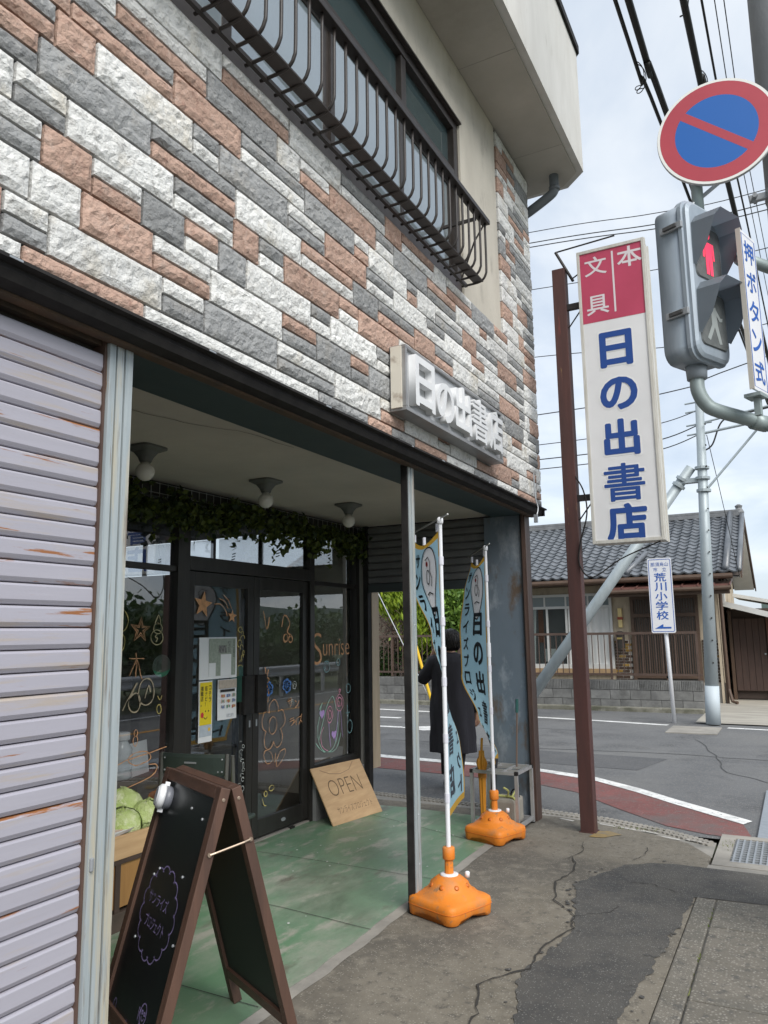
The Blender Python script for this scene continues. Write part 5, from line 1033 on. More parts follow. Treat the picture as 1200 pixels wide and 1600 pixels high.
obj('strap', tube(NB(), smooth_path([(0.062, -0.1, 0.0), (0.066, -0.1, 0.14), (0.05, -0.1, 0.205), (-0.04, -0.06, 0.21), (-0.14, -0.1, 0.2), (-0.146, -0.1, 0.02)], 4), 0.01, 6), mat('strap_yellow', (0.45, 0.46, 0.16), 0.6), t, False, True)
obj('strap_tail', tube(NB(), smooth_path([(-0.02, -0.07, 0.21), (0.0, -0.1, 0.26), (-0.03, -0.13, 0.29)], 4), 0.008, 6), MATS['strap_yellow'], t, False, True); obj('strap_tail', tube(NB(), smooth_path([(0.02, -0.08, 0.21), (0.05, -0.05, 0.27), (0.07, -0.06, 0.3)], 4), 0.008, 6), MATS['strap_yellow'], t, False, True)
obj('handle', tube(NB(), [(0.02 + 0.035 * math.cos(a), 0.0, 0.2 + 0.06 * math.sin(a)) for a in (PI * k / 8 for k in range(9))], 0.006, 6), m_black, t, False, True)

# ================================================================== PERSON walking away, phone at the ear
def skinned(verts, edges, root, sub=2):
    me = bpy.data.meshes.new('skin'); me.from_pydata([v[:3] for v in verts], edges, []); o = bpy.data.objects.new('skin', me); COL.objects.link(o)
    o.modifiers.new('s', 'SKIN'); o.modifiers.new('u', 'SUBSURF').levels = sub
    if not me.skin_vertices: me.skin_vertices.new()
    for i, v in enumerate(verts):
        s = me.skin_vertices[0].data[i]; r = v[3]; s.radius = r if isinstance(r, tuple) else (r, r); s.use_root = (i == root)
    dg = bpy.context.evaluated_depsgraph_get(); m2 = bpy.data.meshes.new_from_object(o.evaluated_get(dg)); bm = NB(); bm.from_mesh(m2)
    bpy.data.objects.remove(o); bpy.data.meshes.remove(me); bpy.data.meshes.remove(m2); return bm
pe = thing('person', 'person in a long black dress walking away with one hand raised to the ear', 'person', (-1.19, 7.55, 0), math.radians(8))
V = [(0, 0, 0.88, 0.12), (0, 0.01, 1.05, 0.11), (0, 0.0, 1.22, (0.14, 0.1)), (0, 0.0, 1.31, 0.075), (0, 0.015, 1.37, 0.048), (0, 0.03, 1.42, 0.062), (0, 0.045, 1.49, 0.078), (0, 0.04, 1.55, 0.05),
     (-0.16, 0.0, 1.265, 0.058), (-0.3, 0.03, 1.1, 0.045), (-0.26, 0.1, 1.24, 0.035), (-0.215, 0.12, 1.35, 0.027),           # left arm raised, elbow out
     (0.16, 0.0, 1.265, 0.058), (0.215, -0.01, 1.02, 0.044), (0.245, 0.03, 0.8, 0.033), (0.25, 0.045, 0.72, 0.026),            # right arm hanging
     (-0.085, 0.0, 0.8, 0.085), (-0.09, 0.1, 0.46, 0.055), (-0.09, 0.06, 0.09, 0.036), (-0.09, 0.16, 0.04, 0.034),
     (0.085, 0.0, 0.8, 0.085), (0.085, -0.03, 0.46, 0.055), (0.08, -0.14, 0.12, 0.036), (0.08, -0.06, 0.04, 0.034)]
E_ = [(0, 1), (1, 2), (2, 3), (3, 4), (4, 5), (5, 6), (6, 7), (2, 8), (8, 9), (9, 10), (10, 11), (2, 12), (12, 13), (13, 14), (14, 15), (0, 16), (16, 17), (17, 18), (18, 19), (0, 20), (20, 21), (21, 22), (22, 23)]
def hand(wr, d, up):
    """palm and five unequal bent fingers grown from the wrist"""
    d = Vector(d).normalized(); up = Vector(up); up = (up - d * up.dot(d)).normalized(); s = d.cross(up); b = len(V); W = Vector(wr)
    p = W + d * 0.045; V.append((*p, (0.026, 0.016))); E_.append((V.index(next(v for v in V if Vector(v[:3]) == W)), b))
    for k, (o, ln) in enumerate(((-0.026, 0.055), (-0.009, 0.066), (0.009, 0.062), (0.025, 0.048))):
        a = p + d * 0.025 + s * o; c_ = a + d * ln * 0.55 + up * 0.012; e_ = c_ + d * ln * 0.4 + up * 0.03; i = len(V)
        V.extend([(*a, 0.0085), (*c_, 0.008), (*e_, 0.0068)]); E_.extend([(b, i), (i, i + 1), (i + 1, i + 2)])
    a = W + d * 0.03 - s * 0.032 + up * 0.01; c_ = a + d * 0.03 - s * 0.012 + up * 0.012; i = len(V); V.extend([(*a, 0.01), (*c_, 0.008)]); E_.extend([(b, i), (i, i + 1)])
hand(V[11][:3], (0.35, 0.1, 0.95), (0.8, 0.2, -0.2)); hand(V[15][:3], (0.02, 0.1, -1), (-0.6, 0.6, 0))
m_skin = mat('skin', (0.5, 0.29, 0.2), 0.55)
obj('body', skinned(V, E_, 0, 1), m_skin, pe, True, True)
m_dress = mat('black_dress', (0.022, 0.021, 0.028), 0.85, col2=(0.03, 0.029, 0.037), scale=5, bump=0.5, bscale=14, bdist=0.02, stretch=(1, 1, 0.3))
def dring(z, rx, ry, fold, cx=0.0, cy=0.0, n=40): return [(cx + rx * (1 + fold * math.sin(7 * a + z * 3) + fold * 0.6 * math.sin(11 * a - z * 5)) * math.cos(a), cy + ry * (1 + fold * math.sin(7 * a + z * 3)) * math.sin(a), z) for a in (2 * PI * k / n for k in range(n))]
obj('dress', loft(NB(), [dring(0.35, 0.235, 0.17, 0.075), dring(0.36, 0.236, 0.171, 0.075), dring(0.5, 0.238, 0.165, 0.09), dring(0.62, 0.224, 0.158, 0.08), dring(0.76, 0.224, 0.16, 0.06), dring(0.88, 0.215, 0.155, 0.045), dring(0.95, 0.2, 0.147, 0.045), dring(1.04, 0.2, 0.145, 0.035), dring(1.15, 0.205, 0.14, 0.02), dring(1.24, 0.212, 0.13, 0.01), dring(1.295, 0.19, 0.11, 0), dring(1.33, 0.12, 0.085, 0), dring(1.345, 0.06, 0.06, 0, 0, 0.01)]), m_dress, pe, True, True)
def sleeve(pts, rs): 
    bm = NB(); 
    rings = []
    for i, p in enumerate(pts):
        p = Vector(p); d = Vector(pts[min(i + 1, len(pts) - 1)]) - Vector(pts[max(i - 1, 0)]); u, v = frame_of(d)
        rings.append([p + (u * math.cos(a) + v * math.sin(a)) * rs[i] * (1 + 0.06 * math.sin(4 * a + i)) for a in (2 * PI * k / 16 for k in range(16))])
    return loft(bm, rings)
obj('sleeve', sleeve([(-0.1, 0, 1.27), (-0.18, 0.005, 1.24), (-0.25, 0.02, 1.15), (-0.31, 0.035, 1.085), (-0.29, 0.07, 1.15)], [0.085, 0.085, 0.075, 0.07, 0.06]), m_dress, pe, True, True)
obj('sleeve', sleeve([(0.1, 0, 1.28), (0.175, 0, 1.24), (0.2, -0.008, 1.12), (0.222, -0.005, 1.0)], [0.085, 0.083, 0.07, 0.062]), m_dress, pe, True, True)
m_blk = mat('black_knit', (0.01, 0.01, 0.012), 0.85)
obj('undersleeve', sleeve([(0.218, -0.006, 1.04), (0.235, 0.015, 0.88), (0.246, 0.035, 0.75)], [0.055, 0.047, 0.043]), m_blk, pe, True, True)
obj('undersleeve', sleeve([(-0.298, 0.04, 1.1), (-0.265, 0.095, 1.22), (-0.235, 0.112, 1.3)], [0.052, 0.046, 0.04]), m_blk, pe, True, True)
for s in (-1, 1):
    a = V[16 + (0 if s < 0 else 4):20 + (0 if s < 0 else 4)]
    obj('trouser_leg', sleeve([a[0][:3], a[1][:3], (a[2][0], a[2][1], a[2][2] + 0.02)], [0.095, 0.072, 0.055]), m_blk, pe, True, True)
    h = Vector(a[2][:3]); bm = NB(); bmesh.ops.create_icosphere(bm, subdivisions=2, radius=1); 
    for v in bm.verts: v.co = Vector((v.co.x * 0.045 + h.x, v.co.y * 0.125 + (a[3][1] + h.y) / 2, max(v.co.z, -0.55) * 0.055 + (0.03 if s < 0 else 0.075 - 0.045)))
    obj('shoe', bm, mat('shoe_black', (0.015, 0.015, 0.015), 0.5), pe, True, True)
bm = NB(); bmesh.ops.create_icosphere(bm, subdivisions=3, radius=1)
for v in bm.verts:
    c = v.co.copy(); low = max(0, -c.z); v.co = Vector((c.x * (0.108 - 0.012 * low), c.y * 0.115 + 0.028, c.z * 0.125 + 1.475 - 0.02 * low)) + c * 0.005 * noise.noise(c * 6)
    if c.y > 0.55 and c.z < 0.35: v.co.y = min(v.co.y, 0.1)
    if c.z < -0.75: v.co.z = 1.385
rgh = random.Random(4); hb = NB()
for k in range(150):
    a = rgh.uniform(PI * 0.75, PI * 2.25); z0 = rgh.uniform(1.5, 1.595); pts = []
    for j in range(5):
        z = z0 + (1.375 - z0 + rgh.uniform(-0.01, 0.012)) * j / 4; c = max(-0.92, min(0.99, (z - 1.475) / 0.128)); rr = math.sqrt(1 - c * c) * (1.02 if z > 1.45 else 1.06)
        pts.append((0.108 * rr * math.cos(a) + jit(0.002), 0.115 * rr * math.sin(a) + 0.028, z))
    tube(hb, pts, 0.0035, 4, True)
hs_ = obj('hair_strands', hb, mat('hair_strand', (0.014, 0.012, 0.011), 0.4), pe, True, True); hs_['kind'] = 'stuff'
obj('collar', lathe(NB(), [(0.064, 0), (0.07, 0.006), (0.066, 0.018), (0.06, 0.02)], (0, 0.012, 1.333), 20), m_dress, pe, True, True)
obj('hair', bm, mat('hair_black', (0.008, 0.007, 0.007), 0.45, bump=0.4, bscale=30, stretch=(4, 4, 0.5)), pe, True, True)
t = thing('phone', 'dark phone held at the ear of the walking person', 'phone', (-1.19, 7.55, 0), math.radians(8)); obj('phone_body', box(NB(), -0.155, -0.145, 0.1, 0.17, 1.38, 1.52, 0.003), m_black, t, False, True)
t = thing('face_mask_loop', 'small white loop at the ear of the walking person', 'mask loop', (-1.19, 7.55, 0), math.radians(8)); obj('loop', tube(NB(), [(0.098, 0.06, 1.5), (0.109, 0.03, 1.49), (0.1, 0.06, 1.46)], 0.004, 6), m_paper, t, False, True)

# ================================================================== PYLON SIGN on the red post
m_redsteel = mat('red_oxide_steel', (0.085, 0.033, 0.028), 0.65, col2=(0.06, 0.026, 0.023), scale=4, stretch=(5, 5, 0.5), bump=0.15, bscale=30, stain=[((0.24, 0.15, 0.06), 5, 0.63, 0.72), ((0.2, 0.045, 0.035), 3, 0.66, 0.74)])
rp = thing('sign_post', 'rusty red square steel post in front of the column', 'post', (0.47, 6.33, 0))
obj('post', box(NB(), 0.41, 0.52, 6.29, 6.4, 0.0, 4.68, 0.005), m_redsteel, rp)
obj('base_plate', box(NB(), 0.4, 0.53, 6.28, 6.41, 0.0, 0.006), m_redsteel, rp)
m_arm = mat('arm_black', (0.025, 0.022, 0.022), 0.6)
for z in (2.62, 4.3): 
    obj('sign_arm', box(NB(), 0.5205, 0.66, 6.32, 6.36, z, z + 0.05), m_arm, rp); obj('arm_brace', tube(NB(), [(0.522, 6.34, z - 0.16), (0.64, 6.34, z - 0.01)], 0.006, 6), m_arm, rp)
obj('top_arm', tube(NB(), [(0.44, 6.34, 4.86), (0.58, 6.34, 4.56)], 0.014, 6), m_arm, rp); obj('top_arm', tube(NB(), [(0.44, 6.34, 4.86), (0.95, 6.35, 4.89)], 0.007, 6), m_arm, rp); obj('top_arm', tube(NB(), [(0.57, 6.34, 4.58), (0.66, 6.34, 4.63)], 0.006, 6), m_arm, rp)
SX0, SX1, SY, SZ0, SZ1 = 0.635, 1.195, 6.28, 2.245, 4.775
ps = thing('pylon_sign', 'tall white box sign with pink head and blue vertical lettering on the red post', 'sign', ((SX0 + SX1) / 2, SY + 0.1, SZ0))
m_acr = mat('white_acrylic', (0.78, 0.78, 0.79), 0.35, col2=(0.72, 0.72, 0.73), scale=2); m_ivory = mat('ivory_frame', (0.62, 0.61, 0.57), 0.55, col2=(0.5, 0.48, 0.43), scale=6, stretch=(4, 4, 0.6))
obj('cabinet', box(NB(), SX0 + 0.004, SX1 - 0.004, SY + 0.004, SY + 0.2, SZ0 + 0.004, SZ1 - 0.004), m_ivory, ps)
for (a, b, c_, d) in ((SX0, SX0 + 0.025, SZ0, SZ1), (SX1 - 0.025, SX1, SZ0, SZ1), (SX0 + 0.0255, SX1 - 0.0255, SZ0, SZ0 + 0.028), (SX0 + 0.0255, SX1 - 0.0255, SZ1 - 0.028, SZ1)): obj('frame', box(NB(), a, b, SY - 0.012, SY + 0.0035, c_, d, 0.003), m_ivory, ps)
for (a, b) in ((SX0 - 0.0, SX0 + 0.0035), (SX1 - 0.0035, SX1)): pass
obj('side_frame', box(NB(), SX1 - 0.0035, SX1 + 0.006, SY + 0.004, SY + 0.03, SZ0, SZ1), m_ivory, ps); obj('side_frame', box(NB(), SX1 - 0.0035, SX1 + 0.006, SY + 0.17, SY + 0.2, SZ0, SZ1), m_ivory, ps)
obj('face', box(NB(), SX0 + 0.026, SX1 - 0.026, SY - 0.002, SY + 0.003, SZ0 + 0.029, SZ1 - 0.029), m_acr, ps)
def pt(name, s, x, z, wd, h, m, bold, y, dp=0.0, vertical=False):
    bm = text_bm(s, 1, bold, dp, fit=(wd, h), vertical=vertical); xf(bm, basis((x, y, z), (1, 0, 0), (0, 0, 1))); return obj(name, bm, m, ps)
m_pink = mat('sign_pink', (0.52, 0.065, 0.13), 0.45, col2=(0.46, 0.055, 0.11), scale=3); m_blue = mat('sign_blue', (0.015, 0.065, 0.28), 0.45); m_pale = mat('sign_pale', (0.72, 0.66, 0.69), 0.5)
obj('pink_field', box(NB(), SX0 + 0.026, SX1 - 0.026, SY - 0.0035, SY - 0.0025, 4.12, SZ1 - 0.029), m_pink, ps)
obj('divider', box(NB(), 0.925, 0.94, SY - 0.005, SY - 0.004, 4.18, 4.72), m_pale, ps)
pt('lettering', '文', 0.79, 4.62, 0.185, 0.17, m_pale, 0.015, SY - 0.0045); pt('lettering', '具', 0.79, 4.27, 0.185, 0.17, m_pale, 0.015, SY - 0.0045); pt('lettering', '本', 1.07, 4.64, 0.2, 0.18, m_pale, 0.02, SY - 0.0045)
for c_, z, ww, hh in (('日', 3.86, 0.265, 0.31), ('の', 3.475, 0.3, 0.28), ('出', 3.105, 0.285, 0.31), ('書', 2.735, 0.32, 0.31), ('店', 2.41, 0.32, 0.3)):
    pt('lettering_outline', c_, 0.915, z, ww + 0.03, hh + 0.03, mat('outline_white', (0.8, 0.8, 0.8), 0.4), 0.075 if c_ != '書' else 0.045, SY - 0.003)
    pt('lettering', c_, 0.915, z, ww, hh, m_blue, 0.048 if c_ != '書' else 0.02, SY - 0.005)
obj('sign_cable', tube(NB(), smooth_path([(0.5, 6.3, 2.85), (0.58, 6.28, 2.7), (0.6, 6.28, 2.5), (0.53, 6.28, 2.25), (0.52, 6.28, 2.08), (0.62, 6.28, 1.98), (0.85, 6.3, 2.12), (1.15, 6.34, 2.244)], 5), 0.006, 6), m_black, ps)

# ================================================================== SIGNALS AND POLES
m_sig = mat('signal_grey', (0.33, 0.38, 0.43), 0.4, col2=(0.28, 0.33, 0.38), scale=6, metal=0.2, stretch=(4, 4, 0.6)); m_hood = mat('hood_grey', (0.28, 0.32, 0.36), 0.5); m_arms = mat('arm_grey_green', (0.3, 0.36, 0.36), 0.45, col2=(0.26, 0.31, 0.31), scale=7, metal=0.2)
TH = math.radians(65); sg = thing('pedestrian_signal', 'grey pedestrian signal head showing a red standing figure', 'traffic signal', (1.72, 3.96, 2.895), TH)
SW, SD, SH = 0.345, 0.185, 0.87
def rrect(x0, x1, z0, z1, r, n=5):
    pts = []
    for cx, cz, a0 in ((x1 - r, z1 - r, 0), (x0 + r, z1 - r, PI / 2), (x0 + r, z0 + r, PI), (x1 - r, z0 + r, 1.5 * PI)):
        for k in range(n + 1): a = a0 + PI / 2 * k / n; pts.append((cx + r * math.cos(a), cz + r * math.sin(a)))
    return pts
def slab(bm, prof): return loft(bm, [[(p[0], y, p[1]) for p in rrect(*rc)] for y, rc in prof])
obj('case', slab(NB(), [(SD + 0.02, (0.05, SW - 0.05, 0.05, SH - 0.05, 0.05)), (SD, (0.01, SW - 0.01, 0.01, SH - 0.01, 0.07)), (0.05, (0.01, SW - 0.01, 0.01, SH - 0.01, 0.07))]), m_sig, sg, True, True)
obj('door_frame', slab(NB(), [(0.049, (0.0, SW, 0.0, SH, 0.075)), (0.03, (0.0, SW, 0.0, SH, 0.075)), (0.026, (0.012, SW - 0.012, 0.012, SH - 0.012, 0.07)), (0.01, (0.012, SW - 0.012, 0.012, SH - 0.012, 0.07)), (0.0, (0.03, SW - 0.03, 0.03, SH - 0.03, 0.06))]), m_sig, sg, False, True)
for z0, lit in ((0.44, True), (0.075, False)):
    ln = obj('lens', slab(NB(), [(-0.001, (0.05, SW - 0.05, z0, z0 + 0.3, 0.03)), (-0.008, (0.055, SW - 0.055, z0 + 0.005, z0 + 0.295, 0.03))]), mat('lens_dark', (0.11, 0.12, 0.12), 0.15, col2=(0.15, 0.16, 0.16), scale=20), sg, False, True)
    if lit:
        em = bpy.data.materials.new('signal_red'); em.use_nodes = True; b_ = em.node_tree.nodes['Principled BSDF']; b_.inputs['Base Color'].default_value = (0.8, 0.05, 0.1, 1); b_.inputs['Emission Color'].default_value = (1, 0.05, 0.12, 1); b_.inputs['Emission Strength'].default_value = 0.3
        m_fig = em
    else: m_fig = mat('figure_dim', (0.3, 0.33, 0.33), 0.4)
    bm = NB(); cx = SW / 2; y = -0.0095
    def poly(pts): bm.faces.new([bm.verts.new((cx + p[0], y, z0 + p[1])) for p in pts])
    poly([(0.022 * math.cos(a), 0.252 + 0.024 * math.sin(a)) for a in (2 * PI * k / 14 for k in range(14))])
    if lit:
        poly([(-0.05, 0.21), (0.05, 0.21), (0.055, 0.12), (0.042, 0.118), (0.034, 0.18), (-0.034, 0.18), (-0.042, 0.118), (-0.055, 0.12)]); y -= 0.0004
        poly([(-0.033, 0.205), (0.033, 0.205), (0.03, 0.03), (0.006, 0.03), (0.0, 0.12), (-0.006, 0.03), (-0.03, 0.03)])
    else:
        poly([(-0.025, 0.215), (0.02, 0.22), (0.03, 0.13), (0.06, 0.03), (0.035, 0.025), (0.0, 0.11), (-0.05, 0.03), (-0.075, 0.04), (-0.025, 0.12)]); y -= 0.0004
        poly([(-0.02, 0.21), (-0.075, 0.16), (-0.07, 0.13), (-0.06, 0.15), (-0.01, 0.185)]); y -= 0.0004; poly([(0.015, 0.215), (0.06, 0.17), (0.08, 0.175), (0.075, 0.155), (0.05, 0.15), (0.01, 0.19)])
    obj('figure', bm, m_fig, ln, False, True)
    # hood: arched canopy over the lens, cut back towards the bottom
    bm = NB(); A = []; B = []
    x0, x1 = 0.035, SW - 0.035; za, zb = z0 + 0.06, z0 + 0.335
    path = [(x0, za), (x0, za + 0.09), (x0 + 0.006, zb - 0.05), (x0 + 0.05, zb), (x1 - 0.05, zb), (x1 - 0.006, zb - 0.05), (x1, za + 0.09), (x1, za)]
    dep = [0.015, 0.08, 0.13, 0.14, 0.14, 0.13, 0.08, 0.015]
    for (x, z), d in zip(path, dep): A.append(bm.verts.new((x, 0.0, z))); B.append(bm.verts.new((x, -d, z - 0.012)))
    for i in range(7): bm.faces.new((A[i], A[i + 1], B[i + 1], B[i]))
    r = bmesh.ops.solidify(bm, geom=bm.faces[:], thickness=0.005)
    obj('hood', bm, m_hood, sg, False, True)
for z in (0.7, 0.23): 
    l_ = obj('latch', box(NB(), -0.012, 0.008, 0.025, 0.15, z, z + 0.036, 0.004), m_metal, sg, local=True); obj('latch_hook', box(NB(), -0.024, -0.0125, 0.05, 0.125, z + 0.008, z + 0.028, 0.003), mat('dark_steel', (0.1, 0.1, 0.1), 0.4, metal=0.6), l_, local=True)
obj('top_hub', lathe(NB(), [(0.06, SH - 0.03), (0.055, SH + 0.03), (0.04, SH + 0.05)], (SW / 2, 0.11, 0), 16), m_sig, sg, True, True); obj('bottom_hub', lathe(NB(), [(0.05, -0.06), (0.055, 0.02)], (SW / 2, 0.11, 0), 16), m_hood, sg, True, True)
R45 = Matrix.Rotation(TH, 3, 'Z'); hub = Vector((1.72, 3.96, 2.895)) + R45 @ Vector((SW / 2, 0.11, 0))
PX, PY = 2.25, 4.62
up_ = thing('utility_pole', 'thick concrete utility pole at the right edge carrying the signal arms', 'utility pole', (PX, PY, 0))
obj('pole', tube(NB(), [(PX, PY, 0), (PX, PY, 10.5)], 0.17, 24, True, 0.13), mat('pole_concrete', (0.27, 0.28, 0.29), 0.8, col2=(0.22, 0.23, 0.24), scale=6, bump=0.3, bscale=60, stretch=(1, 1, 0.4)), up_, True)
for z in (3.95, 4.28, 5.6):
    b_ = obj('band_clamp', tube(NB(), [(PX, PY, z), (PX, PY, z + 0.05)], 0.162, 24), m_metal, up_); obj('clamp_bolt', box(NB(), PX - 0.24, PX - 0.15, PY - 0.05, PY - 0.02, z + 0.005, z + 0.045, 0.004), m_metal, b_)
    obj('clamp_bolt', lathe(NB(), [(0.014, 0), (0.014, 0.09)], (0, 0, 0), 6, Matrix.Translation((PX - 0.21, PY - 0.08, z + 0.025)) @ Matrix.Rotation(-PI / 2, 4, 'X')), m_metal, b_)
sa = thing('signal_arm', 'grey-green tubular arms holding the pedestrian signal to the pole', 'arm', (PX - 0.1, PY - 0.1, 2.6))
obj('lower_arm', tube(NB(), smooth_path([tuple(hub + Vector((0, 0, -0.05))), tuple(hub + Vector((0.0, 0.0, -0.12))), tuple(hub + Vector((0.03, 0.02, -0.19))), tuple(hub + Vector((0.09, 0.06, -0.23))), (2.02, 4.42, 2.6), (PX - 0.05, PY - 0.05, 2.53)], 6), 0.036, 12), m_arms, sa, True)
obj('arm_sleeve', tube(NB(), [(1.93, 4.34, 2.62), (1.99, 4.395, 2.607)], 0.043, 12), m_arms, sa, True)
obj('upper_arm', tube(NB(), [tuple(hub + Vector((0.1, 0.15, 0.73))), (PX - 0.05, PY - 0.05, 3.45)], 0.032, 12), m_arms, sa, True)
obj('stay_rod', tube(NB(), [tuple(hub + Vector((0, 0.02, 0.89))), (PX - 0.12, PY - 0.05, 4.29)], 0.011, 8), m_metal, sa)
bp = thing('push_button_plate', 'narrow white plate with blue vertical lettering beside the signal', 'sign plate', (1.955, 4.12, 2.73), math.radians(72))
obj('plate', box(NB(), 0.0, 0.2, 0.0, 0.012, 0.0, 0.86, 0.003), mat('plate_white', (0.7, 0.71, 0.74), 0.4), bp, False, True); obj('plate_edge', box(NB(), -0.006, -0.001, -0.004, 0.02, 0.0, 0.86), mat('plate_edge', (0.55, 0.52, 0.46), 0.5), bp, False, True)
obj('border', xf(strokes(NB(), [[(0.015, 0.018), (0.185, 0.018), (0.185, 0.842), (0.015, 0.842), (0.015, 0.018)]], 0.009, 0), basis((0, -0.0008, 0), (1, 0, 0), (0, 0, 1))), mat('plate_blue', (0.02, 0.1, 0.4), 0.5), bp, False, True)
for i, c_ in enumerate('押ボタン式'):
    bm = text_bm(c_, 1, 0.02, 0, fit=(0.125, 0.12)); xf(bm, basis((0.1, -0.001, 0.755 - i * 0.162), (1, 0, 0), (0, 0, 1))); obj('lettering', bm, MATS['plate_blue'], bp, False, True)
obj('bracket', box(NB(), 0.08, 0.13, 0.013, 0.07, 0.72, 0.76), m_arms, bp, False, True); obj('bracket', box(box(NB(), 0.02, 0.12, -0.02, 0.06, -0.03, -0.012), 0.06, 0.09, 0.0, 0.03, -0.12, -0.031), m_arms, bp, False, True)
rs = thing('no_parking_sign', 'round red and blue no-parking sign above the signal', 'traffic sign', (1.885, 4.2, 4.205), math.radians(3))
RX = Matrix.Rotation(PI / 2, 4, 'X')
obj('disc', lathe(NB(), [(0.29, -0.012), (0.302, -0.006), (0.302, 0.006), (0.29, 0.012)], n=64, M=RX), mat('sign_alloy', (0.5, 0.5, 0.5), 0.4, metal=0.4), rs, False, True)
def disc(name, r0, r1, y, m, n=64):
    bm = NB(); a = [bm.verts.new((r1 * math.cos(2 * PI * k / n), y, r1 * math.sin(2 * PI * k / n))) for k in range(n)]
    if r0: 
        b = [bm.verts.new((r0 * math.cos(2 * PI * k / n), y, r0 * math.sin(2 * PI * k / n))) for k in range(n)]
        for k in range(n): bm.faces.new((a[k], a[(k + 1) % n], b[(k + 1) % n], b[k]))
    else: bm.faces.new(a)
    return obj(name, bm, m, rs, False, True)
disc('white_rim', 0.286, 0.3, -0.0135, mat('sign_rim_white', (0.75, 0.75, 0.72), 0.45)); m_sred = mat('traffic_red', (0.42, 0.045, 0.065), 0.45, col2=(0.38, 0.04, 0.06), scale=4); disc('red_ring', 0.208, 0.2858, -0.0137, m_sred); disc('blue_field', 0, 0.2078, -0.0136, mat('traffic_blue', (0.004, 0.105, 0.4), 0.45))
bm = NB(); a = math.radians(-40); d = Vector((math.cos(a), 0, math.sin(a))); n = Vector((-d.z, 0, d.x))
bm.faces.new([bm.verts.new(Vector((0, -0.0139, 0)) + d * s * 0.212 + n * t_ * 0.0225) for s, t_ in ((-1, -1), (1, -1), (1, 1), (-1, 1))]); obj('red_slash', bm, m_sred, rs, False, True)
obj('mount_pipe', tube(NB(), [(-0.12, 0.05, -0.42), (-0.12, 0.05, 0.12)], 0.03, 12), m_arms, rs, True, True); obj('mount_clamp', box(NB(), -0.17, -0.07, 0.0125, 0.03, -0.12, -0.08), m_metal, rs, False, True)

# far steel pole with strut, brackets and brace
m_galv = mat('galvanised_pole', (0.4, 0.45, 0.47), 0.5, col2=(0.34, 0.39, 0.41), scale=8, metal=0.25, stretch=(1, 1, 0.4))
QX, QY = 0.74, 14.15
fp = thing('steel_pole', 'slim galvanised steel pole standing across the side street', 'pole', (QX, QY, 0))
obj('shaft', tube(NB(), [(QX - 0.06, QY, 0), (QX + 0.13, QY, 5.68)], 0.112, 16, True, 0.068), m_galv, fp, True); obj('foot_sleeve', tube(NB(), [(QX - 0.062, QY, 0), (QX - 0.04, QY, 0.62)], 0.117, 16, True, 0.113), mat('sleeve_grey', (0.46, 0.52, 0.56), 0.6), fp, True)
for z in (4.12, 4.3, 3.9): obj('band', tube(NB(), [(QX + 0.08, QY, z), (QX + 0.082, QY, z + 0.045)], 0.12, 12), m_galv, fp)
for z in (5.1, 5.5, 5.34, 4.93): obj('insulator_arm', tube(NB(), [(QX - 0.12, QY, z), (QX + 0.3, QY, z + 0.02)], 0.016, 6), m_galv, fp)
for i in range(12): obj('step_bolt', tube(NB(), [(QX + 0.02 + 0.016 * i, QY - 0.115, 1.0 + i * 0.37), (QX + 0.02 + 0.016 * i, QY - 0.08, 1.0 + i * 0.37)], 0.013, 6), m_dark, fp)
obj('brace', tube(NB(), [(QX + 0.14, QY, 3.95), (1.88, QY + 0.2, 5.1)], 0.02, 8), m_galv, fp); obj('cross_arm', tube(NB(), [(QX + 0.1, QY, 4.93), (2.3, QY, 5.08)], 0.024, 8), m_galv, fp); obj('cross_arm', tube(NB(), [(QX + 0.1, QY, 5.12), (2.3, QY, 5.32)], 0.018, 8), m_galv, fp)
st = thing('pole_strut', 'leaning galvanised strut bracing the steel pole', 'strut', (-2.75, 14.2, 0))
obj('shaft', tube(NB(), [(-2.75, 14.2, -0.05), (0.64, 14.2, 4.36)], 0.11, 14, True, 0.085), m_galv, st, True); obj('collar', tube(NB(), [(0.47, 14.2, 4.14), (0.5, 14.2, 4.18)], 0.115, 14), m_galv, st); obj('collar', tube(NB(), [(0.4, 14.2, 4.04), (0.43, 14.2, 4.08)], 0.115, 14), m_galv, st)
obj('bracket', box(NB(), 0.45, 0.75, 14.12, 14.25, 4.08, 4.16), m_galv, st)
ss = thing('school_sign', 'white blue-lettered school direction sign on a slender white post', 'sign', (0.03, 14.2, 0), 0)
obj('post', tube(NB(), [(0.06, 14.22, -0.02), (0.0, 14.22, 2.6)], 0.034, 12), m_pole, ss, True)
bm = NB(); prism(bm, rrect(-0.2, 0.2, 1.5, 2.8, 0.03), 'y', 14.15, 14.165); bmesh.ops.translate(bm, verts=bm.verts, vec=(0.0, 0, 0)); obj('plate', bm, MATS['plate_white'], ss)
obj('border', xf(strokes(NB(), [rrect(-0.18, 0.18, 1.525, 2.775, 0.025) + [rrect(-0.18, 0.18, 1.525, 2.775, 0.025)[0]]], 0.01, 0), basis((0, 14.148, 0), (1, 0, 0), (0, 0, 1))), MATS['plate_blue'], ss)
def st_(s, x, z, wd, h, bold=0.015): bm = text_bm(s, 1, bold, 0, fit=(wd, h)); xf(bm, basis((x, 14.147, z), (1, 0, 0), (0, 0, 1))); obj('lettering', bm, MATS['plate_blue'], ss)
st_('那須烏山', 0, 2.69, 0.29, 0.07, 0.0); st_('市', -0.07, 2.6, 0.07, 0.07, 0.0); st_('立', 0.08, 2.6, 0.07, 0.07, 0.0)
for i, c_ in enumerate('荒川小学校'): st_(c_, 0, 2.465 - i * 0.165, 0.2, 0.15, 0.015)
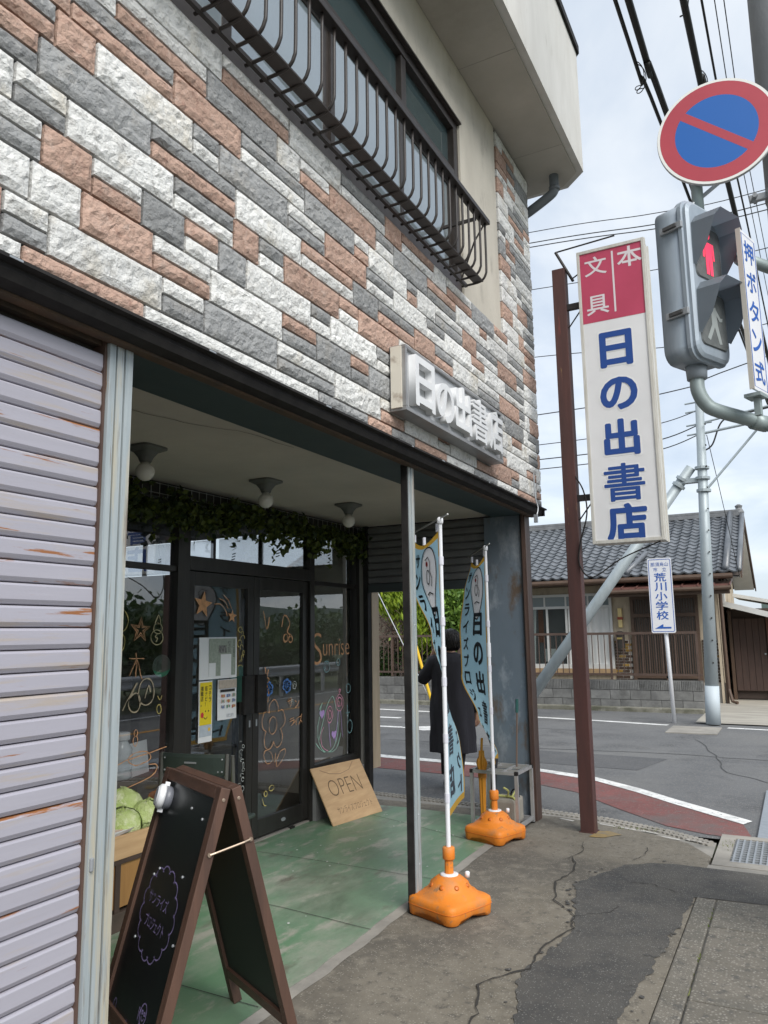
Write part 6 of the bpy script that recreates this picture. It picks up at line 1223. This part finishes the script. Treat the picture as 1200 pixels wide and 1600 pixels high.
bm = NB(); bm.faces.new([bm.verts.new(p) for p in ((-0.14, 14.147, 1.575), (0.0, 14.147, 1.655), (0.0, 14.147, 1.605), (0.13, 14.147, 1.605), (0.13, 14.147, 1.575))]); obj('arrow', bm, MATS['plate_blue'], ss)
# yellow guy-wire guard
gw = thing('guy_wire', 'slanting guy wire with yellow guard behind the walking person', 'guy wire', (-4.92, 15.3, 0)); obj('wire', tube(NB(), [(-4.92, 15.3, 0), (-7.9, 15.3, 5.6)], 0.012, 6), m_metal, gw); obj('guard', tube(NB(), [(-4.96, 15.29, 0.1), (-5.42, 15.29, 0.92 + 0.75)], 0.032, 10), mat('guard_yellow', (0.7, 0.45, 0.02), 0.5), gw)

# overhead cables
m_cable = mat('cable_black', (0.018, 0.018, 0.018), 0.6)
def cable(label, pts, r, group, loops=0):
    o = tag(obj('overhead_cable', tube(NB(), smooth_path(pts, 8), r, 8), m_cable, None, True), label, 'cable', group)
    if loops:
        P_ = smooth_path(pts, 40); rg = random.Random(loops)
        for i in range(loops):
            c = P_[int(len(P_) * (0.2 + 0.5 * i / loops))]; rr = rg.uniform(0.05, 0.09)
            obj('cable_loop', tube(NB(), [c + Vector((rr * 0.6 * math.sin(a), 0.05 * a - 0.15, rr * (math.cos(a) - 1) * 0.8)) for a in (2 * PI * k / 14 for k in range(15))], 0.004, 5), m_cable, o)
    return o
gA = 'cables over the main street'
cable('thinner black cable of the left pair crossing the sky above the signal', [(1.0, -6, 6.4), (1.28, 5.08, 6.0), (1.37, 6.84, 6.0), (1.9, 18, 6.3), (3.2, 46, 7.5)], 0.015, gA, 5)
cable('thicker black cable of the left pair crossing the sky above the signal', [(1.1, -6, 6.4), (1.36, 5.11, 6.02), (1.43, 6.66, 6.0), (1.95, 18, 6.25), (3.3, 46, 7.5)], 0.026, gA)
cable('thick bundled cable passing behind the round sign', [(1.5, -6, 6.5), (1.71, 5.32, 6.0), (1.75, 6.3, 5.98), (1.84, 8.73, 6.0), (2.2, 18, 5.9), (3.5, 46, 7.0)], 0.026, gA, 7)
cable('slim black cable just right of the bundled one', [(1.65, -6, 6.6), (1.82, 5.32, 6.05), (1.93, 8.73, 6.03), (2.3, 18, 5.95), (3.6, 46, 7.1)], 0.009, gA)
cable('faint thin wire right of the bundled cable', [(1.75, -6, 6.7), (1.9, 5.32, 6.1), (1.99, 8.73, 6.08), (2.4, 18, 6.0), (3.8, 46, 7.2)], 0.004, gA)
cable('faintest rightmost wire beside the concrete pole', [(1.8, -6, 6.7), (1.96, 5.32, 6.1), (2.05, 8.73, 6.08), (2.5, 18, 6.0), (3.9, 46, 7.2)], 0.004, gA)
gB = 'wires along the side street'
for lab, pts, r in (('topmost wire crossing the sky left of the signal', [(-9, 14.4, 10.1), (-2.04, 14.2, 9.53), (0.38, 14.2, 9.26), (2.26, 14.2, 9.18), (8, 14.2, 9.5)], 0.008),
    ('upper wire of the close pair left of the signal', [(-9, 14.4, 9.9), (-2.05, 14.2, 9.3), (0.37, 14.2, 9.04), (2.23, 14.2, 8.92), (8, 14.2, 9.3)], 0.01),
    ('lower wire of the close pair left of the signal', [(-9, 14.4, 9.8), (-2.05, 14.2, 9.21), (0.36, 14.2, 8.95), (2.23, 14.2, 8.8), (8, 14.2, 9.2)], 0.01),
    ('wire meeting the top of the pink sign head', [(-9, 14.4, 8.9), (-2.0, 14.2, 8.3), (0.5, 14.2, 8.14), (2.3, 14.2, 8.1), (8, 14.2, 8.4)], 0.008),
    ('wire passing behind the middle of the pylon sign', [(-9, 14.4, 7.4), (-2.0, 14.2, 6.89), (0.57, 14.2, 6.62), (2.3, 14.2, 6.75), (8, 14.2, 7.1)], 0.008),
    ('wire rising to the right under the signal', [(-9, 14.4, 5.9), (-2.03, 14.2, 5.72), (0.57, 14.2, 5.8), (1.6, 14.2, 6.07), (8, 14.2, 7.4)], 0.01),
    ('wire ending at the top of the steel pole', [(-9, 14.4, 5.4), (-2.03, 14.2, 5.12), (0.0, 14.18, 5.2), (QX + 0.1, QY, 5.36)], 0.008),
    ('lower wire ending at the steel pole', [(-9, 14.4, 5.1), (-2.02, 14.2, 4.83), (0.0, 14.18, 4.9), (QX + 0.1, QY, 5.1)], 0.01),
    ('lowest wire ending at the steel pole', [(-9, 14.4, 4.9), (-2.01, 14.2, 4.64), (0.0, 14.18, 4.72), (QX + 0.1, QY, 4.93)], 0.009),
    ('slack dark lead drooping right of the steel pole', [(QX + 0.13, QY, 4.62), (1.02, QY, 4.72), (1.2, QY, 5.1), (1.5, QY, 5.18), (2.4, QY, 5.3)], 0.014),
    ('thin stay wire slanting down right of the steel pole', [(QX + 0.2, QY, 4.9), (1.0, 15.5, 4.0), (1.1, 17.2, 2.6)], 0.006),
    ('dark drop cables hanging at the far right', [(2.25, 13.0, 5.6), (2.18, 14.5, 5.0), (2.05, 17.5, 3.6), (1.8, 20.2, 2.9)], 0.02)):
    cable(lab, pts, r, gB)

# ================================================================== HOUSE ACROSS THE SIDE STREET
HY = 18.2
ho = thing('tiled_house', 'single-storey cream house with grey tiled roof across the side street', 'house', (-3, HY, 0))
m_cream = mat('house_cream', (0.5, 0.42, 0.31), 0.9, col2=(0.43, 0.36, 0.265), scale=2, bump=0.3, bscale=60, stretch=(2, 2, 0.4), stain=((0.3, 0.25, 0.19), 2.5, 0.52, 0.68)); m_tile = mat('roof_tile', (0.145, 0.155, 0.17), 0.35, col2=(0.09, 0.1, 0.11), scale=1.5, spec=0.6, ov=0.22, stain=((0.26, 0.27, 0.285), 3, 0.6, 0.75))
m_brown = mat('house_brown', (0.075, 0.045, 0.03), 0.6, col2=(0.1, 0.062, 0.04), scale=5); m_wht = mat('house_white', (0.6, 0.6, 0.58), 0.6, col2=(0.52, 0.52, 0.5), scale=3)
wl = obj('wall', prism(NB(), [(HY, 0.0), (HY + 5, 0.0), (HY + 5, 2.78), (HY + 2.5, 4.05), (HY, 2.78)], 'x', -11.0, 0.58), m_cream, ho)
# roof planes under the tiles
EY, RY, EZ, RZ = 17.55, 20.7, 2.72, 4.3
def rz(y): return EZ + (RZ - EZ) * (y - EY) / (RY - EY)
rf = obj('roof', prism(NB(), [(EY, EZ - 0.06), (EY, EZ), (RY, RZ), (2 * RY - EY, EZ), (2 * RY - EY, EZ - 0.06), (RY, RZ - 0.13)], 'x', -11.6, 1.1), mat('roof_deck', (0.12, 0.1, 0.09), 0.8), ho)
obj('gable_soffit', prism(NB(), [(EY + 0.1, EZ - 0.08), (RY, RZ - 0.16), (2 * RY - EY - 0.1, EZ - 0.08), (2 * RY - EY - 0.1, EZ - 0.1), (RY, RZ - 0.18), (EY + 0.1, EZ - 0.1)], 'x', 0.582, 1.08), m_wht, ho)
obj('barge_board', prism(NB(), [(EY, EZ - 0.12), (EY, EZ - 0.0), (RY, RZ + 0.0), (2 * RY - EY, EZ - 0.0), (2 * RY - EY, EZ - 0.14), (RY, RZ - 0.14)], 'x', 1.101, 1.13), m_brown, ho)
obj('gutter', tube(NB(), [(-11.6, EY - 0.05, EZ - 0.09), (0.95, EY - 0.05, EZ - 0.07)], 0.06, 10), m_brown, ho)
obj('eave_soffit', box(NB(), -11.0, 0.57, EY + 0.05, HY - 0.001, EZ - 0.13, EZ - 0.1), m_brown, ho)
# kawara tiles: S-curved pantile, lapped down the slope
TW, TL = 0.22, 0.205
prof = [(0, 0.03), (0.025, 0.048), (0.055, 0.05), (0.085, 0.03), (0.125, 0.012), (0.168, 0.01), (0.206, 0.024), (0.222, 0.034)]
bm = NB(); rings = []
sl = math.atan2(RZ - EZ, RY - EY)
for (l, dz) in ((-0.012, 0.022), (-0.012, 0.038), (TL + 0.02, 0.012)): rings.append([(x, l, z + dz - (0.022 if l < 0 and dz < 0.03 else 0)) for x, z in prof])
loft(bm, rings, False, False); tile = mesh_of(bm, m_tile); 
rows = int((RY - EY) / math.cos(sl) / TL); cols = int(12.4 / TW); cells = []
for r in range(rows):
    for c_ in range(cols):
        x = 1.07 - TW * (c_ + 1); d = TL * r; y = EY - 0.03 + d * math.cos(sl); z = rz(y) + 0.004; vis = x > -4.1 and x < 1.1
        cells.append((0 if vis else 1, r, abs(x + 1.0), x, y, z))
cells.sort(key=lambda c_: (c_[0], c_[2] + c_[1] * 0.02))
rest = NB()
for i, (a, r, b, x, y, z) in enumerate(cells):
    if i < 290: inst('roof_tile', tile, rf, (x + jit(0.004), y + jit(0.006), z), (sl + jit(0.01), jit(0.015), jit(0.02)))
    else:
        n0 = len(rest.verts); rest.from_mesh(tile); rest.verts.ensure_lookup_table()
        bmesh.ops.transform(rest, matrix=Matrix.Translation((x, y, z)) @ Matrix.Rotation(sl, 4, 'X'), verts=rest.verts[n0:])
o = obj('roof_tiles', rest, m_tile, rf); o['kind'] = 'stuff'
obj('ridge', box(box(NB(), -11.6, 1.05, RY - 0.13, RY + 0.13, RZ, RZ + 0.09, 0.01), -11.6, 1.06, RY - 0.1, RY + 0.1, RZ + 0.091, RZ + 0.17, 0.02), mat('ridge_tile', (0.2, 0.205, 0.21), 0.5, col2=(0.14, 0.145, 0.15), scale=6), rf)
obj('ridge_end', lathe(NB(), [(0.1, 0), (0.12, 0.1), (0.07, 0.2), (0.09, 0.26), (0.03, 0.3)], (1.02, RY, RZ + 0.0), 12), MATS['ridge_tile'], rf)
obj('verge_tiles', tube(NB(), [(0.83, EY - 0.02, EZ + 0.09), (0.83, RY - 0.1, RZ + 0.08)], 0.07, 10), m_tile, rf, True); obj('verge_tiles', tube(NB(), [(1.08, EY - 0.02, EZ + 0.05), (1.08, RY - 0.05, RZ + 0.05)], 0.055, 10), m_tile, rf, True)
obj('valley_tiles', tube(NB(), [(-1.2, EY - 0.02, EZ + 0.09), (-0.9, EY + 1.0, rz(EY + 1.0) + 0.1)], 0.06, 8), m_tile, rf, True)
# porch lean-to roof
pr = obj('porch_roof', prism(NB(), [(17.35, 2.4), (17.35, 2.45), (HY - 0.001, 2.66), (HY - 0.001, 2.6)], 'x', -1.62, 0.9), mat('porch_metal', (0.16, 0.075, 0.06), 0.45, col2=(0.12, 0.055, 0.045), scale=4), ho)
for i in range(9): obj('roof_seam', prism(NB(), [(17.34, 2.452), (17.34, 2.478), (HY - 0.002, 2.688), (HY - 0.002, 2.662)], 'x', -1.6 + i * 0.31, -1.575 + i * 0.31), MATS['porch_metal'], pr)
obj('porch_gutter', tube(NB(), [(-1.64, 17.32, 2.38), (0.92, 17.32, 2.4)], 0.045, 8), m_brown, pr); obj('porch_beam', box(NB(), -1.6, 0.88, 17.4, 17.5, 2.28, 2.39), m_brown, pr)
# big window with curtains
hw = obj('window', box(NB(), -3.78, -1.72, HY - 0.02, HY - 0.001, 0.74, 2.4), mat('room_dark', (0.1, 0.1, 0.1), 0.9), ho); fy = HY - 0.07
for (a, b, c_, d) in ((-3.82, -1.68, 2.36, 2.42), (-3.82, -1.68, 0.7, 0.8), (-3.82, -3.76, 0.8, 2.36), (-1.74, -1.68, 0.8, 2.36), (-3.76, -1.74, 2.08, 2.14)): obj('window_frame', box(NB(), a, b, fy, HY - 0.0205, c_, d), m_wht, hw)
for x in (-3.25, -2.74, -2.22): obj('mullion', box(NB(), x - 0.02, x + 0.02, fy + 0.005, HY - 0.021, 2.14, 2.36), m_wht, hw)
for x in (-3.2, -2.74, -2.2): obj('mullion', box(NB(), x - 0.025, x + 0.025, fy + 0.004, HY - 0.021, 0.8, 2.08), m_wht, hw)
for (a, b) in ((-3.76, -3.27), (-3.23, -2.76), (-2.72, -2.24), (-2.2, -1.74)): obj('pane', box(NB(), a, b, HY - 0.045, HY - 0.042, 2.14, 2.36), glass('house_glass', back_tone=(0.2, 0.24, 0.25), ior=1.6), hw)
obj('pane', box(NB(), -3.76, -2.76, HY - 0.05, HY - 0.047, 0.8, 2.08), glass('clear_glass', tint=(0.75, 0.78, 0.78), ior=1.45), hw)
bm = NB(); rows = [[(x, HY - 0.035 + 0.01 * math.sin(x * 40), z) for x in [-2.7 + 0.95 * i / 60 for i in range(61)]] for z in (0.8, 2.08)]; loft(bm, rows, False, False); obj('curtain', bm, mat('curtain_white', (0.6, 0.6, 0.58), 0.85), hw)
bm = NB(); rows = [[(x + sx, HY - 0.034 + 0.008 * math.sin(x * 50), z) for x in [-3.74 + 0.22 * i / 20 for i in range(21)]] for z, sx in ((0.8, 0.0), (1.4, 0.02), (2.08, 0.06))]; loft(bm, rows, False, False); obj('curtain', bm, MATS['curtain_white'], hw)
obj('curtain', box(NB(), -3.42, -3.3, HY - 0.034, HY - 0.03, 1.3, 2.08), mat('curtain_rust', (0.16, 0.06, 0.03), 0.9), hw); obj('cushion', box(NB(), -3.3, -2.95, HY - 0.036, HY - 0.03, 0.85, 1.15), m_wht, hw)
obj('shutter_box', box(NB(), -4.1, -3.83, HY - 0.15, HY - 0.001, 0.7, 2.42), m_wht, ho); obj('sill_board', box(NB(), -4.1, -1.66, HY - 0.12, HY - 0.001, 0.6, 0.698), mat('sill_tan', (0.42, 0.28, 0.15), 0.7, var=0.3), ho); obj('stone_footing', box(NB(), -11, 0.6, HY - 0.04, HY - 0.002, 0.0, 0.42), mat('footing', (0.4, 0.38, 0.34), 0.9, var=0.2), ho)
# sliding lattice door
dr_ = obj('entrance_door', box(NB(), -1.22, 0.12, HY - 0.03, HY - 0.001, 0.3, 2.28), mat('door_glass', (0.1, 0.09, 0.08), 0.4), ho)
for (a, b, c_, d) in ((-1.27, 0.17, 2.24, 2.32), (-1.27, -1.2, 0.25, 2.24), (0.1, 0.17, 0.25, 2.24), (-0.58, -0.5, 0.3, 2.24), (-1.2, 0.1, 1.84, 1.92), (-1.2, 0.1, 0.25, 0.34), (-1.2, 0.1, 0.5, 0.56)): obj('door_frame', box(NB(), a, b, HY - 0.08, HY - 0.031, c_, d), m_brown, dr_)
for i in range(26):
    x = -1.18 + i * 0.05
    if -0.6 < x < -0.49: continue
    obj('lattice_slat', box(NB(), x, x + 0.016, HY - 0.06, HY - 0.032, 0.56, 1.84), m_brown, dr_)
for i in range(24): obj('transom_slat', box(NB(), -1.18 + i * 0.054, -1.165 + i * 0.054, HY - 0.06, HY - 0.032, 1.92, 2.24), m_brown, dr_)
# brown brick wainscot, brick by brick
m_bk = [mat('brick_brown', (0.07, 0.042, 0.028), 0.5, var=0.3, scale=9), mat('brick_amber', (0.33, 0.2, 0.045), 0.5, var=0.3, scale=9)]
bk = [mesh_of(box(NB(), 0, 0.142, -0.03, 0, 0, 0.052, 0.004), m_) for m_ in m_bk]; rg = random.Random(5)
for (xa, xb, nm) in ((-1.66, -1.29, 0), (0.2, 0.57, 1)):
    wn = obj('brick_wainscot', box(NB(), xa, xb, HY - 0.02, HY - 0.003, 0.42, 1.34), mat('brick_mortar', (0.5, 0.47, 0.42), 0.9), ho)
    for j in range(14):
        x = xa + (0.0 if j % 2 else -0.075)
        while x < xb - 0.06:
            a = max(x, xa); 
            if x >= xa and x + 0.142 <= xb + 0.01: inst('brick', bk[1 if rg.random() < 0.16 else 0], wn, (x, HY - 0.003, 0.43 + j * 0.065))
            elif x < xa: obj('brick', box(NB(), xa, x + 0.142, HY - 0.032, HY - 0.003, 0.43 + j * 0.065, 0.482 + j * 0.065), m_bk[0], wn)
            x += 0.152
obj('porch_lamp', box(NB(), -1.55, -1.46, HY - 0.08, HY - 0.003, 1.62, 2.06, 0.015), mat('lamp_cream', (0.7, 0.55, 0.25), 0.5), ho); obj('lamp_band', box(NB(), -1.56, -1.45, HY - 0.09, HY - 0.002, 1.8, 1.86), mat('lamp_red', (0.3, 0.06, 0.03), 0.6), ho)
mbx = tag(obj('mailbox', lathe(NB(), [(0.1, 0), (0.1, 0.3), (0.08, 0.36), (0.04, 0.38)], (-1.5, HY - 0.2, 1.16), 14), m_dark), 'dark rounded mailbox on the brick wainscot by the house door', 'mailbox'); obj('slot', box(NB(), -1.56, -1.44, HY - 0.31, HY - 0.295, 1.36, 1.4), mat('brass', (0.5, 0.4, 0.15), 0.4, metal=0.6), mbx)
for x in (0.52, 0.6): obj('corner_post', box(NB(), x, x + 0.05, HY - 0.1, HY - 0.041, 0.0, 2.42), m_brown if x > 0.55 else m_cream, ho)
# side lean-to shed with board door
sh_ = thing('side_shed', 'dark board lean-to shed with pale sloping roof right of the house', 'shed', (1.3, 19, 0))
obj('shed_wall', box(NB(), 0.66, 2.6, 19.2, 21.5, 0.02, 2.0), mat('shed_dark', (0.05, 0.035, 0.028), 0.8), sh_)
for i in range(5): obj('door_board', box(NB(), 0.76 + i * 0.132, 0.885 + i * 0.132, 19.13, 19.199, 0.2, 1.78), mat('shed_boards', (0.075, 0.045, 0.036), 0.7, col2=(0.055, 0.034, 0.028), scale=5, stretch=(4, 4, 0.5)), sh_)
obj('door_post', box(NB(), 0.68, 0.745, 19.1, 19.199, 0.0, 1.95), m_brown, sh_); obj('door_post', box(NB(), 1.44, 1.6, 19.1, 19.199, 0.0, 1.8), mat('reddish_board', (0.14, 0.065, 0.045), 0.7, var=0.2), sh_); obj('knob', lathe(NB(), [(0.02, 0), (0.02, 0.02)], (0, 0, 0), 8, Matrix.Translation((1.38, 19.13, 1.0)) @ RX), m_galv, sh_)
obj('shed_roof', prism(NB(), [(0.6, 2.12), (2.7, 1.5), (2.7, 1.55), (0.6, 2.17)], 'y', 18.4, 21.6), mat('shed_roof', (0.5, 0.45, 0.36), 0.7, var=0.2), sh_); obj('roof_edge', prism(NB(), [(0.6, 2.06), (2.7, 1.44), (2.7, 1.56), (0.6, 2.18)], 'y', 18.36, 18.399), m_wht, sh_); obj('roof_edge', prism(NB(), [(0.8, 2.28), (2.7, 1.86), (2.7, 1.94), (0.8, 2.36)], 'y', 19.4, 21.6), m_wht, sh_)
obj('meter_box', box(NB(), 0.585, 0.7, 18.35, 18.6, 2.1, 2.38), m_wht, ho); obj('drain_pipe', tube(NB(), [(0.64, 18.1, 2.3), (0.66, 18.1, 0.3), (0.72, 18.0, 0.05), (0.82, 17.95, 0.03)], 0.035, 8), m_brown, ho)
for i in range(3): obj('service_wire', tube(NB(), smooth_path([(0.6, 18.2, 2.5), (0.66 + 0.05 * i, 17.9, 2.62), (0.72 + 0.06 * i, 17.8, 2.4 + 0.06 * i)], 4), 0.012, 5), m_cable, ho)
# block wall with each block, brown railing on top
BY = 16.16
bw = thing('block_wall', 'low grey concrete block wall in front of the house', 'wall', (-4, BY, 0)); m_blk = mat('concrete_block', (0.22, 0.22, 0.212), 0.95, ov=0.14, col2=(0.14, 0.14, 0.137), scale=5, bump=0.8, bscale=50, bdist=0.01, stain=((0.08, 0.08, 0.075), 3, 0.55, 0.75)); m_rib = m_blk
obj('mortar_core', box(NB(), -11.0, 0.36, BY + 0.02, BY + 0.1, 0.0, 0.575), mat('block_mortar', (0.1, 0.1, 0.095), 0.95), bw)
blk = mesh_of(box(NB(), 0.004, 0.388, 0, 0.12, 0.003, 0.185, 0.006), m_blk); bm = NB()
box(bm, 0.004, 0.388, 0.008, 0.12, 0.003, 0.185)
for i in range(12): box(bm, 0.01 + i * 0.0315, 0.03 + i * 0.0315, -0.006, 0.0079, 0.004, 0.184)
ribk = mesh_of(bm, m_blk)
for j in range(3):
    x = 0.36 - 0.392 - (0.196 if j == 1 else 0)
    if j == 1: obj('block', box(NB(), 0.168, 0.357, BY, BY + 0.12, 0.193, 0.375, 0.006), m_blk, bw)
    while x > -10.6: inst('block', ribk if j == 2 else blk, bw, (x, BY, j * 0.19)); x -= 0.392
fe = thing('house_railing', 'brown metal bar railing on the block wall', 'railing', (-4, BY + 0.06, 0.57)); m_fe = mat('rail_brown', (0.1, 0.065, 0.05), 0.55, var=0.2)
obj('top_rail', box(NB(), -10.6, 0.3, BY + 0.035, BY + 0.085, 1.47, 1.52), m_fe, fe); obj('bottom_rail', box(NB(), -10.6, 0.36, BY + 0.045, BY + 0.075, 0.66, 0.7), m_fe, fe)
b_ = mesh_of(box(NB(), -0.008, 0.008, -0.008, 0.008, 0.701, 1.469), m_fe)
x = 0.15
while x > -10.5: inst('bar', b_, fe, (x, BY + 0.06, 0)); x -= 0.125
for x in (0.27, -1.38, -3.05, -4.7, -6.4, -8.1, -9.8): obj('post', box(NB(), x, x + 0.04, BY + 0.038, BY + 0.082, 0.58, 1.469), m_fe, fe)

# ================================================================== PLANTS
def bark(): return mat('bark', (0.13, 0.1, 0.085), 0.9, col2=(0.2, 0.16, 0.14), scale=6, stretch=(3, 3, 0.6), bump=0.6, bscale=20)
def tree(name, label, base, blobs, n, leaf, c1, c2, mn, trunk, seed, group=None, asp=1.4, upb=0.0, cat='tree'):
    """tapered trunk and limbs, leaf faces scattered through clumps that fill the crown"""
    rg = random.Random(seed); t = thing(name, label, cat, base, 0, group)
    bm = NB()
    for pts, r0, r1 in trunk: tube(bm, smooth_path(pts, 3), r0, 7, True, r1)
    obj('trunk', bm, bark(), t, True, True); bm = NB()
    tot = sum(b[3] * b[4] * b[5] for b in blobs)
    for (cx, cy, cz, rx, ry, rz_) in blobs:
        k = int(n * rx * ry * rz_ / tot); nc = max(5, k // 26)
        for c in range(nc):
            d = Vector((rg.gauss(0, 1), rg.gauss(0, 1), rg.gauss(0, 1))).normalized() * rg.random() ** 0.4
            p = Vector((cx + d.x * rx, cy + d.y * ry, cz + d.z * rz_)); cr = leaf * rg.uniform(1.6, 3.2)
            for q_ in range(k // nc):
                e_ = Vector((rg.gauss(0, 1), rg.gauss(0, 1), rg.gauss(0, 0.8))) * cr * 0.55
                dv = None
                if upb: dv = (Vector((rg.gauss(0, 0.45), rg.gauss(0, 0.45), upb)) + d * 0.4).normalized()
                leafquad(bm, p + e_, leaf * rg.uniform(0.7, 1.3), rg, asp, dv)
    obj('crown', bm, leafmat(mn, c1, c2), t, False, True); return t
tree('conifer_tree', 'yellow-green conifer behind the railing left of the flags', (-6.7, 17.3, 0.02), [(0, 0, 2.7, 0.85, 0.6, 0.75), (0.55, -0.1, 2.2, 0.75, 0.55, 1.15), (-0.5, 0, 2.6, 0.6, 0.5, 0.6), (0.2, 0, 3.4, 0.7, 0.5, 0.5)], 9000, 0.075, (0.13, 0.23, 0.014), (0.37, 0.47, 0.04), 'thuja', [([(0, 0, 0), (0.03, 0, 0.8), (0.1, 0, 2.0)], 0.06, 0.03), ([(-0.25, 0.1, 0), (-0.2, 0.1, 0.9), (-0.3, 0, 2.1)], 0.05, 0.02), ([(0.2, 0, 0), (0.28, 0, 0.9), (0.4, 0, 1.9)], 0.05, 0.02), ([(0.45, 0, 0), (0.5, 0, 0.9), (0.55, 0, 1.9)], 0.04, 0.02), ([(0.1, 0, 0.9), (-0.2, -0.1, 1.6), (-0.5, -0.1, 1.9)], 0.025, 0.012), ([(0.0, 0, 1.1), (0.3, -0.1, 1.7), (0.2, -0.1, 2.0)], 0.025, 0.012)], 11, None, 2.0, 1.0)
bm = NB(); rg = random.Random(9)
for i in range(420):
    p = Vector((-6.75 + rg.gauss(0, 0.33), 17.1 + rg.gauss(0, 0.2), 1.62 + rg.gauss(0, 0.24))); q_ = p + Vector((rg.gauss(0, 0.13), rg.gauss(0, 0.1), rg.uniform(-0.15, 0.15))); tube(bm, [p, q_], 0.006, 3, False)
tw = obj('bare_twigs', bm, mat('twig', (0.12, 0.075, 0.06), 0.9), bpy.data.objects['conifer_tree']); tw['kind'] = 'stuff'
tree('round_shrub', 'bright green rounded shrub behind the walking person', (-5.15, 17.2, 0.02), [(0, 0, 2.15, 0.62, 0.5, 0.62), (0.25, 0, 1.8, 0.42, 0.4, 0.45), (-0.1, 0, 1.5, 0.35, 0.35, 0.4)], 4200, 0.085, (0.07, 0.15, 0.02), (0.2, 0.32, 0.05), 'shrub_green', [([(0, 0, 0), (0.02, 0, 1.0), (0, 0, 2.0)], 0.05, 0.02), ([(0.0, 0, 0.8), (0.2, 0, 1.4), (0.3, 0, 1.9)], 0.03, 0.01)], 12, None, 1.5, 0, 'shrub')
tree('dark_shrub', 'dark green low shrub behind the railing under the conifer', (-6.0, 17.4, 0.02), [(0, 0, 0.9, 1.1, 0.4, 0.7), (-1.3, 0.1, 0.8, 0.6, 0.4, 0.6)], 3600, 0.08, (0.02, 0.05, 0.012), (0.06, 0.11, 0.025), 'shrub_dark', [([(0, 0, 0), (0, 0, 0.8)], 0.04, 0.02)], 13, None, 1.3, 0, 'shrub')
# far side of the main street, seen mirrored in the shop windows: bank, crash barrier, trees, hills
bank = NB(); loft(bank, [[(6.9, y, -0.03) for y in (-40, 140)], [(7.6, y, 0.1) for y in (-40, 140)], [(60, y, -0.05) for y in (-40, 140)]], False, False); struct('verge', bank, m_earth)
gr = thing('crash_barrier', 'pale steel crash barrier along the far side of the main street', 'barrier', (6.5, 15, 0)); m_gr = mat('barrier_white', (0.55, 0.56, 0.57), 0.5, var=0.2)
obj('rail', prism(NB(), [(6.5, 0.5), (6.44, 0.53), (6.44, 0.57), (6.5, 0.61), (6.5, 0.65), (6.44, 0.69), (6.44, 0.73), (6.5, 0.77), (6.52, 0.77), (6.52, 0.5)], 'y', -6, 46), m_gr, gr)
for i in range(26): obj('post', tube(NB(), [(6.58, -5 + i * 2, -0.05), (6.58, -5 + i * 2, 0.74)], 0.055, 10), m_gr, gr)
rg = random.Random(21); labs = ['leafy riverside tree mirrored in the left shop window', 'leafy riverside tree mirrored behind the left door', 'leafy riverside tree mirrored in the right door', 'leafy riverside tree mirrored in the right shop window', 'leafy riverside tree beyond the barrier further along', 'leafy riverside tree beyond the barrier, farthest along', 'leafy riverside tree beyond the barrier nearest the camera']
for i, (x, y, h) in enumerate(((8.6, 12.0, 2.9), (8.9, 15.4, 2.5), (8.5, 18.8, 2.0), (10.5, 24.5, 2.7), (9.0, 28.5, 3.0), (9.5, 34, 3.2), (8.8, 8.0, 3.3))):
    tree('riverside_tree', labs[i], (x, y, -0.02), [(0, 0, h * 0.62, 1.3, 1.6, h * 0.36), (rg.uniform(-0.5, 0.5), 1.1, h * 0.5, 1.0, 1.1, h * 0.3), (0.2, -1.2, h * 0.45, 1.0, 1.1, h * 0.32), (0, rg.uniform(-0.6, 0.6), h * 0.3, 1.2, 1.7, h * 0.25)], 2600, 0.17, (0.02, 0.05, 0.012), (0.07, 0.13, 0.03), 'river_leaf', [([(0, 0, 0), (0.05, 0.1, h * 0.4), (0, 0.1, h * 0.75)], 0.09, 0.03), ([(0, 0.05, h * 0.3), (0.2, 0.6, h * 0.5), (0.2, 0.9, h * 0.62)], 0.04, 0.015)], 30 + i, 'riverside trees across the main street')
bm = NB(); R_ = [[], [], []]
for i in range(61):
    a = -0.6 + 2.2 * i / 60; d = 420; h = 16 + 9 * noise.noise(Vector((a * 4, 0, 0))) + 4 * noise.noise(Vector((a * 13, 5, 0)))
    for j, (dd, hh) in enumerate(((d - 90, -1), (d - 20, h * 0.75), (d, h))): R_[j].append((math.cos(a) * dd, math.sin(a) * dd, hh))
struct('hills', loft(bm, R_, False, False), mat('hill_green', (0.05, 0.075, 0.06), 0.95, col2=(0.035, 0.06, 0.05), scale=0.05))
